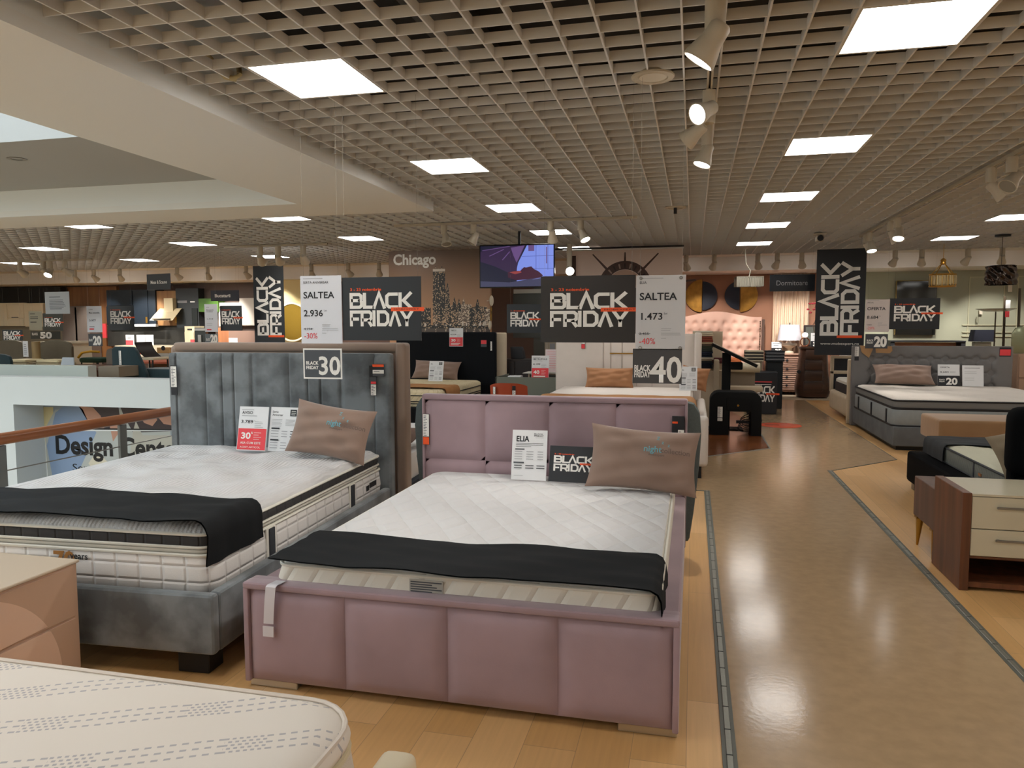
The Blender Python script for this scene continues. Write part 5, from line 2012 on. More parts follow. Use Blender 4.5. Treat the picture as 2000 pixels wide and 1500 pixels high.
# crystal chandelier
p, w, hgt = rect_at(1437, 539, 1488, 560, 14.5)
t = thing('chandelier', 'rectangular glass rod chandelier hanging before the pink wall', 'chandelier', (p.x, 14.5, p.z), rotz=.12)
M_CRYSTAL = mat('crystal_rods', 'b8b3a3', .18, spec=.8, metal=.25)
b = B()
for k in range(17):
    x = -w/2+w*k/16
    for y in (-.13, .13):
        b.box(x-.011, x+.011, y-.008, y+.008, 0, hgt*.86)
for k in range(6):
    y = -.13+.26*k/5
    for x in (-w/2, w/2):
        b.box(x-.008, x+.008, y-.011, y+.011, 0, hgt*.86)
b.obj('glass_rod', M_CRYSTAL, t)
b = B()
for y in (-.13, .13):
    b.box(-w/2-.01, w/2+.01, y-.012, y+.012, hgt*.84, hgt*.93)
for x in (-w/2, w/2):
    b.box(x-.012, x+.012, -.13, .13, hgt*.84, hgt*.93)
b.box(-.06, .06, -.13, .13, hgt*.86, hgt*.9).box(-w/2, w/2, -.02, .02, hgt*.86, hgt*.9)
b.obj('frame', mat('nickel', 'c9c4b4', .3, metal=.8), t)
top = 2.93-p.z
B().tube([(0, 0, hgt*.9), (.03, 0, hgt*1.5), (-.05, .0, hgt*1.6+.1), (-.08, 0, top-.03), (-.02, 0, top)], .009, 6).obj('cord', mat('white_cable', 'c9c3b4', .5), t)
p, w, hgt = rect_at(1503, 536, 1592, 569, 14.0)
sign('hanging_sign', 'black hanging sign lettered Dormitoare before the curtain', w, hgt, p, lambda i: i.text('Dormitoare', .14, .36, .30, G, .0, fit=.70), M_BLACK, cords=(.05, .95), rotz=.06, th=.02)
# curtain
x0, x1 = at(1509, 630, Y=17.45).x, at(1580, 630, Y=17.45).x
b = B()
b.grid(lambda u, v: (x0+(x1-x0)*u, 17.45+.035*math.sin(u*58)+.012*math.sin(u*23), .02+2.62*v), 120, 6)
o = b.obj('curtain', mat('sheer_curtain', 'd9c0a8', .8, sheen=.2), smooth=70)
tag(o, 'pale pleated curtain behind the white table lamp', 'curtain')
# dresser and lamp
M_STRIPWOOD = wood('limed_wood', '94705f', 'bb9682', .5, .6, 'X')
p, w, hgt = rect_at(1510, 691, 1563, 758, 16.95)
t = thing('dresser', 'ribbed limed wood dresser with small knobs under the white table lamp', 'dresser', (p.x, 16.95, 0))
zt = p.z+hgt
B().box(-w/2, w/2, 0, .40, .08, zt, .01, 1).obj('carcass', M_STRIPWOOD, t)
B().box(-w/2-.03, w/2+.03, -.03, .42, zt-.03, zt+.004, .008, 1).obj('top', M_STRIPWOOD, t)
for k in range(4):
    z0 = .12+k*(zt-.18)/4
    d = B()
    for j in range(4):
        zz = z0+j*(zt-.18)/16
        d.box(-w/2+.03, w/2-.03, -.03, .0, zz, zz+(zt-.18)/16-.012, .008, 1)
    d = d.obj('drawer', M_STRIPWOOD, t)
    B().lathe([(0, .03), (.025, .02), (.02, 0)], 10, M4=Matrix.Translation((0, -.03, z0+.1)) @ Matrix.Rotation(PI/2, 4, 'X')).obj('knob', mat('ink_black'), d)
for s in (-1, 1):
    B().box(s*(w/2-.06)-.03, s*(w/2-.06)+.03, .03, .4, .006, .09).obj('leg', M_STRIPWOOD, t)
zt += .005
p2 = at(1541, 690, Y=17.15)
t = thing('table_lamp', 'white table lamp with a wide drum shade on the ribbed dresser', 'lamp', (p2.x, 17.15, zt))
b = B()
b.lathe([(0, 0), (.10, 0), (.10, .03), (.05, .06), (.05, .10), (.09, .13), (.155, .17), (.16, .2), (.15, .215), (.04, .22), (.02, .24), (.015, .3)], 24)
b.obj('lamp_base', mat('ivory_ceramic', 'ddd0ba', .4), t)
B().lathe([(.25, .28), (.20, .62), (.195, .62), (.245, .28)], 28).obj('lamp_shade', mat('lit_linen_shade', 'cfcbd2', .8, emit=.08, ecol=(.9, .88, .95)), t)
B().lathe([(0, .67), (.012, .66), (.012, .62), (0, .62)], 8).obj('finial', mat('ink_black'), t)
p, w, hgt = rect_at(1507, 668, 1527, 680, 17.05)
sign('price_card', 'white price card over a black 35 discount strip left of the white lamp', w, (p.z+hgt)-zt, (p.x, 17.05, zt), lambda i: (i.lines(.1, .8, .9, 1, .1, K, .03), i.lines(.2, .7, .68, 1, .1, K, .04), i.rect(0, 0, 1, .48, K), i.text('35', .35, .08, .3, W, .05, fit=.6)), M_PAPER, tilt=-.1, cat='price card')
# bombe chest
p = at(1590, 700, Y=16.2)
x0, x1 = at(1558, 720, Y=16.2).x, at(1627, 720, Y=16.2).x
zt = at(1590, 678, Y=16.2).z
t = thing('chest_of_drawers', 'dark brown bow fronted chest beside the ribbed dresser', 'chest', ((x0+x1)/2, 16.55, 0))
W3 = (x1-x0)/2
prof = [(.90, .03), (.98, .12), (1.0, .2), (.95, .35), (.86, .6), (.80, zt-.1), (.82, zt-.04), (.86, zt-.03), (.86, zt)]
rings = []
for s, z in prof:
    rings.append([(x*s, y*s, z) for x, y in rrect(2*W3, .62, .22, 8, 6)])
B().loft(rings).obj('carcass', wood('dark_mahogany', '2c1c14', '4a3124', .35, .6, 'X'), t, smooth=50)
for k in range(4):
    z0, z1 = .16+k*(zt-.2)/4, .16+(k+1)*(zt-.2)/4-.02
    s = .84+.13*(1-k/3.)
    B().box(-W3*.62*s, W3*.5*s, -.31*s-.012, -.31*s+.05, z0, z1, .012, 2).obj('drawer', wood('dark_mahogany', '', ''), t)
B().lathe([(0, .003), (.05, .003), (.05, 0)], 4, M4=Matrix.Translation((-W3*.86, -.20, .55)) @ Matrix.Rotation(PI/2, 4, 'X')).obj('hang_tag', mat('ink_black'), t)
p = at(1572, 668, Y=16.5)
t = thing('table_lamp', 'small lamp with a copper ring stem on the dark bow fronted chest', 'lamp', (p.x, 16.5, zt))
b = B()
b.tube([(.09*math.cos(2*PI*k/16), 0, .1+.09*math.sin(2*PI*k/16)) for k in range(17)], .012, 8)
b.lathe([(0, 0), (.07, 0), (.07, .015), (0, .02)], 14)
b.obj('lamp_base', mat('copper_metal', '8a5238', .35, metal=.7), t)
B().lathe([(0, .30), (.05, .28), (.06, .24), (.04, .2), (0, .19)], 14).obj('lamp_bulb', mat('lit_bulb', 'ffffff', .5, emit=2.0, ecol=(1, .95, .85)), t)
p, w, hgt = rect_at(1583, 650, 1600, 677, 16.45)
sign('price_card', 'tilted white card with a 35 discount strip on the bow fronted chest', w, hgt, (p.x, 16.40, zt), lambda i: (i.lines(.2, .8, .85, 1, .1, K, .03), i.rect(0, 0, 1, .42, K), i.text('35', .25, .07, .28, W, .05, fit=.65)), M_PAPER, tilt=-.05, cat='price card')
t = thing('mirror', 'dark framed mirror leaning on the wall behind the bow fronted chest', 'mirror', (at(1589, 660, Y=16.75).x, 16.74, zt))
B().box(-.2, .2, 0, .04, 0, .45, .01, 1).obj('mirror_frame', mat('wenge'), t)
B().box(-.16, .16, -.004, .0, .04, .41).obj('mirror_glass', mat('smoky_glass'), t)
rnd = random.Random(3)
t = thing('flower_stems', 'dark red artificial blossoms beside the tall sale banner', 'flowers', (at(1592, 640, Y=16.6).x, 16.6, zt))
B().lathe([(0, 0), (.05, 0), (.07, .12), (.04, .25), (.05, .27)], 14).obj('vase', mat('wenge'), t)
b = B()
for k in range(5):
    b.tube([(0, 0, .2), (rnd.uniform(-.05, .05), 0, .45), (rnd.uniform(-.16, .16), rnd.uniform(-.05, .05), .62+.06*k)], .005, 5)
b.obj('stem', mat('stem_brown', '4a3a2c', .7), t)
for k in range(14):
    B().lathe([(0, -.02), (.025, -.01), (.032, .01), (0, .025)], 8, M4=Matrix.Translation((rnd.uniform(-.17, .17), rnd.uniform(-.06, .02), rnd.uniform(.52, .95)))).obj('blossom', mat('crimson_petal', '8e2b35', .7), t)

# sage bay on the right ---------------------------------------------------------------
t = thing('wall_mirror', 'black gloss panel with spotlight reflections high on the sage wall', 'panel', (at(1787, 620, Y=17.5).x, 17.48, 0))
p, w, hgt = rect_at(1748, 549, 1826, 654, 17.5)
B().box(-w/2, w/2, -.03, .03, p.z, p.z+hgt).obj('gloss_panel', mat('black_gloss', '0c0e0e', .06, spec=.7), t)
B().box(-w/2-.02, -w/2, -.04, .03, p.z, p.z+hgt).box(-w/2, w/2, -.04, .03, p.z+hgt, p.z+hgt+.015).obj('frame_edge', mat('aged_gold', '7a6636', .4, metal=.6), t)
x0, x1 = at(1735, 670, Y=16.9).x, at(1880, 670, Y=16.9).x
zt = at(1800, 665, Y=16.9).z
t = thing('console_table', 'long black framed console table before the sage wall', 'console table', ((x0+x1)/2, 16.9, 0))
wc = (x1-x0)/2
B().box(-wc, wc, -.2, .2, zt-.03, zt, .004, 1).obj('table_top', mat('ink_black'), t)
for s in (-1, 1):
    B().box(s*(wc-.04)-.04, s*(wc-.04)+.04, -.18, .18, 0, zt-.03).obj('leg', mat('ink_black'), t)
B().box(-wc+.08, wc-.08, .12, .16, .2, zt-.04).obj('back_panel', mat('blush_cover'), t)
t = thing('table_lamp', 'table lamp with a square navy shade behind the tufted headboard', 'lamp', (at(1917, 670, Y=16.6).x, 16.6, 0))
zz = at(1917, 668, Y=16.6).z
B().box(-.28, .28, -.2, .2, 0, zz-.12, .01, 1).obj('lamp_table', mat('blush_cover'), t)
B().box(-.15, .15, -.08, .08, zz-.12, zz, .01, 1).cyl((0, 0, zz), (0, 0, zz+.06), .015).obj('lamp_base', mat('glass_grey', '8a8d80', .2), t)
zt2 = at(1917, 644, Y=16.6).z
b = B()
b.loft([[(x, y, zz+.01) for x, y in rrect(.40, .30, .02, 3)], [(x, y, zt2) for x, y in rrect(.34, .26, .02, 3)]])
b.obj('lamp_shade', mat('navy_shade', '1b1e2b', .8), t)
bb = B()
x0 = at(1880, 640, Y=17.5).x
for v in (635, 649, 657):
    z = at(1940, v, Y=17.5).z
    bb.box(x0, 8, 17.51, 17.56, z-.012, z+.012, .004, 1)
struct(bb.obj('trim_9', mat('rail_paint', 'b4b196', .6)))
bb = B()
for k in range(4):
    xa = x0+.0+k*.9
    z0, z1 = 1.25, 2.5
    bb.box(xa+.1, xa+.12, 17.53, 17.55, z0, z1).box(xa+.75, xa+.77, 17.53, 17.55, z0, z1).box(xa+.1, xa+.77, 17.53, 17.55, z1, z1+.02)
struct(bb.obj('trim_10', mat('rail_paint')))
for k, (u, Y, v0, v1, lab) in enumerate(((1963, 16.0, 578, 700, 'slim dark upright lamp pole behind the right end of the tufted headboard'), (1992, 15.5, 563, 690, 'dark upright lamp pole at the right edge of the photo'))):
    q0, q1 = at(u, v0, Y=Y), at(u-3, v1, Y=Y)
    t = thing('floor_lamp_pole', lab, 'pole', (q1.x, Y, 0))
    B().cyl((0, 0, 0), (q0.x-q1.x, 0, q0.z), .022, n=10).obj('pole', mat('bronze_pole', '4a3f33', .4, metal=.4), t)
    B().lathe([(0, .03), (.16, .02), (.17, 0)], 20).obj('pole_base', mat('bronze_pole'), t)
    if k == 0:
        zt_ = at(u, 605, Y=Y).z
        B().box(-.02, .06, -.03, -.026, zt_, zt_+.18).box(-.02, .05, -.031, -.027, zt_-.14, zt_, mi=1).obj('price_tag', [mat('paper'), mat('ink_red')], t)
b = B()
for k, (u0, v0, u1, v1, c) in enumerate(((1913, 604, 1919, 614, 0), (1907, 619, 1912, 630, 1), (1969, 557, 1977, 570, 0))):
    b = B()
    pb(b, u0, v0, u1, v1, 17.45, .02)
    o = b.obj('wall_switch', [mat('ivory_plate', 'd8cfbd', .5), mat('grey_plate', '8e8d78', .5)][c])
    tag(o, ['white label plate on the sage wall above the navy lamp', 'grey green switch plate on the sage wall above the navy lamp', 'white price label hanging under the smoked glass pendant'][k], 'wall plate')
# pale glass ceiling lamp in front of the panelling
p = at(1945, 606, Y=15.6)
t = thing('glass_bowl_lamp', 'flat smoky glass bowl on a stand before the sage panelling', 'lamp', (p.x, 15.6, p.z))
B().lathe([(0, -.03), (.2, -.02), (.32, .02), (.33, .03), (.2, .0), (0, -.01)], 28).obj('glass_bowl', mat('smoke_glass', '8f8d74', .15, alpha=.55), t)
B().cyl((0, 0, -.03), (0, 0, -p.z), .012).obj('stem', mat('bronze_pole'), t)
B().lathe([(0, .02), (.15, .015), (.16, 0)], 20, M4=Matrix.Translation((0, 0, -p.z))).obj('foot', mat('bronze_pole'), t)
# brass cage chandelier
p = at(1841, 545, Y=14.6)
t = thing('chandelier', 'brass framed oval crystal chandelier hanging before the sage wall', 'chandelier', (p.x, 14.6, p.z))
rx = abs(at(1867, 545, Y=14.6).x-p.x)
b = B()
for z in (-.13, .08):
    b.tube([(rx*math.cos(2*PI*k/28), rx*.7*math.sin(2*PI*k/28), z) for k in range(29)], .010, 6)
for k in range(14):
    a = 2*PI*k/14
    b.cyl((rx*math.cos(a), rx*.7*math.sin(a), -.13), (rx*math.cos(a), rx*.7*math.sin(a), .08), .006, n=6)
for k in range(4):
    a = 2*PI*k/4+.4
    b.cyl((rx*math.cos(a), rx*.7*math.sin(a), .08), (.03*math.cos(a), .03*math.sin(a), .27), .008, n=6)
b.lathe([(.02, .25), (.05, .27), (.04, .3), (.05, .33), (.02, .36), (0, .37)], 12)
b.obj('brass_frame', M_BRASS, t)
b = B()
rnd = random.Random(8)
for k in range(56):
    a = 2*PI*k/56
    r = .93+.05*(k % 2)
    b.box(-.014, .014, -.008, .008, -.11+rnd.uniform(0, .02), .06, M4=Matrix.Translation((rx*r*math.cos(a), rx*.7*r*math.sin(a), 0)) @ Matrix.Rotation(a, 4, 'Z'))
b.obj('crystal_prism', mat('amber_crystal', '9a855e', .15, spec=.8, metal=.3), t)
B().cyl((0, 0, .36), (0, 0, 2.93-p.z), .005, n=6).obj('chain', M_BRASS, t)
# smoked glass pendant
p = at(1955, 538, Y=13.4)
t = thing('pendant_lamp', 'rumpled smoked mirror glass drum pendant near the right edge', 'pendant lamp', (p.x, 13.4, p.z))
rx = abs(at(1985, 538, Y=13.4).x-p.x)
b = B()
rnd = random.Random(4)
b.grid(lambda u, v: ((rx*(.93+.07*math.sin(PI*v))+.025*math.sin(14*u*PI+5*v)*math.sin(9*v+4*u))*math.cos(2*PI*u), (rx*(.93+.07*math.sin(PI*v))+.025*math.sin(14*u*PI+5*v)*math.sin(9*v+4*u))*math.sin(2*PI*u), -.15+.3*v), 60, 14)
b.obj('glass_shade', mat('smoked_mirror', '4b423d', .08, metal=.85), t, smooth=70)
B().lathe([(0, .15), (rx*.93, .15), (rx*.9, .155), (0, .16)], 30).obj('top_plate', mat('ink_black'), t)
B().cyl((0, 0, .15), (0, 0, 2.90-p.z), .004, n=6).obj('cord', mat('ink_black'), t)
B().lathe([(0, 0), (.11, 0), (.11, .03), (0, .03)], 18, M4=Matrix.Translation((0, 0, 2.90-p.z))).obj('ceiling_rose', mat('ink_black'), t)
# ------------------------------------------------------------------ across the atrium: kitchens, tables, poster, handrail
KY = 17.2
M_WOODPANEL = wood('oak_wall_panel', '7a5030', '96683f', .5, .3)
M_DARKNAVY = mat('ink_blue_lacquer', '1a222b', .35)
M_CREAMK = mat('cream_kitchen_lacquer', 'efdfbf', .4)


def panel(u0, v0, u1, v1, Y, m, name, label, cat, dep=.06, bev=0., parts=()):
    """A background cabinet or board: a thing with a body and extra parts given as (name, rect, material, stand-off)."""
    vm, um = (v0+v1)/2, (u0+u1)/2
    c = at(um, v1, Y=Y)
    t = thing(name, label, cat, c)
    b = B()
    x0, x1 = at(u0, vm, Y=Y).x-c.x, at(u1, vm, Y=Y).x-c.x
    z1 = at(um, v0, Y=Y).z-c.z
    b.box(x0, x1, 0, dep, 0, z1, bev, 1)
    b.obj('body', m, t, smooth=0)
    for nm, (a, v, a2, v2), mm, off in parts:
        b = B()
        p0, p1 = at(a, v2, Y=Y)-c, at(a2, v, Y=Y)-c
        b.box(min(p0.x, p1.x), max(p0.x, p1.x), -off, .0, p0.z, p1.z, .003, 1)
        b.obj(nm, mm, t, smooth=0)
    return t


INKK, PAP, STL = mat('ink_black'), mat('paper'), M_STEEL
BOT = 745
panel(-60, 562, 118, 594, KY, mat('black_brown_panel', '221e1b', .5), 'wall_cabinet', 'black brown upper panel above the cream kitchen wall units', 'cabinet', .3)
panel(-60, 592, 48, 637, KY-.1, M_CREAMK, 'wall_cabinet', 'cream kitchen wall unit at the left edge of the photo', 'cabinet', .35, parts=(('door', (-58, 594, 14, 636), M_CREAMK, .02), ('door', (16, 594, 47, 622), M_CREAMK, .02), ('flap_door', (16, 624, 47, 635), M_CREAMK, .02), ('handle', (24, 619, 37, 621), STL, .03)))
panel(48.5, 592, 86, 638, KY-.1, M_CREAMK, 'wall_cabinet', 'cream kitchen wall unit right of the long flap door', 'cabinet', .35, parts=(('door', (49.5, 594, 85, 637), M_CREAMK, .02),))
panel(-60, 638, 123, 700, KY+.1, mat('greige_backsplash', '8d8472', .5), 'backsplash', 'greige splashback under the cream kitchen wall units', 'splashback', .1)
panel(120, 560, 230, 700, KY+.25, M_WOODPANEL, 'wall_panel', 'oak wall panelling between the cream and the dark blue kitchens', 'wall panel', .1)
panel(124, 598, 176, 760, KY-.2, mat('mushroom_lacquer', '7a6e66', .5), 'tall_cabinet', 'mushroom coloured tall kitchen cabinet before the oak panelling', 'cabinet', .4, parts=(('door', (125, 600, 150, 698), mat('mushroom_lacquer'), .02), ('door', (151, 600, 175, 698), mat('mushroom_lacquer'), .02)))
panel(209, 566, 289, 636, KY-.15, M_DARKNAVY, 'wall_cabinet', 'ink blue kitchen wall units left of the cooker hood', 'cabinet', .35, parts=(('door', (210, 567, 260, 597), M_DARKNAVY, .02), ('door', (210, 598, 260, 635), M_DARKNAVY, .02), ('door', (261, 567, 288, 635), M_DARKNAVY, .02), ('handle', (286, 619, 289, 631), M_BRASS, .03)))
panel(289, 565, 304, 636, KY-.15, M_DARKNAVY, 'wall_cabinet', 'narrow ink blue wall unit touching the cooker hood panel', 'cabinet', .35)
panel(304, 568, 344, 636, KY-.1, wood('hood_panel_oak', '7c5532', '99703f', .5, .3), 'wall_panel', 'oak panel behind the cream cooker hood', 'wall panel', .3, parts=(('handle', (344, 619, 347, 631), M_BRASS, .03),))
c = at(320, 626, Y=KY-.5)
t = thing('cooker_hood', 'cream slanted cooker hood with a tall chimney on the oak panel', 'cooker hood', c)
s = abs(at(342, 626, Y=KY-.5).x-at(295, 626, Y=KY-.5).x)
zz = [at(320, v, Y=KY-.5).z-c.z for v in (604, 582)]
B().prism([(-s*.52, -.08, 0), (s*.44, -.08, 0), (s*.5, .2, zz[0]), (-s*.42, .2, zz[0])], (0, .05, .03), bev=.006).obj('hood_glass', mat('hood_cream', 'cfc09e', .35), t)
B().box(-s*.13, s*.24, .14, .29, zz[0]-.1, zz[1], .004, 1).obj('chimney', mat('hood_cream'), t)
B().box(-s*.35, s*.35, -.12, -.06, .02, .05).obj('filter_slot', mat('bronze_pole'), t)
panel(344, 563, 388, 640, KY-.2, mat('anthracite_lacquer', '2a2e31', .4), 'tall_cabinet', 'anthracite tall oven cabinet right of the cooker hood', 'cabinet', .5,
      parts=(('oven', (376, 602, 386, 636), mat('black_gloss'), .02), ('switch_panel', (347, 587, 366, 592), mat('socket_plate', '77777a', .4), .015), ('socket', (372, 588, 381, 591), PAP, .015)))
panel(210, 636, 392, 676, KY+.05, mat('black_stone', '33322f', .35, var=.3, vs=3), 'backsplash', 'black veined stone splashback behind the dark blue kitchen', 'splashback', .08)
panel(262, 633, 304, 638, KY-.3, PAP, 'shelf_light', 'thin white light strip under the ink blue wall units', 'light strip', .1)
panel(225, 675, 400, 700, KY-.8, mat('pale_worktop', 'c8bda6', .5), 'kitchen_island', 'pale kitchen island counter behind the teal chair', 'kitchen island', .7)
panel(386, 548, 498, 700, KY+.05, mat('brown_lacquer', '5d4c44', .55), 'wall_panel', 'brown wall panel behind the green box shelf', 'wall panel', .1)
panel(388, 583, 426, 609, KY-.25, mat('leaf_green_lacquer', '3c6412', .45), 'box_shelf', 'leaf green box shelf on the brown wall', 'shelf', .28)
panel(427, 591, 472, 637, KY-.2, mat('pale_grey_lacquer', 'bdb5aa', .45), 'wall_cabinet', 'pale grey kitchen frame behind the small sale board', 'cabinet', .3)
panel(468, 582, 497, 636, KY-.25, mat('pale_grey_lacquer'), 'wall_cabinet', 'pale grey kitchen cupboard next to the left sale banner', 'cabinet', .34, parts=(('door', (469, 583, 482, 635), mat('pale_grey_lacquer'), .015), ('door', (483, 583, 496, 635), mat('pale_grey_lacquer'), .015)))
panel(426, 640, 447, 676, KY-.3, wood('cherry_veneer', '8a5330', 'a3683e', .45, .4), 'base_cabinet', 'cherry veneer end panel under the small sale board', 'cabinet', .3)
panel(447, 646, 498, 676, KY-.3, mat('rose_brown_lacquer', '84695c', .5), 'base_cabinet', 'rose brown base cabinet beside the cherry veneer panel', 'cabinet', .3)
panel(361, 637, 380, 671, KY-.6, mat('cream_enamel', 'cdbf9f', .4), 'retro_fridge', 'cream enamel appliance with stickers before the dark kitchen', 'appliance', .4, parts=(('door', (362, 648, 379, 670), mat('cream_enamel'), .02), ('sticker', (373, 663, 380, 669), mat('ink_red'), .025), ('sticker', (367, 642, 375, 645), INKK, .022)))
panel(380, 640, 402, 671, KY-.6, mat('black_gloss'), 'oven', 'black glass oven next to the cream enamel appliance', 'oven', .4, parts=(('control_panel', (381, 641, 401, 646), STL, .02), ('handle', (388, 654, 394, 668), STL, .03)))
panel(555, 536, 596, 690, KY-.6, mat('pale_yellow_wall', 'd9c692', .7), 'display_wall', 'pale yellow display wall behind the round mirror', 'display wall', .1)
p = at(572, 629, Y=KY-.64)
r = abs(at(572, 590, Y=KY-.64).z-p.z)
t = thing('mirror', 'round gold toned mirror with a white rim on the yellow wall', 'mirror', p)
B().lathe([(0, .02), (r*.9, .02), (r*.9, 0)], 40, M4=Matrix.Rotation(PI/2, 4, 'X')).obj('mirror_glass', mat('amber_mirror', 'a98636', .15, metal=.8), t)
B().lathe([(r*.9, -.03), (r*.9, .05), (r*.98, .05), (r, .02), (r, -.03)], 40, M4=Matrix.Rotation(PI/2, 4, 'X')).obj('mirror_rim', mat('pale_rim', 'ece4cf', .4), t)  # plain off-white rim colour

# signs over there
def far_sign(name, label, u0, v0, u1, v1, Y, draw, m=None, cords=None, **k):
    p, w, hgt = rect_at(u0, v0, u1, v1, Y)
    return sign(name, label, w, hgt, p, draw, m, cords, **k)


BF = lambda i: i.logo(.09, .24, .80, .48)
far_sign('hanging_sign', 'black hanging sign lettered Mese & Scaune above the dining area', 281, 535, 339, 566, 11.5, lambda i: i.text('Mese & Scaune', .16, .38, .22, W, .02, fit=.72), M_BLACK, (.02, .98), rotz=-.25, th=.02)
far_sign('hanging_sign', 'dark hanging sign lettered Bucatarii before the green box shelf', 413, 567, 466, 588, 13.8, lambda i: i.text('Bucatarii', .14, .36, .30, W, .03, fit=.56), mat('sign_violet_black', '33323c', .4), (.1, .9), rotz=.05, th=.02)
far_sign('hanging_sign', 'pale grey printed notice hanging before the oak panelling', 87, 570, 137, 613, 10.5, lambda i: (i.lines(.18, .65, .78, 1, .1, K, .025), i.lines(.18, .85, .64, 6, .07, DG, .02, .2), i.lines(.2, .7, .24, 1, .1, K, .02)), mat('notice_grey', '9fa2a4', .5), (.1, .9), rotz=-.05)
far_sign('hanging_sign', 'grey price sign hanging left of the dim sale board', 57, 608, 82, 645, 12.5, lambda i: (i.lines(.1, .5, .88, 1, .1, K, .03), i.lines(.1, .9, .72, 2, .08, K, .03), i.lines(.1, .6, .45, 1, .1, K, .04)), mat('notice_khaki', '96917d', .5), (.1, .9))
far_sign('hanging_sign', 'dim BLACK FRIDAY board hanging under the pale grey notice', 84, 612, 123, 646, 12.5, BF, mat('sign_dim', '3b3a33', .5), (.1, .9))
far_sign('hanging_sign', 'BLACK FRIDAY board hanging low at the far left edge', 5, 644, 44, 665, 12.0, lambda i: i.logo(.06, .08, .84, .78, date=False), M_BLACK, (.1, .9))
far_sign('hanging_sign', 'dark grey 50 discount plate hanging above the taupe dining chairs', 60, 647, 118, 662, 12.6, lambda i: (i.text('BLACK', .05, .5, .3, W, .02, fit=.2), i.text('50', .32, .1, .8, W, .05, fit=.4)), mat('sign_dim'), (.1, .9))
far_sign('hanging_sign', 'white price sign hanging before the mushroom cabinet', 170, 598, 199, 649, 11.0, lambda i: (i.text('LUNA', .15, .85, .05, K), i.text('Masa extensibila', .15, .72, .06, K, .02, fit=.72), i.text('3.977', .15, .42, .07, K, .02, fit=.45), i.lines(.15, .5, .22, 1, .1, K, .02), i.rect(.15, .1, .45, .15, RD)), M_WHITE, (.1, .9))
far_sign('hanging_sign', 'dark grey 20 discount plate under the sign before the mushroom cabinet', 173, 652, 200, 676, 11.0, lambda i: (i.text('BLACK', .05, .4, .2, W, .02, fit=.25), i.text('20', .33, .12, .7, W, .05, fit=.6)), M_DGREY, (.1, .9))
far_sign('hanging_sign', 'BLACK FRIDAY board hanging before the ink blue wall units', 212, 597, 262, 645, 11.5, lambda i: i.logo(.08, .26, .80, .52), M_BLACK, (.1, .9))
far_sign('hanging_sign', 'narrow white price sign hanging before the green box shelf', 400, 594, 425, 648, 12.5, lambda i: (i.text('EMMA', .15, .87, .03, K), i.text('Bucatarie', .15, .77, .04, K, .02, fit=.55), i.text('modulara', .15, .71, .04, K, .02, fit=.5), i.text('1.719', .15, .44, .05, K, .01, fit=.5), i.lines(.15, .7, .3, 2, .06, G, .01), i.rect(.15, .06, .5, .1, RD)), M_WHITE, (.1, .9))
far_sign('hanging_sign', 'grey 20 discount plate hanging under the narrow white price sign', 401, 652, 426, 671, 12.5, lambda i: (i.text('BLACK', .08, .3, .25, W, .02, fit=.3), i.text('20', .42, .1, .8, W, .06, fit=.55)), mat('sign_blue_grey', '6b7378', .45), (.1, .9))
far_sign('hanging_sign', 'slightly twisted BLACK FRIDAY board beside the pale grey cupboard', 431, 597, 472, 646, 12.6, lambda i: i.logo(.07, .26, .83, .52), M_BLACK, (.1, .9), rotz=.05)
far_sign('sale_banner', 'tall sideways BLACK FRIDAY banner hanging before the yellow wall', 496, 519, 555, 671, 13.0, lambda i: i.logo(.10, .105, .80, .755, up=True), M_BLACK, (.05, .95), cat='banner')
far_sign('price_card', 'small white card standing on the rose brown base cabinet', 447, 660, 464, 672, KY-.303, lambda i: i.lines(.2, .7, .7, 3, .2, G, .06), M_PAPER, cat='price card')
far_sign('price_card', 'white and red card on the black stone kitchen counter', 246, 654, 262, 675, KY-.5, lambda i: (i.rect(.0, .0, .9, .5, RD), i.lines(.2, .8, .8, 2, .15, K, .04)), M_PAPER, cat='price card')
far_sign('price_card', 'left white sheet of the pair before the black stone splashback', 267, 654, 283, 676, KY-.5, lambda i: i.lines(.15, .85, .7, 3, .2, G, .03), M_PAPER, cat='price card')
far_sign('price_card', 'right white sheet of the pair before the black stone splashback', 284, 654, 300, 676, KY-.5, lambda i: (i.lines(.15, .85, .8, 2, .1, RD, .02), i.lines(.15, .85, .5, 3, .13, G, .03)), M_PAPER, cat='price card')
b = B()
pb(b, 200, 632, 207, 660, KY, .04)
o = b.obj('fire_notice', [mat('ink_red')])
tag(o, 'red fire safety notice on the edge of the oak panelling', 'notice')
Ink_ = Ink(.1, .1, 0)

# dining furniture behind the parapet
M_TAUPECH = mat('taupe_chair_fabric', '5f5646', .8, var=.05)
M_TEAL = mat('teal_velvet', '0f2c33', .75, var=.15, vs=5, sheen=.3)
M_TABLE = wood('brown_table', '3d261c', '5a3a2b', .4, .5, 'X')
DY = 11.0


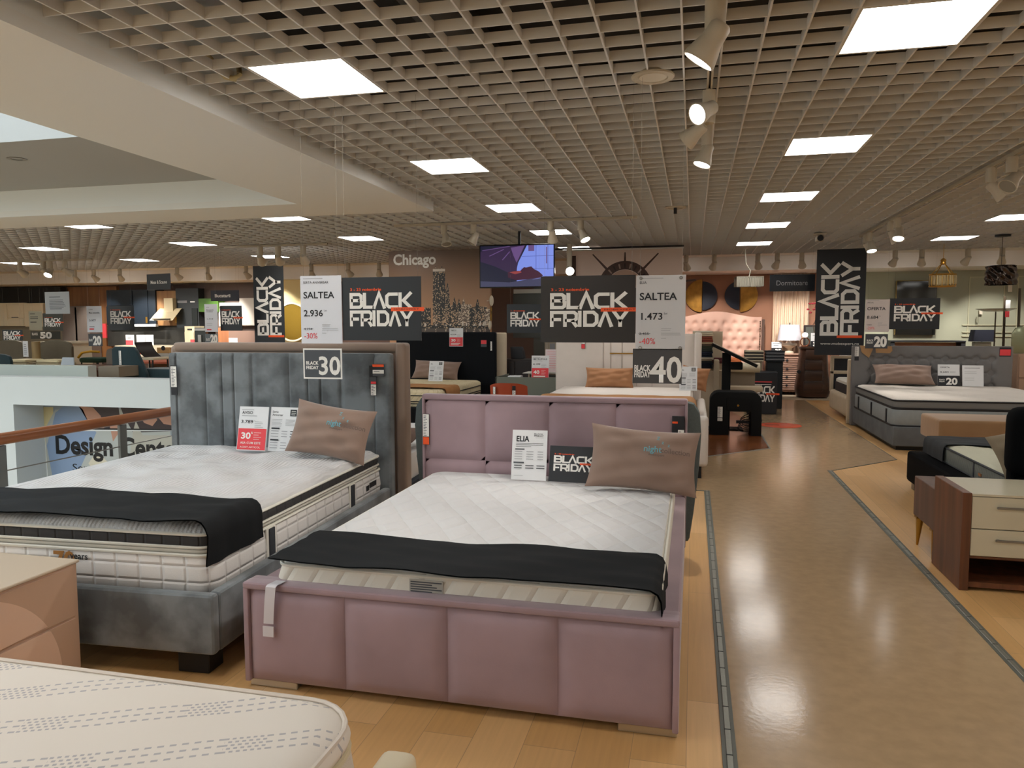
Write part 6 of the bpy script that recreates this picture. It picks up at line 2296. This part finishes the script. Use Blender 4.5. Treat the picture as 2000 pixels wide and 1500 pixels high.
def high_chair(label, u0, v0, u1, v1, Y, m, group=None):
    """Dining chair seen from behind: shell back, seat, four legs."""
    p, w, hgt = rect_at(u0, v0, u1, v1, Y)
    t = thing('dining_chair', label, 'chair', (p.x, Y, 0), group=group)
    zt = p.z+hgt
    b = B()
    pts = [(-w/2, 0, .5), (w/2, 0, .5), (w/2*1.0, 0, zt-.12), (w/2*.88, 0, zt-.04), (w/2*.5, 0, zt-.008), (0, 0, zt), (-w/2*.5, 0, zt-.008), (-w/2*.88, 0, zt-.04), (-w/2, 0, zt-.12)]
    b.prism(pts, (0, .06, 0), bev=.015)
    b.obj('backrest', m, t)
    bb = B()
    slab(bb, w*.96, .5, [(.01, .42), (0, .45), (.02, .5)], .08, rings=2)
    o = bb.obj('seat', m, t)
    o.location = (0, .28, 0)
    for sx in (-1, 1):
        for y in (.08, .46):
            B().cyl((sx*w*.44, y, 0), (sx*w*.38, y, .43), .014, .018, n=8).obj('leg', M_BLACKLEG, t)
    return t


t = thing('dining_table', 'long brown dining table behind the atrium parapet', 'table', (at(70, 712, Y=DY).x, DY, 0))
zt = at(70, 713, Y=DY).z
B().box(-1.9, 1.75, -.45, .45, zt-.05, zt, .006, 1).obj('table_top', M_TABLE, t)
for sx in (-1.7, 1.6):
    for y in (-.35, .35):
        B().box(sx-.04, sx+.04, y-.04, y+.04, 0, zt-.05).obj('leg', M_TABLE, t)
high_chair('taupe high back dining chair, left of the two behind the parapet', -6, 664, 46, 720, DY+.6, M_TAUPECH)
high_chair('taupe high back dining chair with a curved top, right of the pair', 75, 665, 140, 720, DY+.6, M_TAUPECH)
high_chair('teal dining chair cropped by the left edge of the photo', -30, 691, 20, 722, DY-.8, M_TEAL)
p, w, hgt = rect_at(45, 666, 55, 697, DY+.597)
sign('price_card', 'narrow white tag hanging on the left taupe dining chair', w, hgt, p, lambda i: i.lines(.2, .8, .8, 6, .12, G, .04), M_PAPER, cat='price card')
for k, (u0, u1, lab) in enumerate(((21, 60, 'cream seat cushion stack before the left taupe dining chair'), (78, 123, 'cream seat cushion stack before the right taupe dining chair'))):
    p, w, hgt = rect_at(u0, 697, u1, 708, DY-.1)
    t = thing('seat_cushions', lab, 'cushions', (p.x, DY, zt))
    for j in range(2):
        B().box(-w/2+.01*j, w/2-.02*j, -.2, .2, .002+.055*j, .052+.055*j, .02, 3).obj('cushion', mat(['cream_cushion', 'pale_cushion'][j], ['9b8e70', 'cdbf9a'][j], .7), t)
t = thing('table_stand', 'grey upholstered post between the two taupe dining chairs', 'post', (at(71, 690, Y=DY+.2).x, DY+.2, zt))
B().cyl((0, 0, 0), (0, 0, .42), .07, n=16).obj('post', mat('bronze_tan', '8d7650', .4), t)
b = B()
p, w, hgt = rect_at(122, 694, 148, 711, DY-.2)
o = b.prism([(-w/2, 0, 0), (w/2, 0, 0), (w/2-.05, .05, hgt), (-w/2+.0, .05, hgt)], (0, .02, 0)).obj('catalogue', mat('pale_blue_cover', 'b4bdc6', .5), loc=(p.x, DY-.25, zt))
tag(o, 'pale blue catalogue propped on the brown dining table', 'catalogue')
b = B()
b.box(-.28, .28, -.18, .18, 0, .02, .004, 1)
o = b.obj('catalogue', PAP, loc=(at(100, 711, Y=DY-.2).x, DY-.3, zt))
tag(o, 'white catalogue lying flat on the brown dining table', 'catalogue')
# white table further back
p, w, hgt = rect_at(95, 664, 160, 669, DY+2.2)
t = thing('dining_table', 'pale topped table behind the taupe dining chairs', 'table', (p.x, DY+2.2, 0))
B().box(-w/2, w/2, -.4, .4, p.z-.02, p.z+.03, .006, 1).obj('table_top', mat('pale_worktop'), t)
for sx in (-1, 1):
    B().box(sx*w*.4-.05, sx*w*.4+.05, -.3, .3, 0, p.z-.02).obj('leg', mat('pale_worktop'), t)
# colourful clutter: yellow and green chairs
t = thing('dining_chair', 'green chair with a yellow trimmed seat behind the brown table', 'chair', (at(190, 700, Y=DY+1.9).x, DY+1.9, 0))
zc = at(190, 698, Y=DY+1.9).z
bb = B()
slab(bb, .55, .5, [(.02, zc-.1), (0, zc-.07), (0, zc-.02), (.03, zc)], .12, rings=3)
bb.obj('seat', mat('bottle_green', '1d3a2c', .7), t)
B().tube([(-.28, -.2, zc), (-.18, -.2, zc+.10), (.0, -.18, zc+.13), (.2, -.15, zc+.12)], .025, 8).obj('armrest', mat('mustard_yellow', 'b98a1f', .6), t)
for sx in (-1, 1):
    for y in (-.2, .2):
        B().cyl((sx*.22, y, 0), (sx*.2, y, zc-.1), .015).obj('leg', M_BLACKLEG, t)
high_chair('grey wing of a dining chair left of the teal chair', 207, 680, 230, 722, DY+.55, mat('stone_grey_chair', '6f665c', .8))
# teal velvet chair
t = thing('dining_chair', 'dark teal velvet dining chair with a white tag behind the parapet', 'chair', (at(252, 735, Y=9.6).x, 9.6, 0))
zt2, zb2 = at(250, 677, Y=9.6).z, at(250, 741, Y=9.6).z
b = B()
b.prism([(-.30, 0, .45), (.38, 0, .45), (.30, 0, zb2+.1), (.14, 0, zt2-.06), (.08, 0, zt2), (-.26, 0, zt2), (-.30, 0, zt2-.05)], (0, .07, 0), bev=.02)
b.obj('backrest', M_TEAL, t)
bb = B()
slab(bb, 1.0, .6, [(.02, .44), (0, .48), (0, .80), (.04, .86)], .12, rings=3)
o = bb.obj('seat', M_TEAL, t)
o.location = (.45, .40, 0)
for sx in (-.2, .9):
    for y in (.1, .6):
        B().cyl((sx, y, 0), (sx, y, .46), .02).obj('leg', M_BLACKLEG, t)
care_tags(t, (-.14, -.006, zt2-.32), .26, .045, ((0, .85, W), (.85, 1, W)), rotz=0)
panel(192, 716, 232, 736, 9.2, mat('greige_side', '877c6c', .6), 'sideboard', 'greige end panel of a sideboard behind the parapet', 'cabinet', .5)
# orange place mats, white papers, crates
t = thing('dining_table', 'table laid with orange place mats behind the teal chair', 'table', (at(318, 715, Y=12.9).x, 12.9, 0))
ztb = at(318, 704, Y=12.9).z
B().box(-.9, .75, -.5, .5, ztb-.04, ztb, .005, 1).obj('table_top', mat('coral_cloth', 'c46f55', .7), t)
for sx in (-.8, .65):
    B().box(sx-.04, sx+.04, -.4, .4, 0, ztb-.04).obj('leg', M_TABLE, t)
p, w, hgt = rect_at(266, 668, 285, 692, 12.0)
sign('price_card', 'white card with an orange lower half beside the teal chair', w, hgt, p, lambda i: i.rect(0, 0, 1, .48, O), M_PAPER, cat='price card')
b = B()
p, w, hgt = rect_at(306, 679, 332, 690, 13.8)
o = b.box(-w/2, w/2, 0, .25, 0, hgt, .01, 1).lathe([(0, .004), (.05, .004), (.05, 0)], 16, M4=Matrix.Translation((0, -.001, hgt*.9)) @ Matrix.Rotation(PI/2, 4, 'X'), mi=1).obj('storage_box', [mat('honey_wood', 'b08a57', .5), INKK], loc=p)
tag(o, 'honey coloured storage box with a round notch on a shelf', 'box')
panel(290, 690, 340, 775, 13.8, mat('pale_board'), 'shelf_unit', 'pale shelf carrying the honey coloured storage box', 'shelf', .4)
panel(293, 697, 340, 775, 13.5, mat('beige_board'), 'shelf_unit', 'beige drawer unit below the storage box', 'shelf', .28)
t = thing('dining_chair', 'white and dark curved chair back beside the orange card', 'chair', (at(290, 690, Y=11.9).x, 11.9, 0))
b = B()
zq0, zq1 = at(290, 697, Y=11.9).z, at(290, 668, Y=11.9).z
b.grid(lambda u, v: (-.12+.20*v*v+.02*u, -.2+.4*u, zq1-(zq1-zq0)*v), 8, 12).grid(lambda u, v: (-.10+.20*v*v+.02*u, -.2+.4*u, zq1-(zq1-zq0)*v), 8, 12, flip=True)
b.obj('backrest', mat('wenge'), t)
B().box(-.2, .3, -.25, .25, zq0-.05, zq0, .02, 2).obj('seat', mat('pale_worktop'), t)
for sx in (-.15, .25):
    for y in (-.2, .2):
        B().cyl((sx, y, 0), (sx, y, zq0-.05), .015).obj('leg', M_BLACKLEG, t)

# poster in the niche
PYN = 8.47
px0, px1 = at(48, 880, Y=PYN).x, -4.3
pz1, pz0 = .47, -1.0
pw, ph = px1-px0, pz1-pz0
t = thing('poster', 'large poster lettered Design Center in the niche across the atrium', 'poster', ((px0+px1)/2, PYN, pz0))
B().box(-pw/2, pw/2, 0, .02, 0, ph).obj('poster_panel', mat('poster_grey', '8f9aa5', .4), t, smooth=0)
ink = Ink(pw, ph, 0)


def fx(u):
    return (at(u, 880, Y=PYN).x-px0)/pw


def fz(v, u=180):
    return (at(u, v, Y=PYN).z-pz0)/ph


def P(*uv):
    return [(fx(u), fz(v, u)) for u, v in uv]


ink.pol(P((46, 795), (108, 795), (108, 960), (46, 960)), 0)            # bright room behind
ink.pol(P((46, 860), (86, 868), (86, 892), (60, 895), (50, 870)), 1)
ink.pol(P((50, 912), (86, 908), (86, 960), (55, 960)), 1)
ink.pol(P((46, 893), (88, 880), (88, 886), (60, 900), (46, 902)), 9)
ink.pol(P((84, 840), (89, 840), (92, 960), (86, 960)), 9)
ink.pol(P((90, 838), (112, 800), (330, 800), (345, 960), (92, 960)), 2)  # table top surface, light
ink.pol(P((104, 834), (112, 806), (128, 794), (158, 793), (172, 815), (190, 845), (150, 925), (100, 930), (92, 870)), 3)  # shirt
ink.pol(P((158, 793), (235, 792), (240, 840), (205, 842), (178, 828)), 4)
ink.pol(P((158, 793), (166, 800), (176, 826), (190, 838), (206, 836), (200, 812), (186, 796)), 5)
ink.pol(P((238, 792), (345, 792), (345, 842), (262, 845), (246, 815)), 4)
ink.pol(P((276, 812), (300, 806), (310, 820), (300, 832), (284, 826)), 5)
ink.pol(P((306, 808), (345, 798), (345, 832), (322, 828)), 5)
ink.pol(P((214, 816), (232, 812), (236, 842), (222, 862)), 5)
ink.pol(P((262, 842), (268, 822), (280, 850), (345, 850), (345, 920), (250, 910)), 6)
ink.pol(P((172, 905), (190, 880), (212, 905), (190, 930)), 7)
ink.pol(P((88, 838), (345, 838), (345, 842), (88, 842)), 9)
ink.pol(P((140, 835.5), (345, 838), (345, 841), (140, 838.5)), 8)
ink.text('Design Center', fx(108), fz(888, 180), .18, 8, .03, fit=(fx(362)-fx(108)))
ink.text('Servicii de proiectare', fx(140), fz(921, 180), .07, 8, 0., fit=(fx(345)-fx(140)))
ink.text('pentru casa ta', fx(113), fz(940, 180), .07, 8, 0., fit=(fx(260)-fx(113)))
ink.b.obj('printed_picture', [mat('poster_room', 'c7b98d', .4), mat('poster_chair', '5a5249', .4), mat('poster_table', 'a8adab', .4), mat('poster_shirt', '7f93b0', .4), mat('poster_dark', '3a3034', .4), mat('poster_skin', 'b18673', .4),
                              mat('poster_blouse', 'a9a79d', .4), mat('poster_paper', 'c9c3b0', .4), mat('poster_ink', '17181b', .4), mat('poster_white', 'd5dadb', .4)], t, smooth=0)

# handrail along the near edge of the atrium
t = thing('handrail', 'wooden handrail on grey posts along the atrium edge', 'railing', (-4.1, 3.0, 0))
RZ = .80
b = B()
b.tube([(0, -5, RZ+.02), (0, -2, RZ+.02), (0, 1.0, RZ+.02), (0, 4.9, RZ+.02)], .037, 14)
b.obj('wooden_rail', wood('rail_wood', '6e3c20', '8f542d', .35, .5, 'Y'), t, smooth=60)
for y in (-3.8, -1.8, .62, 1.62, 3.4, 4.8):
    B().box(-.012, .012, y-.035, y+.035, .0, RZ-.02, .003, 1).obj('post', mat('post_grey', '6d706f', .35, metal=.5), t)
for z in (.62, .45, .28):
    B().cyl((0, -5, z), (0, 4.9, z), .004, n=6).obj('steel_cable', M_STEEL, t)
# ------------------------------------------------------------------ track spotlights
M_SPOT = mat('spot_paint', 'c4bba9', .45)
M_LENS = mat('spot_lens_lit', 'ffffff', .4, emit=18, ecol=(1, .96, .92))
M_LENS_OFF = mat('spot_lens_off', '8f8a80', .2)
_lamp = {}


def spot_light(power, root, d, size=62):
    key = (power, size)
    if key not in _lamp:
        L = bpy.data.lights.new('spotlight_lamp', 'SPOT')
        L.energy = power
        L.spot_size = math.radians(size)
        L.spot_blend = .6
        L.shadow_soft_size = .045
        L.color = (1.0, .95, .88)
        _lamp[key] = L
    o = bpy.data.objects.new('lamp_light', _lamp[key])
    C.objects.link(o)
    o.parent = root
    o.location = d
    return o


def spotlight(pos, aim, lit, label, scale=1., drop=.10, side=(0, 0, 0), power=None, group=None):
    """Driver can under the track at pos, bell-shaped head turned along aim."""
    t = thing('track_spotlight', label, 'spotlight', pos, group=group)
    a = Vector(aim).normalized()
    s = scale
    h = Vector(side)
    B().cyl((0, 0, 0), (0, 0, -drop*s), .034*s, n=16).cyl((0, 0, 0), (0, 0, .012), .012*s).obj('driver_can', M_SPOT, t)
    c = Vector((h.x*s, h.y*s, -drop*s-.03*s+h.z*s))
    B().cyl((0, 0, -drop*s*.8), c, .010*s, n=8).obj('swivel_arm', M_SPOT, t)
    q = Vector((0, 0, 1)).rotation_difference(a).to_matrix().to_4x4()
    M4 = Matrix.Translation(c) @ q
    b = B()
    b.lathe([(0, -.042*s), (.028*s, -.040*s), (.036*s, -.03*s), (.037*s, -.0*s), (.039*s, .02*s), (.048*s, .05*s), (.056*s, .08*s), (.057*s, .094*s), (.052*s, .094*s), (.048*s, .085*s)], 22, M4=M4)
    b.obj('lamp_head', M_SPOT, t, smooth=45)
    B().lathe([(0, .090*s), (.050*s, .088*s)], 22, M4=M4).obj('lens', M_LENS if lit else M_LENS_OFF, t)
    if lit:
        o = spot_light(power or SPOT_W, t, c + a*.105*s)
        o.rotation_euler = Vector((0, 0, -1)).rotation_difference(a).to_euler()
    return t


def track(name, label, a, b_, w=.034):
    a, b_ = Vector(a), Vector(b_)
    d = b_-a
    t = thing(name, label, 'track', a, rotz=math.atan2(d.y, d.x))
    b = B()
    L = d.length
    b.box(0, L, -w/2, -w/6, -.02, .012).box(0, L, w/6, w/2, -.02, .012).box(0, L, -w/6, w/6, -.004, .012, mi=1)
    b.obj('track_profile', [M_SPOT, mat('track_slot', '55504a', .6)], t, smooth=0)
    k = .4
    while k < L:
        B().box(k-.02, k+.02, -w*.45, w*.45, -.022, -.004).obj('track_clip', M_SPOT, t, smooth=0)
        k += .9
    return t


ZT = 2.925
track('light_track', 'white lighting track running away from the camera above the aisle', (.07, 1.2, ZT), (.07, 5.45, ZT))
T1 = 'spotlight on the aisle track, '
spotlight((.07, 3.42, ZT-.02), (-.55, .10, -.8), True, 'large white lit '+T1+'nearest the camera', 1.3, side=(-.0, -.03, 0))
spotlight((.07, 4.72, ZT-.02), (-.62, -.62, -.42), True, 'white lit '+T1+'lens facing the camera', 1.15, side=(-.0, -.03, .03))
spotlight((.07, 5.02, ZT-.02), (-.75, .35, -.55), False, 'unlit white '+T1+'turned away to the left', 1.15, side=(-.05, 0, 0))
spotlight((.07, 5.36, ZT-.02), (-.30, -.12, -.9), True, 'white lit '+T1+'last and lowest of the cluster', 1.1, side=(.0, .0, 0), drop=.16)
YB = 9.95
track('light_track', 'long white lighting track running across above the television', (at(762, 438, Z=ZT).x, YB, ZT), (at(1246, 426, Z=ZT).x, YB, ZT))
for u, aim, lit, lab in ((867, (.2, -.3, -.9), False, 'first spotlight from the left on the track above the television'), (925, (-.4, -.2, -.8), False, 'second spotlight from the left on the track above the television'),
                         (1075, (-.05, .6, -.8), False, 'third spotlight from the left on the track above the television'), (1134, (.35, -.25, -.75), True, 'fourth lit spotlight at the right end of the television track')):
    spotlight((at(u, 440, Y=YB).x, YB, ZT-.02), aim, lit, lab, 1.25, side=(.02, 0, 0))
XC = 2.57
track('light_track', 'white lighting track along the right side above the tufted bed', (XC, 5.5, ZT), (XC, 13.0, ZT))
for y, aim, lit, lab in ((7.15, (-.5, -.35, -.6), False, 'near spotlight on the right hand track, unlit'), (7.6, (.6, -.1, -.6), False, 'second spotlight on the right hand track, turned right'),
                         (10.75, (-.15, -.35, -.8), True, 'lit spotlight in the middle pair of the right hand track'), (11.1, (.5, .1, -.8), False, 'unlit spotlight in the middle pair of the right hand track'),
                         (12.35, (.05, -.3, -.85), True, 'lit spotlight in the far pair of the right hand track'), (12.6, (.6, .2, -.7), False, 'unlit spotlight in the far pair of the right hand track')):
    spotlight((XC, y, ZT-.02), aim, lit, lab, 1.3, side=(.02, 0, 0))
# spotlights along the white bulkhead at the back, aimed at the back walls
YF = 15.6
for k, (u, lit) in enumerate(((1340, True), (1395, False), (1480, True), (1518, False), (1566, True), (1748, True), (1800, True), (1890, False), (1957, True), (145, True), (182, True), (233, True), (345, True), (405, True), (480, True), (608, True), (680, False), (740, True))):  # kitchen row includes extra lit heads, added to brighten the cabinets
    x = at(u, 508, Y=YF).x
    side = 'pink bedroom bay' if 1300 < u < 1600 else 'sage bay' if u > 1700 else 'kitchens'
    nn = {'pink bedroom bay': (1340, 1395, 1480, 1518, 1566), 'sage bay': (1748, 1800, 1890, 1957), 'kitchens': (145, 182, 233, 345, 405, 480, 608, 680, 740)}[side].index(u)
    spotlight((x, YF, ZT), ((-.25 if k % 2 else .2), .72, -.7), lit, '%s white spotlight from the left along the bulkhead before the %s' % (ORD[nn], side), 1.35, power=190, drop=.10)
# left showroom track
XL0, YL = at(10, 505, Z=ZT).x, 13.2
track('light_track', 'lighting track above the dining tables across the atrium', (at(5, 512, Y=YL).x, YL, ZT), (at(180, 512, Y=YL).x, YL, ZT))
for u, aim, lit, lab in ((38, (.1, .8, -.5), True, 'first spotlight from the left above the dining tables'), (84, (.2, .8, -.5), True, 'second spotlight from the left above the dining tables'), (97, (.1, -.55, -.7), True, 'lit spotlight above the dining tables'), (126, (.3, .8, -.5), True, 'fourth spotlight from the left above the dining tables')):
    spotlight((at(u, 505, Y=YL).x, YL, ZT-.02), aim, lit, lab, 1.5, power=260)
YL2 = 11.8
track('light_track', 'lighting track above the left sale banner', (at(440, 470, Y=YL2).x, YL2, ZT), (at(640, 500, Y=YL2).x, YL2, ZT))
for u, lab in ((508, 'left spotlight above the left sale banner'), (543, 'middle spotlight above the left sale banner'), (592, 'right spotlight above the left sale banner')):
    spotlight((at(u, 490, Y=YL2).x, YL2, ZT-.02), (-.2, .85, -.5), True, lab, 1.5, power=18)
# bright lamp glaring beside the arch mural, fixed to the mural's top rail
p = at(1112, 522, Y=12.9)
spotlight((p.x, 12.9, ZT), (.25, -.85, -.35), True, 'glaring lit spotlight on a long stem between the television and the arch mural', 1.4, drop=.28, side=(0, -.02, -.0))

# ceiling loudspeakers, camera
for k, (u, v, lab, r) in enumerate(((1275, 151, 'round cream ceiling loudspeaker near the aisle spotlights', .125), (1319, 406, 'round flat ceiling vent with a short black stub further down the grid', .13))):
    p = at(u, v, Z=2.93)
    t = thing('ceiling_speaker', lab, 'ceiling fitting', p)
    B().lathe([(0, .004), (r*.66, .002), (r*.7, -.006), (r*.74, -.003), (r*.97, -.004), (r, .004), (r*.9, .02)], 32).obj('speaker_rim', mat('speaker_cream', 'b9af9a', .5), t)
    if k == 0:
        B().lathe([(0, -.001), (r*.62, -.003), (r*.66, .003)], 32).obj('speaker_grille', mat('speaker_mesh', 'c6bda9', .6), t)
    else:
        B().cyl((0, 0, 0), (0, 0, -.07), .02).obj('stub', INKK, t)
p = at(1601, 464, Z=2.86)
t = thing('security_camera', 'small white security camera with a black lens under the grid ceiling', 'camera', (p.x, p.y, 2.93))
B().box(-.09, .09, -.07, .07, -.03, 0, .01, 1).box(-.055, .055, -.06, .08, -.13, -.03, .02, 2).obj('camera_body', M_SPOT, t)
B().cyl((0, -.055, -.085), (0, -.09, -.085), .045, n=20).obj('camera_lens', INKK, t)
# loose conduit dangling through the grid
b = B()
b.tube([at(u, v, Z=z) for u, v, z in ((388, 100, 3.05), (405, 108, 3.02), (425, 133, 2.99), (440, 150, 2.955), (458, 154, 2.935), (468, 145, 2.95), (466, 128, 3.02), (455, 118, 3.1))], .017, 8)
o = b.obj('flexible_conduit', mat('ivory_conduit', 'b0a179', .5), smooth=60)
tag(o, 'loop of ivory flexible conduit poking through the grid beside a light panel', 'conduit')

# ------------------------------------------------------------------ sale signs over the two front beds
sign('hanging_sign', 'white hanging SALTEA 2.936 price sign over the grey headboard', .300, .452, at(629, 671, Y=4.55), price_ink('SALTEA', 'SERTA ANIVERSAR', '2.936', '4.194', '-30%'), M_WHITE, cords=(.08, .92))
sign('hanging_sign', 'large black BLACK FRIDAY board hanging right of the 2.936 price sign', .555, .415, at(746, 665, Y=4.56), lambda i: i.logo(.095, .225, .80, .53), M_BLACK, cords=(.04, .96))
sign('hanging_sign', 'grey 30 discount plate hanging over the grey channelled headboard', .285, .205, at(631, 740, Y=4.55), lambda i: (i.rect(.0, .0, 1, 1, W), i.rect(.035, .05, .965, .95, DG), i.text('BLACK', .07, .47, .11, W, .03, fit=.33), i.text('FRIDAY', .07, .32, .11, W, .03, fit=.33), i.text('30', .38, .15, .60, W, .02, fit=.58), i.text('%', .80, .18, .12, W, .03)), M_WHITE, cords=(.1, .9), top=1.40)
t = sign('hanging_sign', 'white hanging SALTEA 1.473 price sign over the lilac headboard', .285, .435, at(1289, 683, Y=4.45), price_ink('SALTEA', 'ELIA', '1.473', '2.455', '-40%'), mat('sign_white_grey', 'c6c5c6', .4), cords=(.08, .92))
b = B()
for x in (-.115, .115):
    for z in (.012, .418):
        b.lathe([(.006, 0), (.010, -.002), (.010, -.004), (.006, -.005)], 14, M4=Matrix.Translation((x, -.004, z)) @ Matrix.Rotation(-PI/2, 4, 'X'))
b.obj('eyelet', mat('eyelet_metal', '8d8a84', .3, metal=.8), t)
sign('hanging_sign', 'large BLACK FRIDAY board with light streaks left of the 1.473 price sign', .57, .40, at(1147, 669, Y=4.46), lambda i: i.logo(.10, .235, .82, .51), mat('sign_black_gloss', '2e2c2d', .2, spec=.5, bump=.1, bs=4), cords=(.04, .96))
sign('hanging_sign', 'grey 40 discount plate hanging low over the lilac headboard', .285, .205, at(1283, 749, Y=4.45), lambda i: (i.text('BLACK', .03, .36, .17, W, .03, fit=.34), i.text('FRIDAY', .03, .18, .17, W, .03, fit=.34), i.text('40', .36, .05, .74, W, .02, fit=.64), i.text('%', .84, .06, .12, W, .03)), mat('sign_grey_b', '4a494a', .4), cords=(.12, .88), top=1.36)

# things of a kind carry one group phrase
GROUPS = {'track_spotlight': 'white track spotlights', 'hanging_sign': 'hanging shop signs', 'price_card': 'price cards on the furniture', 'pillow': 'pillows on the display beds',
          'bed_throw': 'throws across the display beds', 'dining_chair': 'chairs in the dining area', 'upholstered_bed': 'upholstered display beds', 'mattress': 'mattresses on the display beds',
          'sale_banner': 'tall sale banners', 'wall_cabinet': 'kitchen wall units', 'light_track': 'white lighting tracks', 'wall_disc': 'gold and navy half discs', 'nightstand': 'nightstands on display'}
for o in list(SC.objects):
    k = o.name.split('.')[0]
    if o.parent is None and k in GROUPS and not o.get('group'):
        o['group'] = GROUPS[k]
